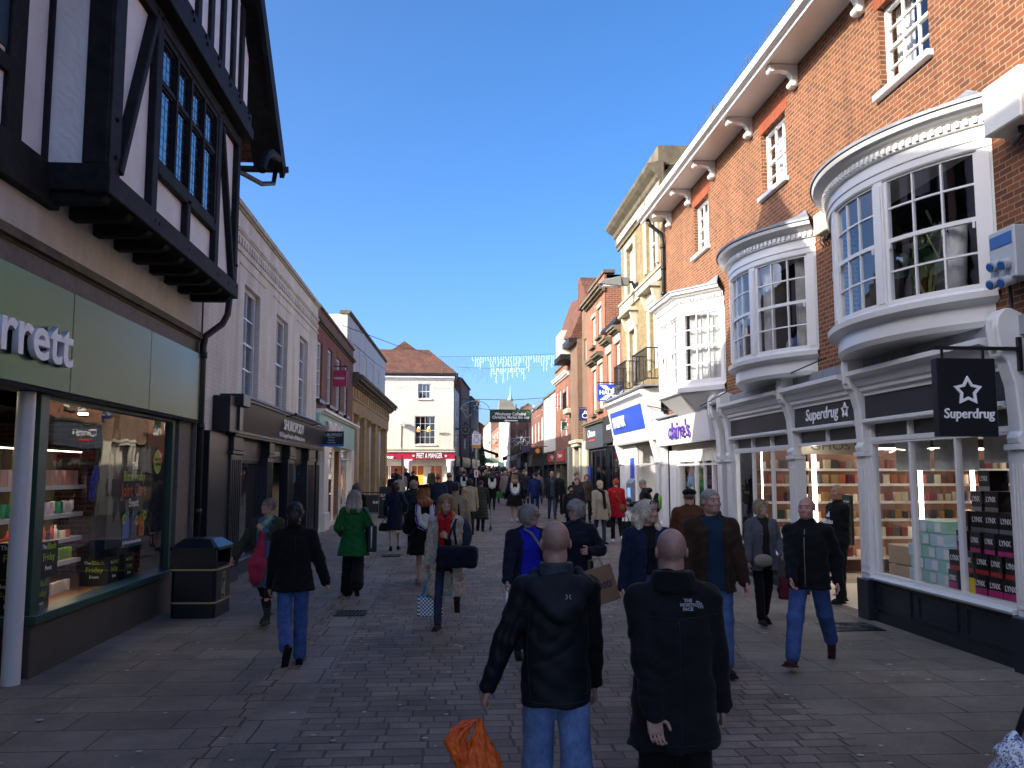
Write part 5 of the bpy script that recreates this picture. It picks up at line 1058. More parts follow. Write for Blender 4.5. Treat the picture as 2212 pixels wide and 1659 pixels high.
# bank shopfront: canted white fascia
wf = 'white_trim'
K_.mould('fascia_housing', wf, 23.85, 29.5, [(0, 4.42), (.60, 4.34), (.64, 4.25), (.56, 4.2), (.50, 4.16), (.47, 4.1), (.30, 3.20), (.28, 3.16), (.30, 2.98), (.26, 2.92), (0, 2.92)], bevel=.01)
K_.box('lead_roof', 'lead', 23.7, 29.6, 0, .62, 4.425, 4.46)
blue = paint('bank_blue', '#1c49b8', .35, .06)
def tilt(z): return .30+(z-3.2)*(.17/.9)
m = MB(); x0, x1 = K_.x(24.45), K_.x(29.1); m.hexa([(x0, tilt(3.3)+.005, 3.3), (x1, tilt(3.3)+.005, 3.3), (x1, tilt(4.0)+.005, 4.0), (x0, tilt(4.0)+.005, 4.0)], [(x0, tilt(3.3)+.03, 3.3), (x1, tilt(3.3)+.03, 3.3), (x1, tilt(4.0)+.03, 4.0), (x0, tilt(4.0)+.03, 4.0)]); m.build('fascia_sign', blue, K_.e)
o = text('lettering', 'HALIFAX', .46, M['letter_white'], K_.e, (K_.x(27.6), tilt(3.62)+.09, 3.62), width=1.9, extrude=.008, bold=.014); o.rotation_euler = (-math.atan(.17/.9), 0, 0)
for Yq in (29.2, 24.1):
    m = MB(); x = K_.x(Yq); m.box(x-.17, x+.17, -.1, .10, .2, 2.3); m.px([(0, 2.3), (.12, 2.3), (.12, 2.36), (.27, 2.92), (0, 2.92)], x-.16, x+.16); m.box(x-.2, x+.2, -.1, .14, 2.28, 2.34); m.build('pilaster', M[wf], K_.e, bevel=.01)
K_.box('lobby_wall', paint('lobby_cream', '#cdc9bd', .6, .06), 24.3, 27.2, -1.3, -1.2, .1, 2.92); K_.box('lobby_ceiling', 'stone_dark', 23.4, 29, -1.4, .2, 2.9, 2.93)
K_.box('front_wall', wf, 27.25, 29.0, -1.3, .02, .1, 2.9, bevel=.01)
for Yq in (27.1, 24.25): MB().lathe([(.07, 0), (.05, .2), (.045, 1.5), (.085, 1.6), (.05, 1.7), (.045, 2.2)], 14, (K_.x(Yq), .0, .66)).build('slender_column', M[wf], K_.e, smooth=True)
K_.box('low_wall', wf, 23.4, 27.25, -.16, .08, .0, .66, bevel=.012); K_.box('rail', wf, 24.3, 27.1, -.03, .03, 2.24, 2.30)
shopwin(K_, 23.35, 24.1, .66, 2.28, y=0, fm='white_trim'); K_.box('bank_poster', blue, 27.4, 28.0, .02, .035, 1.85, 2.5)
# cash machine is its own thing
ct = empty('cash_machine', (5.9-.02, 27.75, 0), math.pi/2, 'grey cash machine set in the white bank front below a blue poster', 'cash machine')
steel = paint('machine_grey', '#7d838b', .35, .08, metal=.3); m = MB(); m.px([(0, .8), (.10, .8), (.12, 1.7), (.03, 1.82), (0, 1.82)], -.42, .42); m.build('housing', steel, ct, bevel=.02)
MB().box(-.2, .2, .10, .125, 1.25, 1.55).build('screen', emis('machine_screen', '#5c7fc0', .5), ct); MB().box(-.3, .3, .1, .15, .95, 1.2).build('keypad_shelf', M['iron'], ct, bevel=.01)
# ================================================================ RIGHT 3: low red brick pair and tall red brick
A3 = Bld('low_red_brick_building', 'low red brick building with stone window hoods and slate roof beside the yellow bank', 'building', 'R', 29.2, 32.4, 5.9)
aw = [(29.65, 30.4, 5.0, 6.6), (31.3, 32.1, 4.85, 6.45)]
A3.wall(29.2, 32.4, 4.1, 7.3, aw, 'brick_red', dep=.2); A3.shell(29.2, 32.4, 8, 7.3, roof='pitch', rise=2.6, room=1.8, zr=4, mat='brick_red')
for q in aw: A3.sash(*q, 2, 2, rec=.09, fw=.1, mat='offwhite', glass='glass_old', curtain=2); A3.mould('window_hood', 'stone_dark', q[0]-.25, q[1]+.25, steps(0, q[3]+.3, [(.12, .06), (.24, .08), (.3, .08)])); A3.box('surround', 'stone_pale', q[0]-.15, q[1]+.15, -.02, .04, q[3]+.0, q[3]+.3)
A3.box('gutter', 'iron', 29.2, 32.4, .02, .2, 7.24, 7.36); A3.box('shop_fascia', 'black', 29.25, 32.35, -.1, .14, 3.1, 4.1, bevel=.01); text('lettering', 'ECCO', .25, M['letter_white'], A3.e, (A3.x(30.9), .17, 3.65), width=.9)
shopwin(A3, 29.6, 32.3, .3, 3.05, fm='navyblack', nx=3); A3.box('interior_wall', 'darker', 29.3, 32.3, -1.5, -1.4, 0, 3.2)
B3 = Bld('tall_red_brick_building', 'tall red brick building with a flat black coping and two rows of stone framed windows', 'building', 'R', 32.4, 36.75, 5.9)
bw = [(33.25, 34.05, 7.4, 8.55), (34.65, 35.45, 7.2, 8.38), (33.1, 34.0, 4.5, 6.3), (34.6, 35.4, 4.4, 6.2)]
B3.wall(32.4, 36.75, 3.9, 9.65, bw, 'brick_red', dep=.2); B3.shell(32.4, 36.75, 7, 9.6, 'brick_red', room=1.8, zr=4)
for i, q in enumerate(bw):
    B3.sash(*q, 2, 2, rec=.09, fw=.1, mat='offwhite', glass='glass_old', curtain=2); B3.box('sill', 'stone_dark', q[0]-.1, q[1]+.1, -.1, .14, q[2]-.12, q[2]-.003); B3.box('surround', 'stone_pale', q[0]-.12, q[1]+.12, -.02, .03, q[3], q[3]+.14)
    if i > 1: B3.mould('window_hood', 'stone_dark', q[0]-.3, q[1]+.3, steps(0, q[3]+.18, [(.12, .06), (.25, .08), (.3, .07)]))
B3.mould('cornice', 'stone_dark', 32.35, 36.8, steps(0, 8.95, [(.1, .08), (.22, .1), (.3, .1)])); B3.mould('coping', 'stone_dark', 32.3, 36.8, steps(-.4, 9.65, [(.06, .12)]))
B3.box('shop_fascia', paint('slate_blue_fascia', '#39414a', .45, .08), 32.5, 36.6, -.1, .14, 3.0, 3.95, bevel=.01); B3.mould('shop_cornice', 'stone_dark', 32.4, 36.7, steps(0, 3.95, [(.25, .06), (.3, .06)]))
text('lettering', 'Clintons', .42, M['letter_white'], B3.e, (B3.x(34.9), .16, 3.6), width=1.8, extrude=.005); B3.box('lettering_underline', paint('sign_red', '#c8372d', .4), 34.2, 35.6, .14, .16, 3.3, 3.36)
shopwin(B3, 32.6, 36.5, .4, 2.95, fm='navyblack', nx=3); B3.box('interior_wall', 'dark', 32.6, 36.5, -1.5, -1.4, 0, 3.0)
# ================================================================ RIGHT 4: brown brick with tiled gables
C3 = Bld('brown_brick_gabled_building', 'narrow brown brick building with a steep tiled gable and tall slit windows', 'building', 'R', 36.75, 38.15, 5.9)
C3.wall(36.75, 38.15, 3.4, 9.2, [(37.0, 37.6, 6.9, 7.85)], 'brick_brown', dep=.15); C3.sash(37.0, 37.6, 6.9, 7.85, 2, 3, rec=.1, meet=0); C3.shell(36.75, 38.15, 7, 9.1, 'brick_brown', room=1.2)
m = MB(); xa, xb = C3.x(36.75)-.1, C3.x(38.15)+.2; m.hexa([(xa-1.0, .15, 9.3), (xb, .15, 9.3), (xb, .15, 10.65), (xa+.9, .15, 10.65)], [(xa-1.0, -5, 9.3), (xb, -5, 9.3), (xb, -5, 10.65), (xa+.9, -5, 10.65)]); m.build('tiled_gable', M['tile'], C3.e)
C3.box('shop_pier', 'stone_pale', 36.8, 38.1, -.1, .06, .0, 3.4)
D3 = Bld('brick_building_with_jettied_gable', 'brown brick building with a jettied cream gable, tiled roof and a thick brick pier', 'building', 'R', 38.15, 42.35, 5.9)
D3.wall(38.15, 42.35, 3.4, 8.0, [(40.8, 41.2, 5.9, 7.3)], 'brick_brown', dep=.15); D3.shell(38.15, 42.35, 7, 7.9, 'brick_brown', room=1.2); D3.sash(40.8, 41.2, 5.9, 7.3, 1, 3, rec=.1, meet=0)
D3.box('brick_pier', 'brick_brown', 38.15, 40.3, .0, .22, 3.5, 8.0); D3.box('pier_corbel', 'stone_pale', 38.1, 40.35, .0, .34, 3.35, 3.5, bevel=.02); D3.box('pier_corbel', 'stone_pale', 38.3, 40.2, .0, .26, 3.2, 3.35, bevel=.02)
m = MB(); x0, x1 = D3.x(38.3), D3.x(44.1); m.hexa([(x0-.1, .55, 8.0), (D3.x(42.4), .55, 8.6), (D3.x(43.6), -.3, 10.75), (x0, -.3, 10.0)], [(x0-.1, -5.5, 8.0), (D3.x(42.4), -5.5, 8.6), (D3.x(43.6), -5, 10.75), (x0, -5, 10.0)]); m.build('tiled_roof', M['tile'], D3.e)
D3.box('jettied_gable', 'render_cream', 40.4, 42.6, .1, .62, 7.55, 8.75); D3.box('gable_bressumer', 'timber', 40.3, 42.8, .0, .7, 7.35, 7.6); D3.box('eaves_board', 'black', 38.2, 40.4, .1, .6, 7.85, 8.05)
for Yq, w_ in ((38.4, .4), (40.2, .5), (42.0, .6)): D3.box('stone_pier', 'stone_pale', Yq, Yq+w_, -.1, .1, .2, 3.3, bevel=.01)
D3.box('balcony_corbel', 'stone_pale', 40.9, 42.2, 0, .35, 4.85, 5.1, bevel=.03); m = MB(); [m.bar((D3.x(41.0+i*.15), .35, 5.1), (D3.x(41.0+i*.15), .35, 5.9), .02) for i in range(9)]; m.bar((D3.x(41), .35, 5.9), (D3.x(42.2), .35, 5.9), .03); m.build('balcony_railing', M['iron'], D3.e)
D3.box('shop_recess', 'dark', 38.9, 42.0, -.3, -.2, .2, 3.3)
def simple(name, label, Ya, Yb, zt, mat, wins, shop='black', roof='flat', rise=1.5, X=5.9, coping='stone_dark', shopz=3.25, cols=None, side='R', curtain=0, rm='slate', P=None, dep=7):
    b = Bld(name, label, 'building', side, Ya, Yb, X, 'buildings further up the street', P=P); L = b.L
    if P: b.x = lambda f: f*L; Ya, Yb = 0, 1
    W_ = [(Ya+(Yb-Ya)*a, Ya+(Yb-Ya)*c, z0, z1) for a, c, z0, z1 in wins]
    b.wall(Ya, Yb, shopz, zt, W_, mat, dep=.15); b.shell(Ya, Yb, dep, zt-.02, mat if isinstance(mat, str) and mat.startswith('brick') else 'brick_dark', roof=roof, rise=rise, rm=rm, room=min(1.0, dep*.8), zr=shopz)
    for q in W_: b.sash(q[0], q[1], q[2], q[3], 2, 3, rec=.06, fw=.1, bw=.05, glass='glass_old', curtain=curtain)
    if roof == 'flat': b.mould('coping', coping, Ya, Yb, steps(-.3, zt, [(.08, .1)]))
    b.box('shop_fascia', shop, Ya+.02*(Yb-Ya), Yb-.02*(Yb-Ya), -.05, .12, shopz-.75, shopz)
    b.box('shop_window', M['glass_old'], Ya+.06*(Yb-Ya), Yb-.06*(Yb-Ya), -.12, -.1, .9, shopz-.75); b.box('shopfront_frame', shop, Ya, Yb, -.3, -.14, .1, shopz-.5)
    for f in (0.0, .5, .95): b.box('shopfront_pier', shop, Ya+f*(Yb-Ya), Ya+(f+.05)*(Yb-Ya), -.1, .06, .2, shopz-.75)
    return b
E3 = simple('brick_parapet_building', 'two storey brick building with white cornice under a brick parapet', 42.4, 48.0, 7.55, 'brick_red', [(.1, .22, 5.4, 6.4), (.34, .46, 5.4, 6.4), (.58, .7, 5.4, 6.4), (.82, .93, 5.4, 6.4), (.15, .3, 3.9, 4.8), (.5, .65, 3.9, 4.8)], 'stone_dark')
E3.mould('white_cornice', 'white', 42.4, 48.0, steps(0, 6.85, [(.08, .08), (.18, .1), (.24, .08)]))
E3.box('red_panel', paint('sign_red', '#c8372d', .4), 43.4, 46.4, .12, .17, 2.62, 3.2); text('lettering', 'Timpson', .3, M['letter_white'], E3.e, (E3.x(44.8), .19, 2.92), width=1.6)
simple('white_rendered_house', 'tall white rendered house front with a plain parapet far up on the right', 48.05, 54.0, 6.55, 'render_white', [(.12, .26, 4.9, 6.0), (.42, .56, 4.9, 6.0), (.72, .86, 4.9, 6.0)], 'black')
simple('dark_brick_shop_row', 'long dark red brick row with tall white sashes far up on the right', 54.05, 65.0, 6.4, 'brick_dark', [(.05, .16, 4.1, 5.6), (.25, .34, 4.1, 5.4), (.45, .54, 4.1, 5.4), (.65, .74, 4.1, 5.4), (.85, .93, 4.1, 5.4)], 'navyblack', roof='pitch', rise=2.0)
simple('orange_brick_house', 'sunlit orange brick front far up the street between shadowed neighbours', 66, 74, 6.6, 'brick_orange', [(.1, .22, 3.9, 5.4), (.4, .52, 3.9, 5.4), (.7, .82, 3.9, 5.4)], 'render_cream', roof='pitch', rise=1.5)
simple('white_far_house', 'bright white rendered front far up the street', 84, 92, 7.4, 'render_white', [(.1+.2*i, .2+.2*i, z, z+1.1) for i in range(4) for z in (3.9, 5.7)], 'white')
simple('cream_far_house', 'cream front with rows of small dark windows far up the street', 92.2, 103, 8.0, 'render_cream', [(.1+.22*i, .2+.22*i, z, z+.8) for i in range(4) for z in (4.2, 5.6, 6.8)], 'green_frame')
simple('red_far_house', 'red brick front with a hipped roof at the bend of the far street', 103.5, 122, 7.8, 'brick_red', [(.1+.2*i, .2+.2*i, z, z+1.2) for i in range(4) for z in (4.0, 6.0)], 'render_cream', roof='pitch', rise=2.5)
simple('pale_yellow_far_house', 'pale yellow stone front closing the far end of the street', 123, 150, 9.6, 'stone_pale', [(.08+.2*i, .18+.2*i, z, z+1.8) for i in range(4) for z in (4.4, 7.0)], 'offwhite')
# left row beyond the corner
simple('white_bay_fronted_house', 'narrow white front with stacked sash windows just past the corner cafe', 0, 0, 8.0, 'render_white', [(.2, .75, 6.0, 7.4), (.2, .75, 3.8, 5.0)], 'black', P=((.75, 66.0), (.36, 60.9)), dep=.3)
simple('gabled_brick_house', 'brick house with a tall plain gable and clay roof past the corner cafe', 0, 0, 9.2, 'brick_red', [(.4, .6, 4, 5)], 'black', roof='pitch', rise=.8, rm='tile', P=((1.75, 75), (.9, 66.2)), dep=5)
simple('dark_timbered_house', 'dark jettied timber house overhanging the narrow part of the street', 0, 0, 8.6, M['timber'], [(.2, .4, 4, 5), (.6, .8, 4, 5)], 'black', P=((2.85, 84), (1.85, 75.2)))
fb = Bld('far_church_block', 'distant red brown brick block with a small tower above the street end', 'building', 'L', 0, 0, 0, 'buildings further up the street', P=((10, 160), (-6, 160))); L = fb.L
fb.x = lambda X: 10-X
fb.box('wall', 'brick_brown', -2, 8.5, -8, 0, 0, 9.5); fb.box('tower', 'brick_brown', 3.0, 5.4, -3, .5, 9.5, 15); fb.box('tower_parapet', 'brick_brown', 2.8, 5.6, -3.2, .7, 15, 15.5)
m = MB(); m.py([(fb.x(-2), 9.5), (fb.x(8.5), 9.5), (fb.x(3.2), 13)], -8, 0); m.build('roof', M['tile'], fb.e)
# domed mansard and green spire beyond
dm_ = empty('mansard_building', (11.9, 175, 0), 0, 'distant grey stone building with a mansard dome and thin green spire', 'building', 'buildings further up the street')
MB().box(-8, 7, 0, 12, 0, 19).build('wall', M['stone_pale'], dm_); m = MB()
m.add([(-6.5, 0, 19), (6.5, 0, 19), (6.5, 10, 19), (-6.5, 10, 19), (-5.2, 1, 23), (4, 1, 23), (4, 9, 23), (-5.2, 9, 23), (-4.8, 1, 25), (2.2, 1, 25), (2.2, 8, 25), (-4.8, 8, 25)], [(0, 1, 5, 4), (1, 2, 6, 5), (2, 3, 7, 6), (3, 0, 4, 7), (4, 5, 9, 8), (5, 6, 10, 9), (6, 7, 11, 10), (7, 4, 8, 11), (8, 9, 10, 11)]); m.build('mansard_roof', paint('mansard_stone', '#7d7b6f', .9, .2, .3), dm_)
verd = paint('verdigris', '#8fb8a4', .6, .1); MB().lathe([(1.6, 25), (1.5, 25.6), (.8, 26.2), (.45, 27), (.15, 28.6), (.02, 29.8)], 12, (1.5, 4, 0)).build('spire', verd, dm_, smooth=True)
dm_.scale = (.36, .5, .67)
cd = empty('cupola_building', (15.0, 178, 0), 0, 'distant block with a small ribbed cupola and chimney stacks', 'building', 'buildings further up the street')
MB().box(-5, 8, 0, 8, 0, 19).build('wall', M['brick_brown'], cd); MB().lathe([(1.9, 19), (2.0, 20), (1.7, 22), (1.0, 23.2), (.2, 23.8), (.1, 25.5)], 14, (0, 2, 0)).build('cupola', M['lead'], cd, smooth=True)
for x in (-3.0, 5.5): MB().box(x-1, x+1, 1, 2, 19, 23).build('chimney', M['brick_red'], cd); MB().lathe([(.3, 23), (.25, 24.3)], 10, (x-.4, 1.5, 0)).build('chimney_pot', M['brick_orange'], cd)
cd.scale = (.36, .5, .67)
tr = empty('clipped_green_tree', (2.9, 87, gz(87)), 0, 'dark green conical tree standing by the green awnings', 'tree')
MB().lathe([(.12, 0), (.1, 1.0)], 10).build('trunk', paint('bark', '#3c2e22', .9, .3), tr)
rnd = random.Random(3); lf = MB()
for i in range(2600):
    z = rnd.random()**1.3*5.0; r = (1-z/5.4)*1.3*math.sqrt(rnd.random()); a = rnd.random()*6.283; c = Vector((r*math.cos(a), r*math.sin(a), .5+z)); u = Vector((rnd.gauss(0, 1), rnd.gauss(0, 1), rnd.gauss(0, 1))).normalized()*.12; v = u.cross(Vector((rnd.gauss(0, 1), rnd.gauss(0, 1), rnd.gauss(0, 1)))).normalized()*.08
    lf.quad(tuple(c-u), tuple(c+v), tuple(c+u), tuple(c-v))
me = bpy.data.meshes.new('crown'); me.from_pydata(lf.v, [], lf.f); mkobj('crown', me, paint('leaf_green', '#26452a', .6, .35), tr)
# ================================================================ signs, street furniture, goods
def frame(name, label, cat, loc, rz=0, group=None): return empty(name, loc, rz, label, cat, group)
R90 = math.pi/2
def hang_sign(label, loc, w, h, back, name='hanging_sign', arm=(1, .1), th=.09, cat='sign', armside=1):
    "board facing the camera (local -Y); arm runs along +X towards the wall when armside=1"
    e = frame(name, label, cat, loc); MB().box(-w/2, w/2, -th/2, th/2, -h/2, h/2).build('board', back, e, bevel=.008)
    a = MB(); x0, x1 = (-w/2, w/2+arm[0]) if armside == 1 else (-w/2-arm[0], w/2); a.bar((x0, 0, h/2+arm[1]), (x1, 0, h/2+arm[1]), .035); 
    for x in (-w*.35, w*.35): a.bar((x, 0, h/2-.01), (x, 0, h/2+arm[1]), .02)
    xe = x1 if armside == 1 else x0; a.bar((xe, 0, h/2-.12), (xe, 0, h/2+arm[1]+.12), .04); a.build('bracket', M['iron'], e); return e
e = hang_sign('square black chemist sign with white star hanging on the right beside the near bow window', (5.20, 8.42, 2.765), .62, .79, paint('sign_black', '#14161f', .35, .05), arm=(.3, .11), th=.11)
o = hollow_star(None, 0, .06, .155, -.07, -.055, 0).build('star_emblem', M['letter_white'], e)
text('lettering', 'Superdrug', .14, M['letter_white'], e, (0, -.063, -.17), width=.53, extrude=.006, bold=.002, facing='-y', shear=.1)
bl = paint('bank_blue', '#1c49b8', .35, .06)
e = hang_sign('blue bank sign with white lettering over a white cross, hanging high beside the yellow building', (5.45, 29.0, 4.72), .92, .57, bl, arm=(.1, .06))
for s_ in (-1, 1):
    for k in range(4): z = s_*(.10+.045*k); a = .05+.055*k; MB().box(-a-.16, -a+.06, -.052, -.045, z-.015, z+.015).build('cross_stripe', M['letter_white'], e); MB().box(a-.06, a+.16, -.052, -.045, z-.015, z+.015).build('cross_stripe', M['letter_white'], e)
text('lettering', 'HALIFAX', .19, M['letter_white'], e, (0, -.055, 0), width=.82, extrude=.006, bold=.008, facing='-y')
sc_m = MB()
for cx in (.18, .34): sc_m.tube([(cx+.07*math.cos(a), 0, .44+.07*math.sin(a)) for a in np.linspace(0, 6.28, 15)], .008, 5)
sc_m.build('scroll_work', M['iron'], e)
e = hang_sign('small navy blue sign with a white thumb emblem left of the blue bank sign', (5.8, 37.0, 4.51), .50, .50, paint('navy_sign', '#1b2c66', .4), arm=(.05, .05))
tm = MB(); tm.tube([(.02+.12*math.cos(a), -.055, -.04+.1*math.sin(a)) for a in np.linspace(.5, 6.0, 18)], .016, 6); tm.tube([(-.04, -.055, .05), (.02, -.055, .17), (.07, -.055, .14), (.06, -.055, .05)], .016, 6); tm.build('thumb_emblem', M['letter_white'], e)
e = hang_sign('dark green outdoor shop sign hanging past the navy thumb sign', (5.92, 43.0, 4.36), .66, .38, paint('sign_green', '#1d4034', .4), arm=(-.05, .1))
MB().box(-.07, .07, -.05, -.045, .0, .13).build('emblem', M['letter_white'], e); text('lettering', 'MOUNTAIN\nWAREHOUSE', .08, M['letter_white'], e, (0, -.05, -.1), width=.45, extrude=.003, facing='-y')
e = hang_sign('small red phone shop sign far up on the right', (5.68, 48.0, 2.85), .42, .42, paint('sign_red', '#c8372d', .4), arm=(.1, .05))
MB().tube([(.07*math.cos(a), -.05, .05+.07*math.sin(a)) for a in np.linspace(0, 6.28, 16)], .022, 6).build('ring_emblem', M['letter_white'], e); text('lettering', 'vodafone', .08, M['letter_white'], e, (0, -.05, -.12), width=.32, extrude=.003, facing='-y')
e = hang_sign('black shoe shop sign with white capitals and a blue bottom strip', (-3.58, 27.0, 3.04), .74, .42, paint('sign_black', '#14161f', .35, .05), arm=(.0, .02), armside=-1)
MB().box(-.37, .37, -.052, .052, -.215, -.15).build('blue_strip', paint('strip_blue', '#2a6fc4', .4), e); text('lettering', 'SHUROPODY', .13, M['letter_white'], e, (0, -.05, .13), width=.66, extrude=.004, facing='-y')
for k, w_ in enumerate(('Footwear', 'Footcare', 'Foot Clinic')): text('lettering', w_, .055, M['letter_white'], e, (0, -.05, .055-.075*k), extrude=.002, facing='-y')
pk = paint('pink_sign', '#b5365c', .4, .05); e = hang_sign('pink framed travel agency sign hanging high on the dark brick building', (-3.95, 31.0, 5.35), .66, .58, pk, arm=(.05, .14), armside=-1)
fm = MB(); [fm.box(*q) for q in ((-.33, .33, -.07, -.045, .25, .29), (-.33, .33, -.07, -.045, -.29, -.25), (-.33, -.29, -.07, -.045, -.25, .25), (.29, .33, -.07, -.045, -.25, .25))]; fm.build('rim', pk, e); text('lettering', 'TRAVELBAG', .1, M['letter_white'], e, (0, -.055, 0), width=.5, extrude=.004, bold=.003, facing='-y')
for (x, y, z, w_, h_, c, lab, tx) in ((4.95, 56, 3.35, .5, .5, '#3a2a50', 'round purple sign far up on the right above a black awning', ''), (5.2, 52, 3.15, .8, .45, '#15161a', 'dark blue black sign with an orange oval far up on the right', ''), (5.0, 58, 2.75, .45, .45, '#1d4034', 'tiny green square sign far up on the right above the awning', '')):
    e = hang_sign(lab, (x, y, z+.2), w_, h_, paint('far_sign_'+c[1:], c, .4), arm=(.4, .05))
    if 'oval' in lab: MB().lathe([(.14, 0), (.14, .02)], 16).build('oval_emblem', paint('sign_orange', '#d98a3a', .4), e).rotation_euler = (R90, 0, 0); [setattr(ch, 'location', (.1, -.05, 0)) for ch in e.children if ch.name.startswith('oval')]
# street lamp on the yellow building
e = frame('street_lamp', 'grey flat headed street lamp bracketed off the yellow brick building', 'street lamp', (5.9, 26.6, 7.62), 0)
m = MB(); m.hexa([(-1.25, -.12, .30), (-.55, -.16, .22), (-.55, .16, .22), (-1.25, .12, .30)], [(-1.15, -.09, .42), (-.55, -.12, .56), (-.55, .12, .56), (-1.15, .09, .42)]); m.box(-.56, -.3, -.1, .1, .26, .52); m.build('lamp_head', paint('lamp_grey', '#6f716e', .45), e, bevel=.015)
MB().box(-1.12, -.62, -.1, .1, .225, .27).build('lens', paint('lamp_lens', '#c9cbc8', .2), e); m = MB(); m.tube([(-.32, 0, .38), (-.18, 0, .38), (-.1, 0, .2), (0, 0, .15)], .05, 8); m.box(-.06, 0, -.1, .1, -.05, .35); m.build('wall_bracket', M['iron'], e)
# equipment boxes on the orange brick wall
e = frame('alarm_box', 'large cream cabinet fixed to the brick beside the near bow window top', 'wall box', (5.9, 8.2, 5.75)); MB().box(-.32, 0, -.35, .25, -.25, .28).build('casing', paint('cream_plastic', '#e6e4d8', .35, .03), e, bevel=.015); m = MB(); m.tube([(-.15, -.1, -.25), (-.18, -.15, -.33), (-.1, .1, -.35)], .03, 8); m.build('cable', M['iron'], e)
e = frame('socket_box', 'pale grey electrical box with four blue round sockets beside the near bow window', 'wall box', (5.9, 8.4, 4.25)); g_ = paint('grey_plastic', '#a9b0b5', .4, .03); MB().box(-.24, 0, -.22, .2, -.28, .26).build('casing', g_, e, bevel=.015)
MB().box(-.25, -.235, -.18, .16, .08, .2).build('label_window', paint('blue_label', '#2b5c9c', .3), e)
for (dy, dz) in ((-.1, -.1), (.08, -.08), (-.08, -.28), (.1, -.26)): c = MB(); c.tube([(-.2, dy, dz), (-.33, dy-.03, dz-.05)], .055, 12); o = c.build('socket', g_, e, smooth=True, autos=True); MB().tube([(-.33, dy-.03, dz-.05), (-.345, dy-.033, dz-.055)], .04, 12).build('socket_cap', paint('blue_label', '#2b5c9c', .3), o)
c = MB(); c.tube([(-.1, .1, -.28), (-.08, .1, -.8), (-.05, .12, -1.6)], .02, 8); c.build('cable', M['iron'], e, smooth=True)
e = frame('junction_box', 'small yellowed box with loose wires between the two bow windows', 'wall box', (5.9, 12.85, 5.92)); MB().box(-.18, 0, -.22, .2, -.2, .14).build('casing', paint('yellowed_plastic', '#d6cfb0', .5, .1), e, bevel=.012); c = MB(); [c.tube([(-.1, dy, -.2), (-.13, dy, -.32), (-.05, dy+.05, -.38), (0, dy+.1, -.25)], .01, 6) for dy in (-.12, 0, .1)]; c.build('cable', M['iron'], e)
# loose cable swags
def cable(name, label, pts, r=.012, mat=None): o = MB().tube(pts, r, 5).build(name, mat or M['iron'], None, smooth=True); return tag(o, label, 'cable')
cable('wall_cable', 'thin black cable running along the lead above the pale jewellery fascia', [(5.6, 12.5, 3.72), (5.62, 14.5, 3.62), (5.62, 16.9, 3.68), (5.6, 19, 3.5), (5.55, 21.5, 3.58), (5.5, 24, 3.9), (5.45, 26.8, 5.0)], .012)
# litter bin
e = frame('litter_bin', 'big dark litter bin with gold bands standing at the end of the green shop window', 'litter bin', (-3.52, 12.98, 0), math.radians(-3)); nb = paint('bin_black', '#191c22', .35, .15, .1)
def octp(w, d, c): return [(-w+c, -d), (w-c, -d), (w, -d+c), (w, d-c), (w-c, d), (-w+c, d), (-w, d-c), (-w, -d+c)]
m = MB(); m.pz(octp(.31, .37, .05), .0, .64); m.build('body', nb, e, bevel=.008); m = MB(); m.pz(octp(.33, .39, .05), .64, .70); 
m.box(-.31, -.27, -.35, .35, .70, .93); m.box(.27, .31, -.36, -.3, .70, .93); m.box(.27, .31, .3, .36, .70, .93); m.box(-.31, .31, -.37, -.33, .70, .93); m.box(-.31, .31, .33, .37, .70, .93); m.build('opening_frame', nb, e)
m = MB(); o8 = octp(.34, .40, .05); m.add([(x, y, .93) for x, y in o8]+[(x, y, .97) for x, y in o8]+[(x*.6, y*.6, 1.08) for x, y in o8], [tuple(range(8))[::-1]]+[(i, (i+1) % 8, 8+(i+1) % 8, 8+i) for i in range(8)]+[(8+i, 8+(i+1) % 8, 16+(i+1) % 8, 16+i) for i in range(8)]+[tuple(range(16, 24))]); m.build('lid', nb, e)
gold = paint('gold_band', '#a8986a', .45, .1)
for z in (.20, .655): MB().pz(octp(.318 if z < .5 else .338, .378 if z < .5 else .398, .05), z, z+.022).build('gold_band', gold, e)
m = MB(); [m.box(*q) for q in ((.31, .316, -.08, .08, .53, .54), (.31, .316, -.08, .08, .24, .25), (.31, .316, -.08, -.07, .25, .53), (.31, .316, .07, .08, .25, .53))]; m.build('litter_emblem', gold, e); m = MB(); m.tube([(.317, -.02, .3), (.317, 0, .42), (.317, .03, .46)], .012, 5); m.tube([(.317, .03, .28), (.317, 0, .36)], .01, 5); m.box(.31, .318, -.05, -.02, .3, .36); m.build('tidy_figure', gold, e); text('lettering', 'LITTER', .05, gold, e, (.318, 0, .585), width=.16, extrude=.002, facing='+x')
MB().box(-.26, .26, -.3, .3, .701, .72).build('liner', M['darker'], e)
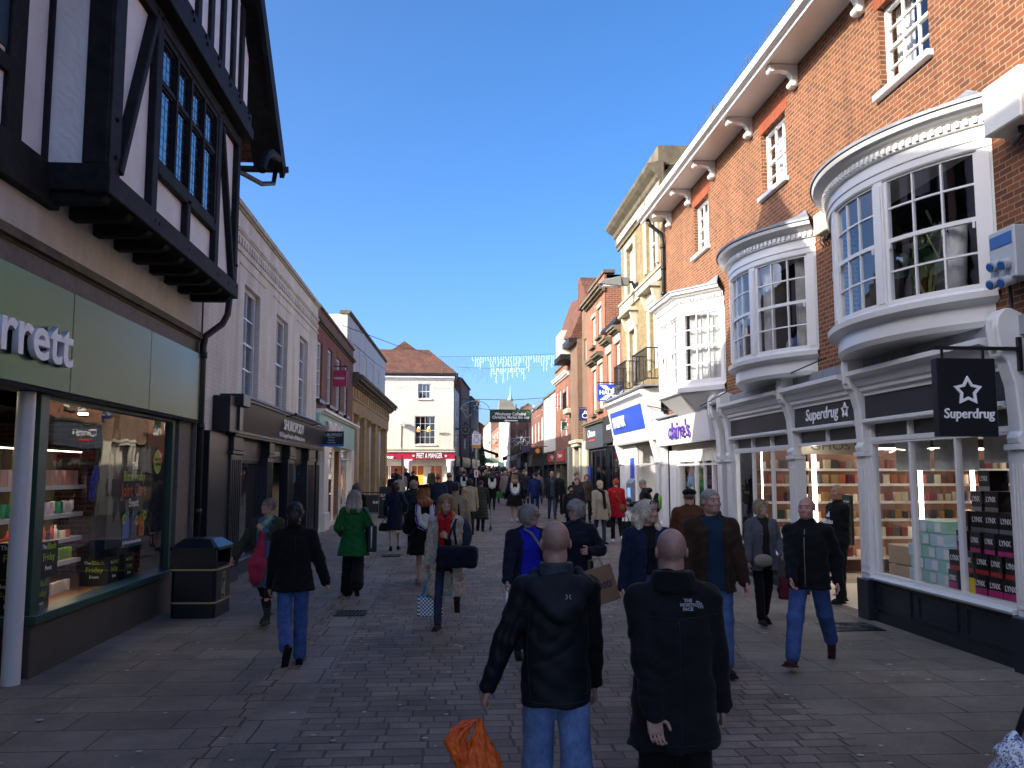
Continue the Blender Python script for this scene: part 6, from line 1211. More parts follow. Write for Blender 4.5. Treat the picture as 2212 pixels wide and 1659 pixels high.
# gratings and manhole
for (x, y) in ((-1.38, 12.85), (-1.32, 20.75)):
    z = gz(y)+.012; e = frame('drain_grating', 'iron drain grating in the paving channel, %s' % ('nearer one before the woman in green' if y < 15 else 'smaller one further up the street'), 'drain grating', (x, y, z)); MB().box(-.22, .22, -.25, .25, 0, .004).build('pit', M['darker'], e)
    m = MB(); m.box(-.22, .22, -.25, -.22, .0045, .012); m.box(-.22, .22, .22, .25, .0045, .012); [m.bar((-.2+.055*k, -.22, .010), (-.17+.055*k, .22, .010), .022, .008) for k in range(8)]; m.build('bars', paint('worn_iron', '#4a4744', .5, .2, metal=.4), e)
e = frame('manhole_cover', 'dark oval iron cover in the pavement before the chemist window', 'manhole cover', (5.25, 11.3, .006)); m = MB(); m.box(-.34, .34, -.3, .3, 0, .006); m.build('plate', M['iron'], e); m = MB(); [m.tube([((.08+.07*j)*math.cos(a), (.07+.06*j)*math.sin(a), .008) for a in np.linspace(0, 6.28, 18)], .008, 4) for j in range(4)]; m.build('tread_pattern', paint('worn_iron', '#4a4744', .5, .2, metal=.4), e)
# small light litter specks on the paving (chewing gum)
gum = MB(); r_ = random.Random(5)
for i in range(280):
    x, y = r_.uniform(-3.8, 5.6), r_.uniform(5, 22); z = gz(y)+.013; s_ = r_.uniform(.011, .028); gum.quad(*[(x+s_*math.cos(a)*1.2, y+s_*math.sin(a), z) for a in (0, 1.05, 2.1, 3.14, 4.2, 5.2)])
tag(gum.build('chewing_gum_spots', paint('gum_grey', '#b5b0a8', .8), None), 'scattered pale flattened gum spots on the paving', 'gum spots', kind='stuff')
# street banner, icicle lights, wires
gy = paint('banner_green', '#173a2c', .7, .12); e = frame('street_banner', 'dark green fabric banner strung across the street with white market wording and an arrow', 'banner', (3.17, 45, 4.96))
m = MB(); n = 24
for i in range(n):
    x0, x1 = -1.07+2.14*i/n, -1.07+2.14*(i+1)/n; f = lambda x: .015*math.sin(9*x)+.01*math.sin(23*x); m.hexa([(x0, f(x0), -.33), (x1, f(x1), -.33), (x1, f(x1), .33), (x0, f(x0), .33)], [(x0, f(x0)+.006, -.33), (x1, f(x1)+.006, -.33), (x1, f(x1)+.006, .33), (x0, f(x0)+.006, .33)])
m.build('cloth', gy, e); text('lettering', 'Winchester Cathedral', .22, M['letter_white'], e, (0, -.04, .11), width=1.62, extrude=.002, bold=.002, facing='-y'); text('lettering', 'Christmas Market this way', .22, M['letter_white'], e, (.02, -.04, -.06), width=1.92, extrude=.002, bold=.002, facing='-y')
m = MB(); m.box(-.22, .38, -.042, -.036, -.255, -.205); m.py([(-.34, -.23), (-.18, -.16), (-.18, -.30)], -.042, -.036); m.build('arrow', M['letter_white'], e)
for k in range(9): x = .8+.03*k; MB().tube([(x, -.03, .33-.02*k), (x+.08, -.035, .2-.01*k)], .006, 4).build('pine_sprig', paint('sprig', '#5f7a4a', .7), e)
MB().tube([(-1.07-1.5, 0, .5), (-1.07, 0, .34), (1.07, 0, .34), (3.0, 0, .6)], .012, 4).build('support_wire', M['iron'], e)
wl = emis('festoon_white', '#dfe8ff', .2); wd_ = paint('festoon_off', '#5d6d86', .5)
def icicles(label, a, b, lit, drop, seed, n):
    e = frame('icicle_lights', label, 'string lights', a, group='icicle lights strung over the street'); d = Vector(b)-Vector(a); MB().tube([(0, 0, 0), tuple(d*.5-Vector((0, 0, .08))), tuple(d)], .012, 4).build('wire', wd_, e)
    r_ = random.Random(seed)
    for mt_, rng in ((wd_, lambda t: not lit(t)), (wl, lit)):
        m = MB()
        for k in range(n):
            t = (k+.5)/n
            if not rng(t): continue
            L = drop*r_.choice((.35, .55, .8, 1.0, 1.25)); p = d*t; pts = [(p.x+r_.uniform(-.03, .03), 0, p.z-.08-L*j/4) for j in range(5)]; m.tube(pts, .006 if mt_ is wl else .006, 3)
            for j in range(int(L/.12)): z = p.z-.1-.12*j; s_ = r_.choice((-1, 1)); m.tube([(p.x, 0, z), (p.x+.07*s_, 0, z-.06)], .005 if mt_ is wl else .005, 3)
        if m.v: m.build('light_drops', mt_, e)
icicles('upper string of hanging icicle lights, white and lit towards its right end', (-.66, 50, 8.72), (6.15, 50, 8.95), lambda t: t > .28, .75, 4, 46)
icicles('lower shorter string of hanging icicle lights below the first', (.35, 49, 8.0), (4.3, 49, 8.05), lambda t: t > .5, .7, 9, 30)
icicles('string of unlit lights under the eaves of the white corner building', (-4.8, 59.6, 8.5), (.5, 59.4, 8.5), lambda t: False, .3, 2, 40)
wire_spec = [((-4.0, 36.5, 7.4), (-3.6, 54, 8.2), 'dark wire slung along the left row from brick parapet to grey wall'), ((.6, 45, 5.85), (5.9, 45, 6.0), 'taut wire carrying the star decorations above the banner'), ((-4.07, 33, 7.6), (-1.0, 49, 8.7), 'long sagging wire crossing to the icicle lights')]
for a, b, l in wire_spec: mid = tuple((p+q)/2-(.12 if i == 2 else 0) for i, (p, q) in enumerate(zip(a, b))); cable('overhead_wire', l, [a, mid, b], .014)
for (cx, lab) in ((1.35, 'wire star and arc street decoration left of the banner top'), (4.9, 'wire star and arc street decoration right of the banner top')):
    e = frame('star_decoration', lab, 'christmas decoration', (cx, 45, 5.25), group='unlit wire decorations above the banner'); m = MB(); m.tube([(.75*math.cos(a), 0, .5*math.sin(a)) for a in np.linspace(.1, 3.04, 20)], .018, 5); s2 = star2d(.26, .12, 6); s2.append(s2[0]); m.tube([(u*.9+.1, 0, v+.15) for u, v in s2], .016, 5); m.tube([(-.7, 0, .1), (-.45, 0, -.4), (-.2, 0, -.2)], .014, 5); s3 = star2d(.2, .08, 5); s3.append(s3[0]); m.tube([(u-.5, 0, v+.1) for u, v in s3], .014, 5); m.build('wire_outline', paint('decoration_metal', '#a9b4be', .4, metal=.5), e)
e = frame('star_decoration', 'tangle of unlit wire star lights lower down across the far street', 'christmas decoration', (3.6, 62, 4.2), group='unlit wire decorations above the banner'); m = MB()
for k in range(9): s3 = star2d(.35, .15, 5, rot=k); s3.append(s3[0]); m.tube([(u-1.8+.45*k, 0, v+.2*math.sin(k*2)) for u, v in s3], .018, 4)
m.tube([(-2.6, 0, .5), (0, 0, .2), (2.2, 0, .4)], .015, 4); m.build('wire_outline', paint('decoration_metal', '#a9b4be', .4, metal=.5), e)
# zone sign on its pole
e = frame('zone_sign_post', 'tall steel post carrying a white pedestrian ZONE sign with a yellow strip', 'road sign', (1.19, 38, gz(38))); MB().tube([(0, 0, 0), (0, 0, 3.55)], .035, 10).build('post', paint('galvanised', '#8a8d8f', .4, .1, metal=.6), e, smooth=True)
z0 = 2.8; MB().box(-.19, .19, -.06, -.035, z0+.0, z0+.62).build('sign_plate', M['letter_white'], e); MB().box(-.19, .19, -.062, -.033, z0, z0+.14).build('yellow_strip', paint('sign_yellow', '#e8a820', .4), e); MB().box(-.12, .12, -.08, .05, z0+.64, z0+.70).build('sign_lamp', M['white'], e)
text('lettering', 'ZONE', .1, M['letter_black'], e, (0, -.063, z0+.53), width=.2, extrude=.002, bold=.002, facing='-y'); MB().tube([(.11*math.cos(a), -.064, z0+.35+.11*math.sin(a)) for a in np.linspace(0, 6.28, 28)], .010, 5).build('ring', paint('ring_grey', '#5c5456', .4), e)
MB().tube([(-.1+.03*math.cos(a), -.066, z0+.07+.03*math.sin(a)) for a in np.linspace(0, 6.28, 14)], .008, 5).build('strip_emblem', paint('purple_lettering', '#4b2a8c', .4), e); text('lettering', 'At any\ntime', .05, M['letter_black'], e, (.07, -.064, z0+.07), width=.12, extrude=.002, facing='-y'); text('lettering', 'Pay restrictions', .03, M['letter_black'], e, (0, -.063, z0+.19), width=.26, extrude=.001, facing='-y')
MB().box(-.085, .085, -.055, -.036, 1.55, 1.85).build('notice', paint('notice_white', '#f2dede', .5), e); MB().box(-.03, .03, -.058, -.056, 1.6, 1.8).build('notice_mark', paint('sign_red', '#c8372d', .4), e)
# clocks
e = frame('bracket_clock', 'ornate black octagonal clock bracketed off the left row past the corner cafe', 'clock', (1.15, 62, 5.1), 0); m = MB(); m.py([(.42*math.cos(a+math.pi/8), .42*math.sin(a+math.pi/8)) for a in np.arange(8)*math.pi/4], -.14, .14); m.py([(-.2, -.38), (.2, -.38), (.06, -.62), (-.06, -.62)], -.1, .1); m.box(-.12, .12, -.1, .1, .4, .55); m.build('case', M['black'], e, bevel=.01)
for y in (-.15,): m = MB(); m.tube([(.3*math.cos(a), y, .3*math.sin(a)) for a in np.linspace(0, 6.28, 25)], .012, 5); [m.bar((.24*math.cos(a), y, .24*math.sin(a)), (.29*math.cos(a), y, .29*math.sin(a)), .02) for a in np.arange(12)*math.pi/6]; m.bar((0, y, -.05), (.02, y, .22), .022); m.bar((-.15, y, 0), (.15, y, .0), .02); m.build('dial', paint('dial_gold', '#b9a878', .4, metal=.3), e)
MB().box(-.75, -.4, -.06, .06, .0, .12).build('bracket', M['black'], e)
e = frame('small_round_clock', 'small round blue rimmed clock just right of the ornate black clock', 'clock', (1.95, 64, 4.95)); MB().lathe([(.0, -.08), (.24, -.08), (.26, -.04), (.26, .08)], 24).build('case', paint('clock_blue', '#2b3f63', .4), e).rotation_euler = (R90, 0, 0); o = MB().lathe([(0, .081), (.2, .082), (.2, .085)], 24).build('dial', M['letter_white'], e); o.rotation_euler = (R90, 0, 0); m = MB(); m.bar((0, -.09, 0), (.0, -.09, .14), .02); m.bar((0, -.09, 0), (.06, -.09, -.05), .02); m.build('hands', M['letter_black'], e); MB().box(-1.0, 0, -.02, .02, .28, .32).build('bracket', M['black'], e)
# cctv on the corner building
e = frame('security_camera', 'white security camera on the rendered wall of the corner cafe building', 'security camera', (-3.25, 60, 5.45)); MB().box(-.22, .16, -.5, -.18, -.12, .14).build('housing', M['white'], e, bevel=.02); MB().bar((0, -.3, -.1), (0, 0, -.25), .06).build('mount', M['white'], e); MB().tube([(0, -.03, -.25), (-.02, -.03, -1.6), (.1, -.03, -1.95), (2.5, -.03, -2.0)], .02, 6).build('cable', M['iron'], e)
# advertising board and railings by the colonnade
e = frame('advertising_board', 'black upright advertising board reading ELF BARS by the railings', 'advertising board', (-2.42, 34.9, gz(34.9))); m = MB(); m.box(-.31, .31, -.05, .05, .12, 1.22); m.box(-.34, .34, -.2, .2, 0, .12); m.build('panel', M['black'], e, bevel=.02); text('lettering', 'ELF BARS', .15, M['letter_white'], e, (0, -.055, .88), width=.5, extrude=.003, facing='-y'); text('lettering', 'FROM £4.99', .07, M['letter_white'], e, (0, -.055, .74), width=.36, extrude=.003, facing='-y')
for x, c in ((-.12, '#b33a34'), (.04, '#3a78c0')): MB().box(x, x+.06, -.06, -.052, .3, .6).build('pictured_device', paint('device_'+c[1:], c, .4), e)
def barrier(x0, x1, y, label):
    e = frame('cafe_barrier', label, 'barrier', ((x0+x1)/2, y, gz(y))); h = (x1-x0)/2; m = MB(); [m.bar(*q) for q in (((-h, 0, 0), (-h, 0, .95), .05), ((h, 0, 0), (h, 0, .95), .05), ((-h, 0, .95), (h, 0, .95), .04), ((-h, 0, .12), (h, 0, .12), .03))]; m.build('rails', M['iron'], e); MB().box(-h+.05, h-.05, -.01, .01, .15, .85).build('canvas', M['black'], e); return e
e = barrier(-3.6, -2.8, 36.2, 'black canvas cafe barrier left of the advertising board'); text('lettering', 'BB!', .15, M['letter_white'], e, (.25, -.015, .55), width=.25, extrude=.003, facing='-y')
barrier(-2.05, -1.2, 36.6, 'black canvas cafe barrier right of the advertising board')
e = frame('tall_banner_post', 'tall black and white post standing before the corner cafe', 'post', (-2.2, 42, gz(42))); MB().box(-.05, .0, -.03, .03, 0, 2.45).build('dark_face', M['iron'], e); MB().box(.0, .045, -.03, .03, 0, 2.43).build('light_face', M['letter_white'], e)
# awnings far up
for i, (x, y, c, lab, side) in enumerate(((2.9, 80, '#1f4d42', 'dark green awning on the left at the narrow part of the street', -1), (5.85, 58, '#1b1c20', 'black sloping shop awning on the far right', 1), (5.85, 68, '#23262c', 'second black awning further up on the right', 1))):
    e = frame('shop_awning', lab, 'awning', (x, y, gz(y)+(2.6 if i else 2.9)), group='awnings up the street'); m = MB(); d = -side*1.5; m.hexa([(0, -2.5, .5), (d, -2.5, 0), (d, 2.5, 0), (0, 2.5, .5)], [(0, -2.5, .55), (d, -2.5, .05), (d, 2.5, .05), (0, 2.5, .55)]); m.box(d-.02, d+.02, -2.5, 2.5, -.25, 0); m.build('canvas', paint('awning_'+c[1:], c, .8), e)
for (x, y) in ((3.6, 88), (4.4, 92)): e = frame('parasol', 'green parasol over the far street crowd, %s' % ('nearer' if y < 90 else 'farther'), 'parasol', (x, y, gz(y))); MB().lathe([(.03, 0), (.03, 2.3)], 8).build('pole', M['iron'], e); MB().lathe([(1.3, 2.15), (.1, 2.7)], 8).build('canopy', paint('parasol_green', '#245a4a', .8), e)
# ---------------------------------------------------------------- goods in the green shop
shelfm = paint('shelf_metal', '#b9b2a4', .4, .05); rg = random.Random(21)
def shelf_unit(label, loc, rz, w, zs, depth=.35, back='#5a5248', lights=True):
    e = frame('display_shelves', label, 'shelving', loc, rz); MB().box(-w/2, w/2, .0, .03, 0, zs[-1]+.45).build('back_panel', paint('shelf_back_'+back[1:], back, .8), e)
    for z in zs: MB().box(-w/2, w/2, -depth, 0, z-.03, z).build('shelf', shelfm, e); MB().box(-w/2, w/2, -depth-.012, -depth-.002, z-.05, z+.0).build('price_rail', M['letter_white'], e)
    if lights:
        for z in zs[1:]+[zs[-1]+.45]: MB().box(-w/2+.02, w/2-.02, -depth+.03, -depth+.05, z-.045, z-.032).build('shelf_light', emis('shelf_strip', '#ffe9c4', 2.6), e)
    return e
protos = {}
NTH = 'first second third fourth fifth sixth seventh eighth ninth tenth eleventh twelfth thirteenth fourteenth fifteenth sixteenth seventeenth eighteenth nineteenth twentieth'.split()
KN = {'box': 'box', 'tube': 'tube', 'jar': 'jar', 'bottle': 'bottle', 'wide': 'wide box'}; ORD = ['lowest', 'second', 'third', 'fourth', 'fifth', 'top']
where = {'products on the green shop shelves': 'green shop', 'products behind the entrance glass': 'entrance glass', 'boxed perfumes inside the chemist': '@'}
def cname(c):
    r, g, b = [int(c[i:i+2], 16) for i in (1, 3, 5)]; L = (r+g+b)/3; d = max(r, g, b)-min(r, g, b)
    if d < 36: return 'white' if L > 215 else 'pale' if L > 150 else 'dark'
    h = 'red' if r > g*1.5 and r > b*1.3 else 'orange' if r > g > b and r-b > 70 else 'cream' if r >= g >= b and L > 160 else 'brown' if r >= g >= b else 'green' if g >= r and g >= b else 'blue'
    return ('dark ' if L < 80 else '')+h
def product(kind, c):
    k = (kind, c)
    if k in protos: return protos[k].copy(), protos[k]
    m = MB()
    if kind == 'box': m.box(-.045, .045, -.03, .03, 0, .14); nm = 'product_box'
    elif kind == 'tube': m.lathe([(.018, 0), (.018, .03), (.032, .035), (.028, .15)], 10); nm = 'product_tube'
    elif kind == 'jar': m.lathe([(.04, 0), (.042, .055), (.043, .06), (.043, .085)], 12); nm = 'product_jar'
    elif kind == 'bottle': m.lathe([(.03, 0), (.031, .1), (.014, .125), (.014, .16)], 10); nm = 'product_bottle'
    elif kind == 'wide': m.box(-.065, .065, -.04, .04, 0, .18); nm = 'gift_box'
    o = m.build(nm, paint('pack_'+c[1:], c, .4, .05), None, smooth=kind not in ('box', 'wide'), autos=True); protos[k] = o; return o, o
def stock(e, w, zs, depth, kinds, cols, lab, grp, cat, gap=.13, fill=.85):
    Mx = Matrix.Translation(e.location) @ Matrix.Rotation(e.rotation_euler.z, 4, 'Z')
    for zi, z in enumerate(zs):
        x = -w/2+.08; nn = 0
        while x < w/2-.08:
            if rg.random() < fill:
                kd, c = rg.choice(kinds[zi % len(kinds)]), rg.choice(cols[zi % len(cols)]); o, p = product(kd, c)
                if o is not p: COL.objects.link(o)
                o.location = Mx @ Vector((x, -depth+.07+rg.uniform(0, .04), z)); o.rotation_euler = (0, 0, e.rotation_euler.z+rg.uniform(-.1, .1)); tag(o, '%s %s, %s on the %s shelf, %s' % (cname(c), KN[kd], NTH[min(nn, 19)], ORD[zi], where[grp].replace('@', e['label'].split('shelves')[-1].strip())), cat, grp); nn += 1
            x += gap*rg.uniform(.85, 1.4)
hz = [.55, .95, 1.22, 1.52, 1.86]
hb = [(('box', 'wide'),), ]
e = shelf_unit('lit shelves of health products behind the green shop window', (-5.0, 10.45, 0), R90, 2.2, hz); 
KC = [['#e8e2d4', '#f2efe8', '#d9d2bf'], ['#6a8f3a', '#86a848', '#4a7c9c', '#5c7a30'], ['#d8693a', '#c84a30', '#f0ece2', '#3a5f86'], ['#efe9dc', '#3aa07c', '#e0d8e8', '#403a50'], ['#e3b8a8', '#d9a898', '#efe0d4', '#d8c0b0']]
stock(e, 2.2, hz, .35, [('box',), ('box',), ('tube', 'bottle', 'jar'), ('box', 'tube'), ('wide',)], KC, 'health product', 'products on the green shop shelves', 'product', .12)
e = shelf_unit('lit shelves seen through the entrance glass left of the green window post', (-4.75, 9.55, 0), 0, .9, hz); e.location = (-5.35, 9.3+.9, 0); e.rotation_euler.z = 0
stock(e, .9, hz, .35, [('box',), ('tube', 'jar'), ('tube', 'bottle'), ('box', 'tube'), ('wide',)], KC, 'health product', 'products behind the entrance glass', 'product', .13)
# Black Friday cartons
ct_m = paint('carton_black', '#15161a', .5, .05); lime = paint('lime_lettering', '#a9c83c', .4, .02)
def bf_text(e, w, face, off, s=1.0, z=0):
    text('lettering', 'The', .06*s, M['letter_white'], e, off(0, z+.12*s, -.25*w), facing=face, extrude=.002); text('lettering', 'Black', .085*s, lime, e, off(0, z+.12*s, .12*w), facing=face, extrude=.002); text('lettering', 'Friday', .1*s, lime, e, off(0, z+.02*s, 0), facing=face, extrude=.002); text('lettering', 'Event', .06*s, M['letter_white'], e, off(0, z-.08*s, 0), facing=face, extrude=.002)
for (x, y, z, s_, lab) in ((-4.5, 12.35, .56, .36, 'black friday carton at the bottom right of the window pile'), (-4.55, 11.95, .56, .36, 'black friday carton at the bottom left of the window pile'), (-4.52, 12.12, .93, .38, 'black friday carton on top of the window pile'), (-4.38, 9.55, .93, .44, 'large black friday carton stacked upper in the window corner'), (-4.40, 9.5, .56, .40, 'large black friday carton at the bottom of the window corner')):
    e = frame('promotion_carton', lab, 'carton', (x, y, z), group='black friday cartons in the green shop window'); h = .365; MB().box(-s_/2, s_/2, -s_/2, s_/2, 0, h).build('carton', ct_m, e, bevel=.004)
    bf_text(e, s_, '+x', lambda a, zz, u: (s_/2+.003, u, h/2+zz), s_/.4); bf_text(e, s_, '-y', lambda a, zz, u: (u, -s_/2-.003, h/2+zz), s_/.4)
# joint care decal poster
e = frame('window_poster', 'black poster in the green shop window advertising a Joint Care event', 'poster', (-4.30, 12.35, 1.6)); MB().box(-.015, 0, -.9, .8, -.55, .75).build('sheet', ct_m, e)
for (tx, s_, z, mt_, w_) in (('The', .14, .50, M['letter_white'], .24), ('Black Friday', .19, .36, lime, .82), ('Joint Care', .24, .17, paint('orange_lettering', '#d8632c', .4, .02), .95), ('Event', .15, .0, M['letter_white'], .36), ('On 100s of products across the store', .06, -.62+.10, M['letter_white'], .7)): text('lettering', tx, s_, mt_, e, (.004, -.0, z), width=w_, extrude=.002, bold=.003, facing='+x')
for (y, c) in ((-.28, '#2f7ac8'), (.02, '#3a3278'), (.30, '#d9762a')):
    m = MB(); m.box(.002, .02, y-.11, y+.11, -.46, -.2); m.box(.002, .018, y-.09, y+.09, -.2, -.16); m.build('pictured_bottle', paint('bottle_'+c[1:], c, .35), e, bevel=.01); MB().box(.002, .022, y-.08, y+.08, -.16, -.11).build('pictured_cap', paint('cap_green', '#3c8a5a', .4), e)
for (y, z, t_) in ((-.38, -.2, '£10'), (.1, -.24, '£15'), (.40, -.18, '£6')): m = MB(); m.prism([(.07*math.cos(a), .07*math.sin(a)) for a in np.linspace(0, 6.28, 18)[:-1]], lambda u, v, t: (t, y+u, z+v), .02, .026); m.build('price_disc', lime, e); text('lettering', t_, .07, M['letter_black'], e, (.028, y, z), extrude=.001, facing='+x')
e = frame('window_sticker', 'round lime green sticker reading Half Price in the green shop window', 'sticker', (-4.2, 12.95, 2.17)); m = MB(); m.prism([(.17*math.cos(a), .17*math.sin(a)) for a in np.linspace(0, 6.28, 26)[:-1]], lambda u, v, t: (t, u, v), 0, .01); m.build('disc', lime, e); text('lettering', 'Better than\nHalf Price', .075, M['letter_black'], e, (.013, 0, 0), width=.28, extrude=.001, facing='+x')
for (x, y, w_) in ((-5.0, 9.0, 'just right of the post'), (-4.9, 10.6, 'over the shelves'), (-4.8, 11.8, 'over the poster'), (-5.6, 8.4, 'left of the white column')): e = frame('ceiling_spotlight', 'small lit ceiling spotlight inside the green shop, '+w_, 'light', (x, y, 2.79), group='ceiling spotlights in the green shop'); MB().lathe([(.06, -.02), (.06, 0)], 14).build('lamp', emis('spot_on', '#fff0d8', 14), e)
# ---------------------------------------------------------------- goods in the chemist
cz = [.35, .75, 1.1, 1.45, 1.8, 2.1]
PC = [['#b79a80', '#cbbcab', '#6e3038', '#d8d0c4', '#8a8078'], ['#4c2228', '#8a4444', '#b89a7c', '#d8d2c6', '#6c6660'], ['#2a3f3c', '#a07850', '#6f333a', '#c9c4ba', '#343036'], ['#95704e', '#7c3a42', '#3c3440', '#cbb9a2', '#b8b4ae'], ['#a05a44', '#97805f', '#d2cabc', '#562830', '#4a4a50'], ['#b0a088', '#703640', '#c8c1b6', '#403a3c', '#8c8680']]
for (x0, lab) in ((6.75, 'perfume shelves seen through the far chemist window'), (7.85, 'perfume shelves in the chemist doorway'), (8.95, 'perfume shelves just right of the doorway'), (10.05, 'perfume shelves behind the left near window pane'), (11.15, 'perfume shelves behind the middle near window pane'), (12.25, 'perfume shelves behind the right near window pane')):
    e = shelf_unit(lab, (x0, 17.4, 0), 0, 1.05, cz, back='#6b4a3c')
    stock(e, 1.05, cz, .35, [('wide', 'box'), ('wide',), ('box', 'wide')], PC, 'perfume box', 'boxed perfumes inside the chemist', 'product', .155, .97)
    m = MB()
    for x in (-.52, .52): m.box(x-.012, x+.012, -.37, -.35, .3, 2.5)
    m.box(-.52, .52, -.37, -.35, 2.48, 2.5); m.build('light_tube', M['tube_on'], e)
mint = paint('mint_card', '#a8dccb', .5, .04); sky_c = paint('sky_card', '#bfe2ee', .5, .04); wh = M['letter_white']
k = 0
for row, (n, z) in enumerate(((3, .60), (3, .76), (3, .92), (2, 1.08), (2, 1.24))):
    for i in range(n):
        e = frame('gift_set_box', 'mint and white gift box in the pile behind the near chemist window, row %s, %s' % (('lowest', 'second', 'third', 'fourth', 'top')[row], ('left', 'middle', 'right')[i] if n == 3 else ('left', 'right')[i]), 'gift box', (5.9+.42, 11.35-.34*i-(.05 if row % 2 else 0)-(.16 if n == 2 else 0), z), group='mint gift boxes in the chemist window'); MB().box(-.12, .2, -.155, .155, 0, .152).build('carton', mint if (row+i) % 2 else sky_c, e, bevel=.003); MB().box(-.124, -.121, -.15, -.02, .02, .13).build('printed_panel', wh, e)
lynx = paint('lynx_black', '#14151a', .35, .1); mag = paint('magenta_card', '#c83a86', .4, .05); k = 0
for row, (n, z) in enumerate(((5, .60), (5, .84), (4, 1.08), (4, 1.32), (2, 1.56), (1, 1.80))):
    for i in range(n):
        y = 10.35-.27*i-.135*(5-n)*.9; e = frame('body_spray_gift_box', 'black body spray gift box, %s from the left in the %s row of the pile' % (NTH[i], ('bottom', 'second', 'third', 'fourth', 'fifth', 'top')[row]), 'gift box', (5.9+.34+.03*row, y, z), rg.uniform(-.12, .12), group='body spray gift boxes in the chemist window')
        MB().box(-.11, .11, -.12, .12, 0, .235).build('carton', lynx, e, bevel=.003); MB().box(-.114, -.1115, -.115, .115, 0.0 if row else 0, .05 if row else .09).build('printed_band', mag if row in (0, 2) else paint('red_card', '#b8342c', .4) if row == 1 else M['chrome'], e)
        o = text('lettering', 'LYNX', .085, wh, e, (-.116, 0, .14), width=.17, extrude=.001, bold=.002, facing='-x')
e = frame('warning_sticker', 'yellow safety sticker low on the chemist window', 'sticker', (5.9-.0, 9.68, .72)); 
MB().box(-.0, .012, -.05, .05, -.08, .1).build('sticker', paint('sticker_yellow', '#e3c51e', .4), e); e.location.x = 5.9+.045
e = frame('counter_plinth', 'beige panelled security plinth in the chemist doorway', 'plinth', (7.0, 12.9, 0)); 
for z in (.03, .33, .63): MB().box(-.15, .15, -.42, .42, z, z+.285).build('panel', paint('beige_panel', '#c9b291', .6, .05), e, bevel=.01)
e = frame('opening_hours_sign', 'dark green opening hours board inside the chemist doorway', 'sign', (6.5, 13.95, 1.15)); MB().box(-.02, .02, -.2, .2, -.3, .5).build('board', paint('hours_green', '#1d2f2b', .5), e)
for i, tx in enumerate(("We're Open",)+('Mon-Sat  8.30-5.30', 'Sunday  10.30-4.30')): text('lettering', tx, .05, M['letter_white'], e, (-.024, 0, .4-.1*i), width=.3, extrude=.001, facing='-x')
e = frame('fragrance_sign', 'grey GHOST fragrance panel above the shelves in the chemist doorway', 'sign', (7.7, 16.95, 2.5), R90); MB().box(-.02, .02, -.9, .9, -.12, .2).build('panel', paint('ghost_grey', '#9a958d', .6), e); text('lettering', 'GHOST', .22, paint('ghost_letters', '#5b5550', .5), e, (-.024, 0, .04), width=1.0, extrude=.002, facing='-x')
# jewellery shop window
for (y, c, h, lab) in ((22.2, '#8fb0cf', .8, 'pale blue scarf hanging at the left of the jewellery shop window'), (21.5, '#4c9a4e', 1.0, 'green scarf hanging in the left jewellery shop window'), (20.4, '#2f3f5c', .8, 'navy scarf hanging behind the jewellery shop door glass'), (19.1, '#3f8a44', 1.0, 'bright green scarf hanging at the right of the jewellery shop')):
    e = frame('hanging_scarf', lab, 'scarf', (5.9+.35, y, 2.15)); m = SD(); m.chain([(0, 0, 0), (0, -.06, -h*.5), (0, .02, -h)], [.05, .13, .05], .02); m.disp = fold(.02); V, Q = m.mesh(.03); vq_obj('cloth', V, Q, clothmat(c), e)
pl = emis('neon_pink', '#ff3a6a', 1.0); e = frame('neon_sign', 'pink neon arrow with a white panel in the jewellery shop window', 'sign', (5.9+.25, 18.95, 1.45)); m = MB(); m.tube([(0, .0, .55), (0, .1, .1), (0, -.1, .1), (0, 0, .55)], .02, 6); m.tube([(0, .05, -.1), (0, -.15, -.6)], .03, 6); m.build('neon_tube', pl, e); MB().box(-.03, .0, -.15, .2, -.12, .22).build('panel', emis('white_panel', '#ffffff', .6), e)
text('lettering', 'pier', .16, paint('purple_lettering', '#4b2a8c'), e, (-.035, .02, .05), facing='-x', extrude=.002)
for (y, z, c, w_, h_) in ((19.1, .95, '#5a4a3a', .7, .7), (21.8, .8, '#b8a4b0', .9, .5), (19.3, .7, '#a83c2c', .4, .4)): e = frame('window_display', 'display panel low in the jewellery shop window, %s' % {'#5a4a3a': 'brown portrait print', '#b8a4b0': 'pale lilac print', '#a83c2c': 'small orange red print'}[c], 'display panel', (5.9+.3, y, z)); MB().box(0, .02, -w_/2, w_/2, -h_/2, h_/2).build('panel', paint('display_'+c[1:], c, .6, .4, nscale=6), e)
text('door_lettering', 'more\nstyle', .2, M['letter_black'], O.e, (O.x(20.2), -.14, 1.2), extrude=.002)
e = frame('blue_store_flag', 'tall blue poster strip in the card shop window', 'poster', (5.9-.02, 36.2, .9)); MB().box(-.05, 0, -.2, .2, 0, 1.4).build('poster', bl, e)
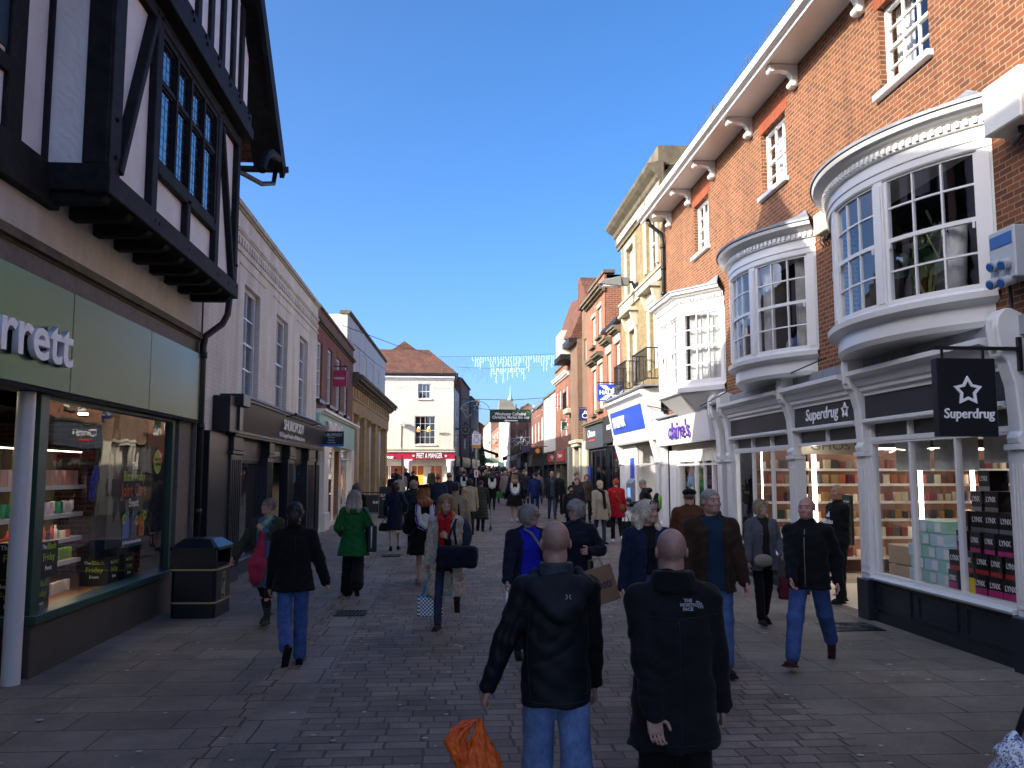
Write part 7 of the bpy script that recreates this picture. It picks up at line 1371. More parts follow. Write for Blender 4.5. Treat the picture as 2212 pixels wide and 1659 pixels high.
# plant and lamp behind the near bow window
e = frame('house_plant', 'large leafy house plant behind the near bow window', 'plant', (5.72, 9.85, 3.99)); m = MB(); r_ = random.Random(8); 
stems = [[(0, 0, 0), (r_.uniform(-.1, .2), r_.uniform(-.3, .3), .5), (r_.uniform(-.15, .3), r_.uniform(-.35, .55), r_.uniform(.5, 1.0))] for _ in range(9)]; [m.tube(s_, .012, 5) for s_ in stems]; m.build('stem', paint('stem_green', '#6a7a4a', .6), e)
m = MB()
for s_ in stems:
    for k in range(5):
        c = Vector(s_[1]).lerp(Vector(s_[2]), k/4)+Vector((r_.gauss(0, .06), r_.gauss(0, .1), r_.gauss(0, .08))); u = Vector((r_.gauss(0, .5), r_.gauss(0, 1), r_.gauss(0, .6))).normalized()*.12; v = u.cross(Vector((1, .2, r_.gauss(0, .5)))).normalized()*.08; m.quad(tuple(c-u), tuple(c-u*.3+v), tuple(c+u*.6+v*.6), tuple(c+u*1.2), tuple(c+u*.6-v*.6), tuple(c-u*.3-v))
m.build('leaf_cluster', paint('house_leaf', '#3c5a34', .4, .3), e)
e = frame('floor_lamp_shade', 'tall white tapering lamp shade behind the near bow window', 'lamp', (5.80, 9.42, 4.0)); MB().lathe([(.10, 0), (.14, .85)], 20).build('shade', M['curtain'], e, smooth=True)
for (y, c, lab) in ((14.35, '#2454a8', 'blue cushion leaning in the middle bow window'), (14.65, '#e8e8ea', 'white cushion leaning in the middle bow window')): e = frame('cushion', lab, 'cushion', (5.95, y, 4.0)); s_ = SD(); s_.ell((0, 0, .18), (.08, .17, .18)); V, Q = s_.mesh(.02); vq_obj('cover', V, Q, clothmat(c), e)
for xx in (-2.1, -1.4): e = frame('pendant_lamp', 'amber pendant lamp glowing behind the upper cafe window, %s' % ('left' if xx < -2 else 'right'), 'lamp', (xx, 60.19, 4.85)); MB().lathe([(.14, 0), (.13, .22), (.03, .26)], 16).build('shade', emis('amber_glow', '#c98a3a', .35), e); MB().lathe([(.04, .27), (.04, .33)], 8).build('bulb', emis('bulb_glow', '#fff2d0', 6), e)
# ================================================================ people and what they carry
BJ = ('denim', '#3f5f95'); NAVY = '#1a2236'; BLK = '#101114'
def item(name, label, cat, mat, sd=None, mb=None, at=(0, 0, 0), rz=0, step=.01, parts=(), group=None):
    e = empty(name, at, rz, label, cat, group)
    if sd is not None: V, Q = sd.mesh(step); vq_obj('body' if name != 'backpack' else 'pack', V, Q, mat, e)
    if mb is not None: mb.build('body', mat, e, bevel=.004)
    for nm, m_, mt in parts: m_.build(nm, mt, e, smooth=True)
    return e
def strap(P, pts, r=.011, n=6): return MB().tube([tuple(P.world(p)) for p in pts], r, n)
def bag_at(P, hand, name, label, cat, mat, w, h, d, drop=.18, handle=None, lean=0, taper=1.0, step=.012, disp=.006, side=None):
    "soft bag hanging below a hand point (local coordinates of the person)"
    c = P.world(hand); s = SD(); s.prof([(-drop-h, w/2, d/2), (-drop-h*.5, w/2*1.03, d/2*1.05), (-drop, w/2*taper, d/2*.6*taper)], n=3.5, k=.01)
    s.disp = fold(disp); e = item(name, label, cat, mat, s, None, (c.x, c.y, c.z), P.e.rotation_euler.z+(side or 0), step)
    e.rotation_euler.y = lean; m = MB()
    for y in (-d*.2, d*.2): m.tube([(-w*.22*taper, y, -drop-.01), (-w*.12, y*.6, -drop*.45), (0, 0, .0), (w*.12, y*.6, -drop*.45), (w*.22*taper, y, -drop-.01)], .008, 6)
    m.build('handle', handle or mat, e, smooth=True); return e
# ---- the two men in front
P = person(.56, 4.6, 1.705, 3, 'bald man seen from behind in dark hooded jacket and jeans with orange bag', step=.0085, coat=dict(c=('gloss', '#14181f'), hem=.80, bulk=.015, amp=.006, collar=.03), trousers=(('denim', '#56709a'), .080, .072), hair=('none',), bald=True, hands=((-.40, .06, .76), (.24, .14, .83)), grip=(1.0, .6), legs=(.12, .05, -.2, .25), skin=(.42, .25, .19), shoes='#2a2420')
smt = clothmat(('gloss', '#2a3038')); seams(P, [[(-.20, 1.30), (0, 1.285), (.20, 1.30)], [(-.15, 1.36), (-.165, 1.1), (-.15, .84)], [(.15, 1.36), (.165, 1.1), (.15, .84)], [(-.165, .83), (0, .825), (.165, .83)]], -1, smt)
hs_ = SD(); hs_.chain([P.up((-.12, -.03, 1.47)), P.up((-.13, -.11, 1.42)), P.up((-.06, -.15, 1.33)), P.up((0, -.155, 1.29)), P.up((.06, -.15, 1.33)), P.up((.13, -.11, 1.42)), P.up((.12, -.03, 1.47))], [.03, .042, .05, .055, .05, .042, .03], .04); hs_.ell(P.up((0, -.13, 1.40)), (.12, .05, .09), None, .03); hs_.disp = fold(.007); V, Q = hs_.mesh(.0085); vq_obj('hood', V, Q, clothmat(('gloss', '#1a1f27')), P.e)
cl = SD(); cl.prof([(1.455+P.dz, .10, .085, 0, -.02), (1.535+P.dz, .088, .082, 0, -.03)], n=2, k=.01); cl.cone(P.up((0, -.0, 1.49)), P.up((0, 0, 1.62)), .064, .068, .01, 's'); V, Q = cl.mesh(.0075); vq_obj('collar', V, Q, clothmat(('gloss', '#3c434c')), P.e)
lg = MB(); 
for s_ in (-1, 1): lg.tube([tuple(P.up((.03+.018*s_+.012*math.cos(a), -.213, 1.375+.012*math.sin(a)))) for a in np.linspace(-1.2+(0 if s_ < 0 else math.pi), 1.2+(0 if s_ < 0 else math.pi), 8)], .003, 4)
lg.build('logo', paint('grey_print', '#9aa0a6', .5), P.e)
hw = P.world((-.40, .07, .72)); ob = MB()
def bagloft(m, rows, n=56, seed=0):  # rows: (cx, cy, z, rx, ry, pleat)
    vs = []; fs = []
    for i, (cx, cy, z, rx, ry, pl) in enumerate(rows):
        for k in range(n):
            a = 2*math.pi*k/n; f = 1+pl*(.5*math.sin(7*a+.6*i+seed)+.35*math.sin(13*a-1.1*i)+.25*math.sin(21*a+2.3*i)); vs.append((cx+rx*f*math.cos(a), cy+ry*f*math.sin(a), z+.02*pl*math.sin(5*a+i)))
        if i: fs += [((i-1)*n+k, (i-1)*n+(k+1) % n, i*n+(k+1) % n, i*n+k) for k in range(n)]
    m.add(vs, fs)
def irow(R, k=5):
    R = np.array(R, float); t = np.linspace(0, len(R)-1, (len(R)-1)*k+1); return [tuple(np.interp(t_, range(len(R)), R[:, j]) for j in range(R.shape[1])) for t_ in t]
bagloft(ob, irow([(0, 0, .04, .012, .012, .2), (0, 0, -.03, .03, .025, .35), (.005, 0, -.12, .075, .045, .3), (.02, 0, -.26, .115, .06, .16), (.035, 0, -.42, .14, .065, .08), (.04, 0, -.55, .145, .06, .05), (.04, 0, -.57, .05, .03, .05)]))
fl2 = MB(); bagloft(fl2, irow([(0, 0, .035, .012, .012, .2), (-.05, 0, .03, .03, .02, .3), (-.10, -.01, -.0, .045, .02, .3), (-.13, -.01, -.06, .05, .018, .25), (-.08, -.0, -.17, .05, .03, .25), (-.03, 0, -.30, .03, .02, .2)]), seed=2)
g = N('orange_plastic'); g.base(g.ramp(g.noise(g.co(), 14, 4).outputs[0], [(.3, col('#d8480c')), (.7, col('#ff7a1c'))])); g.rough(.3); MATS['orange_plastic'] = g.m; g.bump(g.noise(g.co(), 22, 5).outputs[0], .9, .02)
e = empty('carrier_bag', (hw.x, hw.y, hw.z+.0), math.radians(8), 'crumpled orange plastic carrier bag hanging from the left hand of the jeans man', 'carrier bag'); ob.build('bag_body', g.m, e, smooth=True); fl2.build('handle_loop', g.m, e, smooth=True)
P = person(1.10, 4.3, 1.68, -2, 'shaven man seen from behind in long black coat, one hand behind his back', step=.0085, coat=dict(c='#15171d', hem=.68, bulk=.035, flare=.02, amp=.0055, collar=.07), trousers=(BLK, .09, .085), hair=('none',), bald=True, hands=((-.13, -.165, .80), (.26, .06, .84)), grip=(.45, .8), legs=(.1, .05, -.12, .15), skin=(.42, .25, .195), palm=((.2, -1, 0), (-1, .1, 0)), shoes=BLK)
seams(P, [[(-.21, 1.33), (0, 1.315), (.21, 1.33)], [(0, 1.31), (0, .72)], [(-.19, .72), (0, .715), (.19, .72)]], -1, clothmat('#23262d'))
cl = SD(); cl.prof([(1.44+P.dz, .125, .10, 0, -.03), (1.54+P.dz, .098, .092, 0, -.03)], n=2.2, k=.02); cl.cone(P.up((0, .0, 1.52)), P.up((0, 0, 1.64)), .062, .072, .01, 's'); cl.disp = fold(.004); V, Q = cl.mesh(.0085); vq_obj('collar', V, Q, clothmat('#0f1116'), P.e)
text('logo', 'THE\nNORTH\nFACE', .022, paint('grey_print', '#9aa0a6', .5), P.e, tuple(P.up((.045, -.158, 1.385))), facing='-y', extrude=.001, bold=.001); m = MB(); [m.tube([tuple(P.up((.085+r*math.cos(a), -.162, 1.37+r*math.sin(a)))) for a in np.linspace(0, 1.57, 8)], .0035, 4) for r in (.012, .022, .032)]; m.build('logo', paint('grey_print', '#9aa0a6', .5), P.e)
# ---- left side walkers
P = person(-1.62, 9.46, 1.67, 14, 'dark haired woman walking away in a black quilted jacket and blue jeans', sex='f', coat=dict(c='#121215', hem=.80, bulk=.035, flare=.03, quilt=.006, collar=.05), trousers=(('denim', '#34548c'), .076, .072), hair=('bun', '#1c1513'), hands=((-.24, .08, .85), (.38, .02, .80)), legs=(-.25, .75, .14, .05), head=(-12, 0), skin=(.45, .25, .18))
seams(P, [[(0, 1.40), (0, .84)], [(-.18, .84), (.18, .84)]], -1, clothmat('#2a2a2e'))
P = person(-2.41, 11.96, 1.62, 165, 'elderly woman in olive jacket and denim dress holding a red scarf and pink bag', sex='f', coat=dict(c='#3f4234', hem=.88, bulk=.045, amp=.008), inner=('#5f7590', .12, .90, 1.42), skirt=(.50, .95, .20, '#5f7590'), trousers=('#241c26', .055, .045), hair=('short', '#8a7a68'), hands=((-.04, .20, 1.30), (.44, .12, .90)), grip=(1.2, .7), legs=(.2, .1, -.15, .3), head=(-40, 5), shoes='#3a3a38', boots=.3, skin=(.52, .29, .22))
sf = SD(); sf.chain([P.up((-.08, .06, 1.49)), P.up((-.05, .17, 1.40)), P.up((.02, .20, 1.30))], [.035, .035, .03], .02); V, Q = sf.mesh(.01); vq_obj('scarf', V, Q, clothmat('#7fae8c'), P.e)
c = P.world((-.04, .23, 1.30)); s_ = SD(); s_.chain([(0, 0, .02), (.02, 0, -.15), (.06, .0, -.38), (.07, 0, -.56)], [.03, .05, .115, .09], .03); s_.disp = fold(.008); item('string_bag', 'limp pink red fabric bag hanging from the hand of the elderly olive jacket woman', 'bag', clothmat('#a8304c'), s_, None, tuple(c), P.e.rotation_euler.z)
P = person(-1.55, 14.64, 1.69, 2, 'grey haired woman seen from behind in a bright green duffle coat', sex='f', coat=dict(c='#1f7038', hem=.66, bulk=.03, flare=.07, amp=.006), trousers=(BLK, .095, .115), hair=('long', '#a39482'), hands=((-.22, .16, 1.0), (.2, .18, 1.12)), legs=(.05, .02, -.28, .55), skin=(.5, .28, .2))
seams(P, [[(0, 1.3), (0, .70)], [(-.14, 1.02), (.14, 1.02)], [(-.14, .98), (.14, .98)], [(-.2, 1.28), (.2, 1.28)]], -1, clothmat('#154e27'), .003)
h_ = SD(); h_.ell(P.up((0, -.11, 1.42)), (.14, .08, .07)); V, Q = h_.mesh(.012); vq_obj('hood', V, Q, clothmat('#1f7038'), P.e)
c = P.world((.29, -.03, 1.02)); m = MB(); m.box(-.07, .07, -.16, .16, -.26, .16); item('shoulder_bag', 'black and lime satchel on the right hip of the woman in green', 'shoulder bag', paint('satchel_black', '#1b1d22', .6), None, m, tuple(c), math.radians(15), parts=[('panel', MB().box(.0705, .078, -.11, .11, -.22, .08), paint('lime_canvas', '#8f9a4a', .8)), ('trim', MB().tube([(-.02, -.165, -.2), (-.02, -.165, .15)], .012, 6), paint('trim_white', '#c8ccd0', .6)), ('strap', MB().tube([(0, .1, .15), (-.08, .05, .38), (-.14, -.02, .45), (-.05, -.12, .3), (0, -.14, .15)], .016, 6), paint('satchel_black', '#1b1d22', .6))])
P = person(-1.32, 21.97, 1.64, 0, 'woman with auburn bob in navy coat over a yellow patterned skirt and black heels', step=.013, sex='f', coat=dict(c=NAVY, hem=.50, bulk=.02, flare=.03), skirt=(.43, .9, .19, ('print', '#d8cf8a', '#2a2a2a', '#e8e4c8', 30)), hair=('bob', '#5a2f1f'), legs=(-.15, .1, .15, .05), hands=((-.26, .1, .9), (.28, .12, 1.0)), skin=(.5, .28, .2))
bag_at(P, (-.28, .1, .85), 'handbag', 'small dark handbag with a red trim held by the auburn haired woman', 'handbag', clothmat('#2a1c1e'), .26, .2, .1, .12)
P = person(-2.2, 21.3, 1.62, -5, 'woman with long brown hair in black coat near the railings on the left', step=.013, sex='f', coat=dict(c='#18171a', hem=.62, bulk=.03), trousers=(BLK,), hair=('long', '#6a5644'), legs=(.15, .1, -.15, .2))
def gown(P, hoodc='#4a2f96', scale=1.0):
    s = SD(); u = P.up
    a = [u((-.105, -.02, 1.475)), u((-.15, -.11, 1.40)), u((-.165, -.19, 1.20)), u((-.125, -.235, 1.03)), u((0, -.25, .965)), u((.125, -.235, 1.03)), u((.165, -.19, 1.20)), u((.15, -.11, 1.40)), u((.105, -.02, 1.475))]
    s.chain(a, [.018, .022, .026, .03, .033, .03, .026, .022, .018], .01); V, Q = s.mesh(.0095); vq_obj('hood_border', V, Q, clothmat(hoodc), P.e)
    s = SD(); a2 = [p*1 for p in a]
    for i, p in enumerate(a2): a2[i] = V3(p[0]*.74, p[1]+.0, p[2]+(.045 if 1 < i < 7 else 0))
    s.chain(a2, [.024, .034, .042, .045, .045, .045, .042, .034, .024], .02); s.ell(u((0, -.19, 1.13)), (.09, .045, .13), None, .03); V, Q = s.mesh(.0095); vq_obj('hood_lining', V, Q, clothmat('#d9d6c6'), P.e)
    m = MB(); b = [V3(p[0]*1.13, p[1]-.012, p[2]-.028 if 1 < i < 7 else p[2]) for i, p in enumerate(a)]; m.tube([tuple(p) for p in b], .008, 6); m.build('hood_piping', clothmat('#d9d6c6'), P.e, smooth=True)
def mortar(P):
    m = MB(); R_ = P.Rh; f = lambda p: tuple(P.hd(p)); m.hexa([f((-.13, -.13, 1.765)), f((.13, -.13, 1.765)), f((.13, .13, 1.775)), f((-.13, .13, 1.775))], [f((-.13, -.13, 1.773)), f((.13, -.13, 1.773)), f((.13, .13, 1.783)), f((-.13, .13, 1.783))]); n = 16
    m.add([f((.088*math.cos(a), -.015+.105*math.sin(a), 1.69)) for a in np.arange(n)*6.283/n]+[f((.082*math.cos(a), -.01+.095*math.sin(a), 1.767)) for a in np.arange(n)*6.283/n], [(i, (i+1) % n, n+(i+1) % n, n+i) for i in range(n)]); m.build('mortarboard', clothmat('#0e0e10'), P.e)
    MB().tube([f((0, 0, 1.785)), f((.1, .08, 1.786)), f((.135, .1, 1.72)), f((.137, .1, 1.66))], .006, 5).build('tassel', clothmat('#0e0e10'), P.e)
P = person(-.43, 15.98, 1.70, 6, 'red haired graduate in black gown with purple edged white hood and mortarboard', step=.011, sex='f', coat=dict(c='#0f0f12', hem=.50, bulk=.05, flare=.10, amp=.009, collar=0, sleeve=.9, cuff=.05), hair=('long', '#a05a2c'), legs=(.12, .1, -.1, .12), head=(-68, 0), hands=((-.30, .1, .95), (.3, .12, 1.0)), shoes='#c9a68e', skin=(.58, .33, .25)); gown(P); mortar(P)
P = person(-.03, 11.58, 1.70, 172, 'blond woman facing us in a long pale patterned coat with red scarf', sex='f', coat=dict(c=('print', '#b9a68e', '#8fa596', '#a86a56', '#c8bda6', '#7c8f86', 26), hem=.42, bulk=.02, flare=.08, amp=.008), inner=('#1c2436', .10, .75, 1.4), trousers=(('denim', '#1f2a44'), .062, .052), hair=('long', '#9a7448'), hands=((-.05, .2, 1.20), (.25, .05, .85)), grip=(1.1, 1.0), legs=(-.35, .75, .1, .02), head=(8, 0), shoes='#3a241c', boots=.35, skin=(.52, .3, .23))
sf = SD(); sf.chain([P.up((-.07, .03, 1.50)), P.up((-.045, .13, 1.42)), P.up((-.03, .17, 1.20))], [.03, .04, .04], .02); sf.chain([P.up((.07, .03, 1.50)), P.up((.05, .13, 1.42)), P.up((.03, .18, 1.08))], [.03, .04, .035], .02); sf.disp = fold(.005); V, Q = sf.mesh(.0095); vq_obj('scarf', V, Q, clothmat('#b3161c'), P.e)
c = P.world((-.19, .25, .97)); s_ = SD(); s_.box((.0, 0, 0), (.26, .12, .135), .055); s_.disp = fold(.008); item('holdall', 'big navy cylindrical holdall carried across the front of the patterned coat woman', 'holdall', clothmat('#12192b'), s_, None, tuple(c), P.e.rotation_euler.z, parts=[('strap', MB().tube([(.12, -.02, .12), (.10, -.08, .30), (.04, -.17, .47)], .014, 6), clothmat('#1b2230'))])
c = P.world((-.16, -.17, 1.22)); s_ = SD(); s_.ell((0, 0, 0), (.17, .11, .24)); item('backpack', 'grey blue backpack worn by the patterned coat woman', 'backpack', clothmat('#2f3a4c'), s_, None, tuple(c), P.e.rotation_euler.z, parts=[('strap', MB().tube([(.02, .05, .2), (.03, .2, .22), (.03, .29, .08), (.0, .30, -.1)], .016, 6), clothmat('#1b2230'))])
c = P.world((.2, .0, .80)); s_ = SD(); s_.prof([(-.62, .17, .08), (-.36, .175, .08)], n=5, k=.01); 
g = N('blue_check'); v = g.n('TexChecker'); g.l(g.co(scale=(1, 1, 1)), v.inputs[0]); v.inputs['Scale'].default_value = 42; v.inputs[1].default_value = (*col('#dfe4ea'), 1); v.inputs[2].default_value = (*col('#35455e'), 1); g.base(v.outputs[0]); g.rough(.6)
item('check_shopping_bag', 'blue and white checked shopping bag with turquoise handles low behind the patterned coat woman', 'shopping bag', g.m, s_, None, tuple(c), P.e.rotation_euler.z, parts=[('handle', MB().tube([(-.12, .03, -.38), (-.04, .02, -.15), (0, 0, .02), (.04, .02, -.15), (.12, .03, -.38)], .014, 6), paint('turquoise_strap', '#2f8fc8', .5)), ('rim', MB().tube([(-.17, .07, -.36), (.17, .07, -.36), (.17, -.07, -.36), (-.17, -.07, -.36), (-.17, .07, -.36)], .009, 5), paint('turquoise_strap', '#2f8fc8', .5))])
P = person(.13, 16.6, 1.76, 0, 'dark haired man seen from behind in a beige jacket', step=.012, coat=dict(c='#a08d72', hem=.78, bulk=.03), trousers=('#22242c',), hair=('short', '#1e1714'), legs=(.2, .1, -.2, .3))
c = P.world((.0, -.2, 1.1)); item('cross_body_strap', 'black cross body strap with small pouch on the back of the beige jacket man', 'bag', clothmat(BLK), SD().ell((.1, .0, -.2), (.13, .06, .1)), None, tuple(c), 0, parts=[('strap', MB().tube([(.1, 0, -.15), (.07, .02, .1), (.05, .1, .34)], .018, 6), clothmat(BLK))])
P = person(-.30, 25.6, 1.79, 0, 'ginger haired man seen from behind in a dark blue quilted jacket', step=.015, coat=dict(c='#1d2838', hem=.80, bulk=.03, quilt=.008), trousers=(NAVY,), hair=('crop', '#8a4e2c'), legs=(.1, .1, -.2, .2))
P = person(-.92, 23.2, 1.66, 5, 'woman with blond hair in a dark bottle green coat beside the mortarboard', step=.014, sex='f', coat=dict(c='#16292b', hem=.55, bulk=.05, flare=.05), trousers=(BLK,), hair=('bob', '#a8926c'), legs=(.1, .1, -.1, .1))
P = person(.02, 27.3, 1.82, 0, 'tall greying man seen from behind in a dark navy jumper', step=.015, coat=dict(c='#1c2230', hem=.85, bulk=.025), trousers=('#20242e',), hair=('crop', '#6a625a'), legs=(.1, .1, -.1, .1))
P = person(.63, 26.6, 1.64, 5, 'brown bobbed woman in a cream quilted coat with mustard bag', step=.014, sex='f', coat=dict(c='#a6987c', hem=.70, bulk=.035, quilt=.007), trousers=('#23242a',), hair=('bob', '#33201a'), legs=(.1, .1, -.1, .1))
c = P.world((-.18, -.12, 1.15)); item('mustard_bag', 'mustard yellow bag slung on the cream coat woman', 'bag', clothmat('#b08f3c'), SD().ell((0, 0, 0), (.09, .07, .17)), None, tuple(c), 0, .015, parts=[('strap', MB().tube([(0, 0, .15), (.06, .08, .32)], .012, 5), clothmat('#b08f3c'))])
P = person(1.02, 27.9, 1.58, -8, 'stooping person in a long olive puffer coat pushing a walking frame', step=.013, sex='f', lean=.18, coat=dict(c=('gloss', '#2c3026'), hem=.38, bulk=.05, flare=.05, quilt=.012, qs=.11), trousers=(BLK,), hair=('short', '#3a2c22'), hands=((-.2, .35, .95), (.2, .35, .95)), legs=(.1, .1, -.1, .1))
c = P.world((.05, .55, 0)); m = MB(); [m.tube([(x, .0, .9), (x, .1, .5), (x, .25, .08)], .012, 6) for x in (-.22, .22)]; [m.tube([(x, -.1, .08), (x, .1, .5)], .012, 6) for x in (-.22, .22)]; m.tube([(-.22, .1, .5), (.22, .1, .5)], .012, 6)
e = empty('rollator', tuple(c), P.e.rotation_euler.z, 'grey wheeled walking frame in front of the olive puffer coat', 'walking frame'); m.build('frame', paint('frame_grey', '#77797c', .4, metal=.5), e)
for x in (-.22, .22):
    for y in (-.1, .25): o = MB().lathe([(.0, -.012), (.08, -.012), (.08, .012), (0, .012)], 14).build('wheel', M['iron'], e); o.rotation_euler = (0, R90, 0); o.location = (x, y, .08)
# ---- centre and right
P = person(2.43, 32.2, 1.72, 0, 'long haired graduate walking away in black gown with purple edged white hood', step=.014, sex='f', coat=dict(c='#0f0f12', hem=.55, bulk=.05, flare=.10, amp=.008, collar=0, sleeve=.9, cuff=.05), hair=('long', '#8a6e50'), legs=(.12, .1, -.1, .12), shoes='#d8d2c8', hands=((-.3, .08, .9), (.36, .05, .85))); gown(P); mortar(P)
P = person(3.35, 34, 1.76, 0, 'man in a bright navy suit walking away beside the far graduate', step=.015, coat=dict(c='#1b2a5a', hem=.80, bulk=.015, amp=.002), trousers=('#1b2a5a',), hair=('short', '#2c1f18'), head=(40, 0), legs=(.1, .1, -.1, .1))
P = person(3.98, 33.6, 1.80, 178, 'bald bearded man in glasses and dark open jacket walking towards us', step=.014, coat=dict(c='#1c2026', hem=.75, bulk=.03), inner=('#3f464c', .09, .8, 1.4), trousers=(('denim', '#22304c'),), hair=('none',), bald=True, beard=('#6a5a4c', .6), glasses='#151515', legs=(.15, .05, -.2, .35))
P = person(3.95, 26.9, 1.66, 185, 'young woman with tied back dark hair looking towards us', step=.014, sex='f', coat=dict(c='#23242a', hem=.75, bulk=.02), trousers=(BLK,), hair=('crop', '#33241c'), legs=(.1, .1, -.1, .1))
P = person(3.45, 24.6, 1.48, 182, 'short person in a black hood and face mask with a patterned bag', step=.013, sex='f', coat=dict(c='#15161a', hem=.70, bulk=.03), trousers=(BLK,), hair=('short', '#0e0e10'), legs=(.1, .1, -.1, .1))
s_ = SD(); s_.ell(P.hd((0, .07, 1.575)), (.055, .045, .045)); V, Q = s_.mesh(.01); vq_obj('face_mask', V, Q, clothmat('#101012'), P.e)
s_ = SD(); s_.ell(P.hd((0, -.02, 1.66)), (.105, .12, .12)); s_.ell(P.hd((0, .1, 1.64)), (.07, .09, .09), None, .01, 's'); V, Q = s_.mesh(.012); vq_obj('hood', V, Q, clothmat('#15161a'), P.e)
bag_at(P, (-.05, .22, 1.25), 'patterned_bag', 'blue, pink and white patterned bag held by the masked person', 'bag', clothmat(('print', '#d8dbe4', '#4a6ab0', '#a8607c', 14)), .26, .34, .08, .06)
P = person(4.05, 27.4, 1.84, -125, 'tall goateed man in a long black coat facing right', step=.013, coat=dict(c='#1a1a1e', hem=.62, bulk=.03, amp=.006), trousers=('#1d2230',), hair=('crop', '#5a4a3e'), beard=('#8a7a6c', .6), legs=(.15, .1, -.1, .1), head=(10, 0))
P = person(4.09, 23.5, 1.67, -162, 'silver blond woman in a beige wool coat with black scarf', step=.012, sex='f', coat=dict(c=('tweed', '#a89c86', '#8a7f6c'), hem=.66, bulk=.035, flare=.04), trousers=(('denim', '#1f2a44'), .06, .05), hair=('short', '#c2b190'), legs=(.1, .1, -.25, .5), hands=((-.26, .05, .85), (.25, .1, .85)), skin=(.56, .33, .26), head=(5, 0))
sf = SD(); sf.chain([P.up((-.07, .02, 1.50)), P.up((-.03, .14, 1.42)), P.up((-.06, .19, 1.0))], [.035, .045, .045], .02); sf.cone(P.up((.07, .02, 1.5)), P.up((.0, .13, 1.44)), .035, .04); V, Q = sf.mesh(.012); vq_obj('scarf', V, Q, clothmat('#0f0f12'), P.e)
bag_at(P, (-.27, .05, .78), 'handbag', 'small black handbag at the side of the beige coat woman', 'handbag', clothmat('#141416'), .2, .17, .08, .14)
P = person(4.60, 23.9, 1.69, 0, 'ginger haired woman seen from behind in a bright red coat', step=.012, sex='f', coat=dict(c='#a8121f', hem=.66, bulk=.035, flare=.05, amp=.006), trousers=(BLK, .06, .06), hair=('short', '#a8421c'), legs=(.05, .05, -.2, .35), shoes='#e8e8ea')
seams(P, [[(0, 1.4), (0, .70)]], -1, clothmat('#6e0c14'), .003)
bag_at(P, (.3, .02, .80), 'handbag', 'black leather tote in the right hand of the woman in red', 'handbag', clothmat(('gloss', '#101014')), .33, .28, .12, .2, taper=.9)
c = P.world((.14, -.16, .98)); item('shoulder_bag', 'tan crossbody bag on the back of the red coat', 'shoulder bag', clothmat('#8a5530'), SD().ell((0, 0, 0), (.08, .05, .1)), None, tuple(c), 0, .012, parts=[('strap', MB().tube([(0, 0, .08), (-.1, -.01, .25), (-.22, .05, .46)], .009, 5), clothmat('#a07848'))])
P = person(4.95, 21.6, 1.72, 75, 'grey haired man in a black quilted jacket looking down at a phone', step=.012, lean=.12, coat=dict(c=('gloss', '#15171b'), hem=.85, bulk=.035, quilt=.009), trousers=('#22242a',), hair=('crop', '#7f7a72'), legs=(.1, .05, -.1, .1), hands=((-.06, .40, 1.12), (.08, .38, 1.10)), grip=(.9, .9), head=(0, -24), palm=((.5, 0, 1), (-.5, 0, 1)))
h_ = SD(); h_.ell(P.up((0, -.11, 1.46)), (.12, .09, .07)); V, Q = h_.mesh(.012); vq_obj('hood', V, Q, clothmat(('gloss', '#15171b')), P.e)
c = P.world((-.01, .50, 1.13)); e = item('mobile_phone', 'dark mobile phone held by the man in the black quilted jacket', 'phone', M['iron'], None, MB().box(-.035, .035, -.07, .07, -.005, .005), tuple(c), P.e.rotation_euler.z)
c = P.world((0, -.24, 1.20)); s_ = SD(); s_.ell((0, 0, 0), (.15, .10, .25)); item('backpack', 'black and lime green backpack on the man looking at his phone', 'backpack', clothmat('#14161a'), s_, None, tuple(c), P.e.rotation_euler.z, parts=[('green_panel', MB().tube([(-.11, -.075, -.12), (-.13, -.06, .12), (-.05, -.07, .2)], .026, 6), paint('lime_nylon', '#7fc83a', .5)), ('green_panel', MB().tube([(.03, -.10, -.15), (.02, -.10, .17)], .02, 6), paint('lime_nylon', '#7fc83a', .5))])
P = person(.88, 9.6, 1.61, -172, 'grey haired woman in glasses with a royal blue top under a navy cardigan', sex='f', wd=1.12, coat=dict(c='#161d33', hem=.72, bulk=.03, amp=.006), inner=('#1a24b8', .115, .70, 1.44), trousers=('#1c2030',), hair=('bob', '#8c8880'), glasses='#3a2224', hands=((-.2, .15, .95), (.28, .2, .90)), legs=(.1, .05, -.1, .1), head=(48, -6), skin=(.5, .29, .23))
c = P.world((.29, .26, .87)); e = item('walking_stick', 'white walking stick held by the woman in the blue top', 'walking stick', M['letter_white'], None, None, tuple(c), 0, parts=[('shaft', MB().tube([(0, 0, .03), (.0, 0, -.86)], .011, 8), M['letter_white']), ('handle', MB().tube([(0, -.06, .035), (0, .05, .04)], .016, 8), M['chrome'])])
c = P.world((-.2, .2, .98)); item('shoulder_bag', 'dark patterned crossbody bag with grey strap on the blue top woman', 'shoulder bag', clothmat('#2a2c38'), SD().box((0, 0, 0), (.12, .05, .11), .03), None, tuple(c), P.e.rotation_euler.z, parts=[('strap', MB().tube([(-.04, .02, .1), (.1, .02, .28), (.22, -.03, .46), (.28, -.12, .50)], .014, 6), clothmat('#8c857c'))])
P = person(1.50, 10.2, 1.64, 158, 'curly silver haired woman in glasses and navy coat holding a brown paper bag', sex='f', coat=dict(c='#1b2130', hem=.70, bulk=.035, amp=.008, quilt=.004), trousers=('#1c2030',), hair=('curly', '#a09a90'), glasses='#15161c', hands=((-.20, .22, 1.15), (.22, .15, .9)), grip=(1.1, .6), head=(-28, -8), legs=(.1, .05, -.1, .1), lean=.08, skin=(.5, .29, .23))
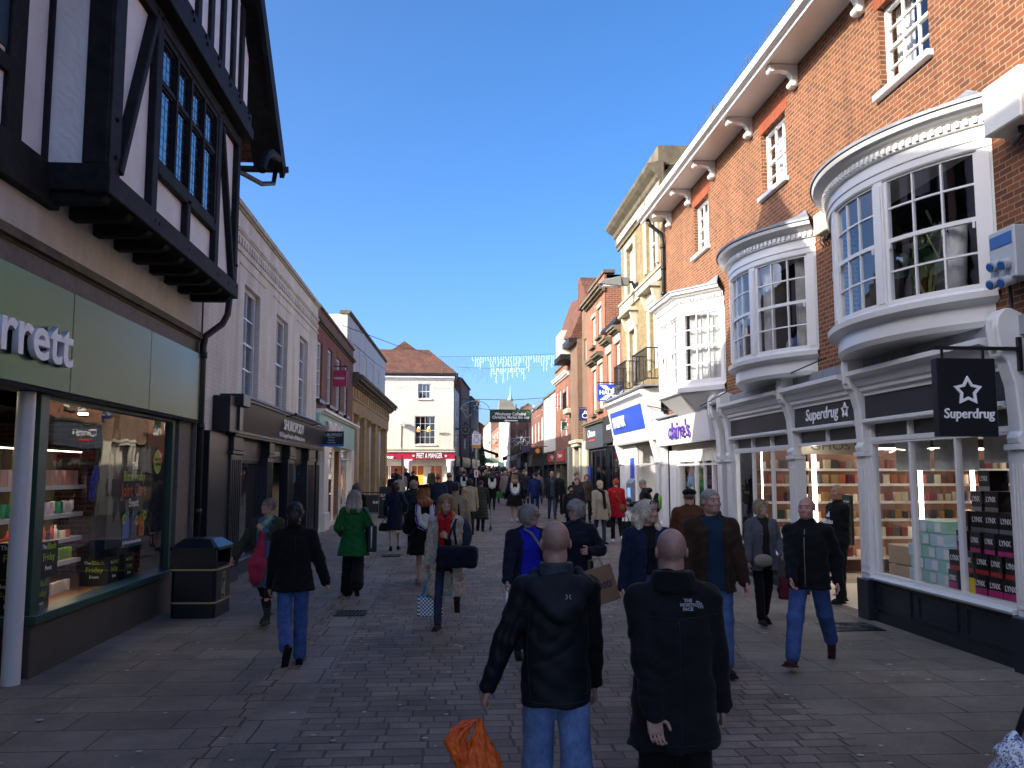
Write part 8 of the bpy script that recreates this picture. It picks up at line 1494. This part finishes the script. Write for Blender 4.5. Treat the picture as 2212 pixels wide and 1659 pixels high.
kraft = paint('kraft_paper', '#8e7459', .8, .1); c = P.world((-.28, .20, 1.0)); e = empty('paper_bag', tuple(c), math.radians(8), 'brown paper chemist bag with dark blue script lettering, tilted beside the curly haired woman', 'paper bag'); m = MB(); m.hexa([(-.17, -.06, -.40), (.17, -.06, -.40), (.17, .06, -.40), (-.17, .06, -.40)], [(-.165, -.03, .0), (.165, -.03, .0), (.165, .03, .0), (-.165, .03, .0)]); m.build('body', kraft, e)
for y in (-.03, .03): MB().tube([(-.08, y, 0), (-.06, y, .10), (.06, y, .10), (.08, y, 0)], .005, 5).build('handle', kraft, e)
text('lettering', 'Boots', .15, paint('script_blue', '#1c2c66', .5), e, (0, -.056, -.19), facing='-y', extrude=.001, shear=.35, width=.22); e.rotation_euler = (0, math.radians(-16), math.radians(8))
P = person(2.02, 8.8, 1.68, 178, 'white blond woman in a navy fleece with sunglasses pushed up on her head', sex='f', wd=1.08, coat=dict(c='#1a2740', hem=.70, bulk=.03, amp=.006), inner=('#14161c', .05, 1.0, 1.46), trousers=(('denim', '#2a3a58'),), hair=('longer', '#d2c6ac'), head=(42, 0), legs=(.1, .05, -.1, .1), skin=(.55, .31, .24))
m = MB(); [m.tube([tuple(P.hd((.036*s+.024*math.cos(a), .078+.01*math.sin(a), 1.735+.018*math.sin(a)))) for a in np.linspace(0, 6.28, 12)], .006, 5) for s in (-1, 1)]; m.build('sunglasses', paint('tortoise', '#2a1c18', .2), P.e)
P = person(3.62, 13.0, 1.72, -6, 'man seen from behind in a brown jacket and black flat cap', step=.012, coat=dict(c='#5f3a22', hem=.78, bulk=.045, amp=.007), trousers=('#2a2624',), hair=('crop', '#6a6058'), legs=(.1, .05, -.1, .1), wd=1.08)
s_ = SD(); s_.ell(P.hd((0, -.01, 1.70)), (.098, .115, .062)); s_.ell(P.hd((0, .09, 1.68)), (.07, .06, .015)); V, Q = s_.mesh(.011); vq_obj('flat_cap', V, Q, clothmat('#111113'), P.e)
P = person(4.45, 14.8, 1.58, 0, 'person in a pale knitted hat half hidden behind the brown jacket man', step=.013, coat=dict(c='#3a3330', hem=.78, bulk=.03), trousers=('#2a2624',), hair=('crop', '#8a8278'), legs=(.1, .05, -.1, .1))
s_ = SD(); s_.ell(P.hd((0, -.01, 1.69)), (.1, .115, .085)); V, Q = s_.mesh(.012); vq_obj('knitted_hat', V, Q, clothmat('#b9c2c4'), P.e)
P = person(2.66, 8.75, 1.79, 176, 'grey bearded man in a brown suede jacket over a teal sweater', wd=1.1, coat=dict(c='#38281c', hem=.76, bulk=.035, amp=.007, collar=.04), inner=('#173248', .085, .78, 1.45), trousers=(('denim', '#3a5a88'), .074, .064), hair=('crop', '#8d8780'), beard=('#8a8078', .5), hands=((-.26, .1, .85), (.26, .1, .85)), head=(22, 0), legs=(.1, .05, -.1, .1), brow='#6a625a', skin=(.52, .29, .22))
seams(P, [[(-.16, 1.0), (-.10, 1.0)], [(.16, 1.0), (.10, 1.0)], [(-.14, 1.25), (-.13, .8)], [(.14, 1.25), (.13, .8)]], 1, clothmat('#22170f'), .003)
P = person(4.18, 11.5, 1.60, -176, 'woman in a grey tweed coat and black trousers with a leopard print pouch', sex='f', coat=dict(c=('tweed', '#6a6a70', '#3c3c42'), hem=.74, bulk=.035, amp=.006), inner=('#2a2620', .06, .76, 1.42), trousers=(BLK, .066, .062), hair=('bob', '#9a8460'), hands=((-.22, .18, .98), (.27, .1, .82)), grip=(1.1, .5), legs=(-.12, .25, .15, .05), head=(14, 0), skin=(.52, .3, .23), shoes='#1a1614')
c = P.world((.10, .24, .95)); item('pouch_bag', 'leopard print pouch carried at the front of the grey tweed coat', 'pouch', clothmat(('print', '#8c8278', '#2a241e', '#b0a89c', 60)), SD().ell((0, 0, 0), (.13, .07, .085)), None, tuple(c), P.e.rotation_euler.z)
bag_at(P, (-.30, .16, .92), 'handbag', 'maroon leather handbag swinging beside the grey tweed coat woman', 'handbag', clothmat(('gloss', '#5a1528')), .26, .30, .12, .18, handle=clothmat('#8a6a48'), taper=.8)
P = person(3.80, 9.1, 1.75, 145, 'shaven headed man in a black zip jacket and turned up blue jeans striding past', wd=1.08, coat=dict(c='#101217', hem=.80, bulk=.03, amp=.006, collar=.05, vneck=1.32), inner=('#3a4a66', .05, 1.2, 1.46), trousers=(('denim', '#2c4a80'), .078, .068), hair=('none',), bald=True, beard=('#6a5040', .35), hands=((-.26, -.05, .88), (.10, .26, .92)), grip=(.5, .6), legs=(-.45, .22, .42, .05), head=(-5, 0), shoes='#3a1216', boots=.2, skin=(.52, .28, .21), spread=(-.02, .02))
seams(P, [[(0, 1.42), (0, .83)]], 1, M['chrome'], .003, 'zip'); seams(P, [[(-.12, 1.02), (-.09, .88)], [(.12, 1.02), (.09, .88)], [(-.17, .83), (.17, .83)]], 1, clothmat('#2a2d34'))
P = person(6.05, 13.3, 1.78, 100, 'man in a black hooded top and black trousers standing in the chemist doorway', step=.011, coat=dict(c='#101115', hem=.85, bulk=.03, amp=.007), trousers=(BLK, .08, .075), hair=('none',), bald=True, hands=((-.02, .20, 1.02), (.06, .22, .98)), legs=(.1, .05, -.08, .05), skin=(.38, .20, .13), group='people standing by the shops')
text('logo', 'adidas', .1, M['letter_white'], P.e, tuple(P.up((0, .172, 1.2))), facing='+y', extrude=.001, bold=.002); m = MB(); [m.hexa(*[[tuple(P.up((x+.0, y, 1.27))), tuple(P.up((x+.02, y, 1.27))), tuple(P.up((x+.03-.01, y, 1.27+h))), tuple(P.up((x, y, 1.27+h)))] for y in (.168, .174)]) for x, h in ((-.04, .08), (-.01, .055), (.02, .03))]; m.build('stripe_emblem', M['letter_white'], P.e)
P = person(3.50, 4.5, 1.66, 0, 'person in black at the right edge, mostly out of the picture', step=.012, coat=dict(c='#101014', hem=.75, bulk=.03), trousers=(BLK,), hair=('bob', '#3a2a22'), hands=((-.26, -.02, .95), (.27, .03, .80)))
fl_ = clothmat(('print', '#c9d2de', '#4a5f94', '#e6eaf0', '#8a8478', '#d8dfe8', 22)); s_ = SD(); s_.chain([(0, 0, 0), (-.02, 0, -.10), (.0, 0, -.22)], [.02, .07, .13], .04); s_.ell((.03, 0, -.28), (.2, .12, .16), None, .05); s_.disp = fold(.012)
item('floral_bag', 'floral blue and white fabric bag hanging at the bottom right corner', 'bag', fl_, s_, None, (2.76, 4.2, .74), 0, .009, parts=[('strap', MB().tube([(.01, 0, -.01), (.05, 0, .08), (.10, 0, .17), (.30, .14, .17), (.46, .26, .16)], .018, 8), clothmat('#23211f'))])
P = person(9.3, 14.2, 1.7, 95, 'shop assistant with dark hair standing inside the chemist', step=.014, sex='f', coat=dict(c='#16161a', hem=.85, bulk=.01), trousers=(BLK,), hair=('bob', '#1a1412'), skin=(.25, .13, .09), group='people standing by the shops', z=.02)
# ---- small figures by the corner cafe and the crowd
def fig(x, y, h, f, lab, c, hair, hs='crop', hem=.75, sex='m', tr=BLK, grp='people by the corner cafe', **k): return person(x, y, h, f, lab, step=.022, det=False, sex=sex, coat=dict(c=c, hem=hem, bulk=.03, amp=.004), trousers=(tr,), hair=(hs, hair), legs=(.12, .1, -.12, .15), group=grp, **k)
fig(-2.55, 53, 1.78, 170, 'man in a black suit and pale tie before the cafe window', '#14151a', '#3a3028'); fig(-3.1, 52, 1.75, 60, 'man in a black jacket by the left cafe window', '#17181c', '#1c1613')
fig(-2.0, 49, 1.65, 0, 'woman in a pale fur hooded coat at the cafe door', '#8c867c', '#2a201a', 'bob', sex='f'); fig(-1.75, 44, 1.74, -10, 'person in a black puffer seen from behind at the cafe', '#121316', '#1c1613')
fig(-2.6, 50, 1.62, 20, 'woman in a light patterned top by the cafe pillar', '#a89a8c', '#6a4a34', 'bob', sex='f'); fig(-1.1, 56, 1.7, 180, 'person in olive standing in the cafe doorway', '#55503c', '#3a3028')
fig(-2.6, 41, 1.62, 0, 'woman in black seated height behind the left barrier', '#1a1a1e', '#1c1613', 'bob', sex='f'); fig(-2.15, 38.6, 1.6, 0, 'woman in a cream jacket behind the advertising board', '#b5ad9c', '#4a3426', 'bob', sex='f')
P = fig(.72, 41.5, 1.74, 0, 'dark haired graduate with white hood further up on the left', '#101014', '#14100e', 'short', hem=.5); gown(P)
P = fig(2.0, 40.5, 1.72, 0, 'graduate with a large white hood in the middle distance', '#101014', '#17110e', 'long', hem=.5, sex='f'); gown(P, '#d9d6c6')
P = person(2.95, 45.5, 1.72, 10, 'woman in a beige hooded puffer jacket walking off in the middle distance', step=.018, det=False, sex='f', coat=dict(c=('gloss', '#8f8074'), hem=.62, bulk=.05, quilt=.012), trousers=(BLK,), hair=('bob', '#a89478'), legs=(-.3, .6, .2, .05), shoes='#dcdcdc'); bag_at(P, (-.3, 0, .8), 'green_shopping_bag', 'bright green shopping bag of the beige puffer woman', 'shopping bag', clothmat('#3f8a3a'), .36, .34, .14, .12, step=.02)
fig(4.6, 36.5, 1.72, 190, 'dark dressed man behind the bald bearded man', '#1a2224', '#5a4a3e', grp='people walking in the street'); fig(5.0, 31.5, 1.70, 175, 'woman in brown coat by the card shop', '#4a3a30', '#6a4a34', 'bob', sex='f', grp='people walking in the street'); fig(3.1, 42, 1.74, 180, 'man in navy jacket facing us behind the suited man', '#1c2436', '#3a3028', grp='people walking in the street'); fig(3.9, 44, 1.70, 178, 'fair faced man in grey among the middle crowd', '#2c2f36', '#8a6e50', grp='people walking in the street')
CC = [('black', '#131317'), ('dark navy', '#1a2234'), ('charcoal', '#26282d'), ('olive', '#34382c'), ('maroon', '#4a1f28'), ('beige', '#8e8069'), ('grey', '#4c5058'), ('blue', '#2a3f66'), ('brown', '#453428'), ('black', '#101012')]
HC = [('dark', '#1c1613', 'crop'), ('brown', '#4a3426', 'bob'), ('grey', '#86807a', 'crop'), ('blond', '#a08a62', 'long'), ('dark', '#201814', 'short')]
protos_p = []
for i in range(10):
    cn, cc = CC[i]; hn, hc, hst = HC[i % 5]; p = person(3, 60, 1.7, 0 if i % 3 else 180, 'x', step=.026, det=False, sex='f' if hst in ('bob', 'long') else 'm', coat=dict(c=cc, hem=.7 if i % 2 else .55, bulk=.035), trousers=(BLK if i % 2 else NAVY,), hair=(hst, hc), legs=(.2, .1, -.2, .3) if i % 2 else (-.15, .2, .2, .05), group='dense crowd up the street'); protos_p.append((p.e, cn, hn, 0 if i % 3 else 180))
def copy_tree(o, parent=None):
    c = o.copy(); COL.objects.link(c)
    if parent: c.parent = parent
    for ch in o.children: copy_tree(ch, c)
    return c
rc = random.Random(11); used = []; k = 0
bandn = [(46, 'front'), (56, 'nearer middle'), (66, 'middle'), (78, 'farther middle'), (92, 'far end')]
lx = lambda Y: float(np.interp(Y, [40, 58, 60, 84, 86, 130], [-.6, .5, .95, 3.3, 2.6, 2.6])); rx_ = lambda Y: 5.3
side = ('left', 'left centre', 'centre', 'right centre', 'right')
for i in range(1000):
    if k >= 96: break
    t = rc.random(); Y = 46+58*t**1.1; X = rc.uniform(lx(Y)+.3, rx_(Y))
    if any((X-a)**2+((Y-b)*.6)**2 < .22 for a, b in used): continue
    ds = 'tall ' if k % 3 == 0 else 'short ' if k % 3 == 1 else ''
    used.append((X, Y)); e0, cn, hn, f0 = protos_p[k % 10]
    o = e0 if k < 10 else copy_tree(e0); o.location = (X, Y, gz(Y)); h = {'tall ': rc.uniform(1.76, 1.86), 'short ': rc.uniform(1.54, 1.62), '': rc.uniform(1.66, 1.72)}[ds]; s = h/1.75; o.scale = (s, s, s); o.rotation_euler = (0, 0, math.radians(f0+rc.uniform(-25, 25)))
    fr_ = (X-lx(Y))/(rx_(Y)-lx(Y)); bn = [n for y0, n in bandn if Y >= y0][-1]
    o['label'] = '%s%s haired shopper in %s %s in the crowd, %s, %s' % (ds, hn, cn, 'walking away' if f0 == 0 else 'coming closer', bn, side[min(4, int(fr_*5))]); k += 1
print('objects', len(bpy.data.objects))
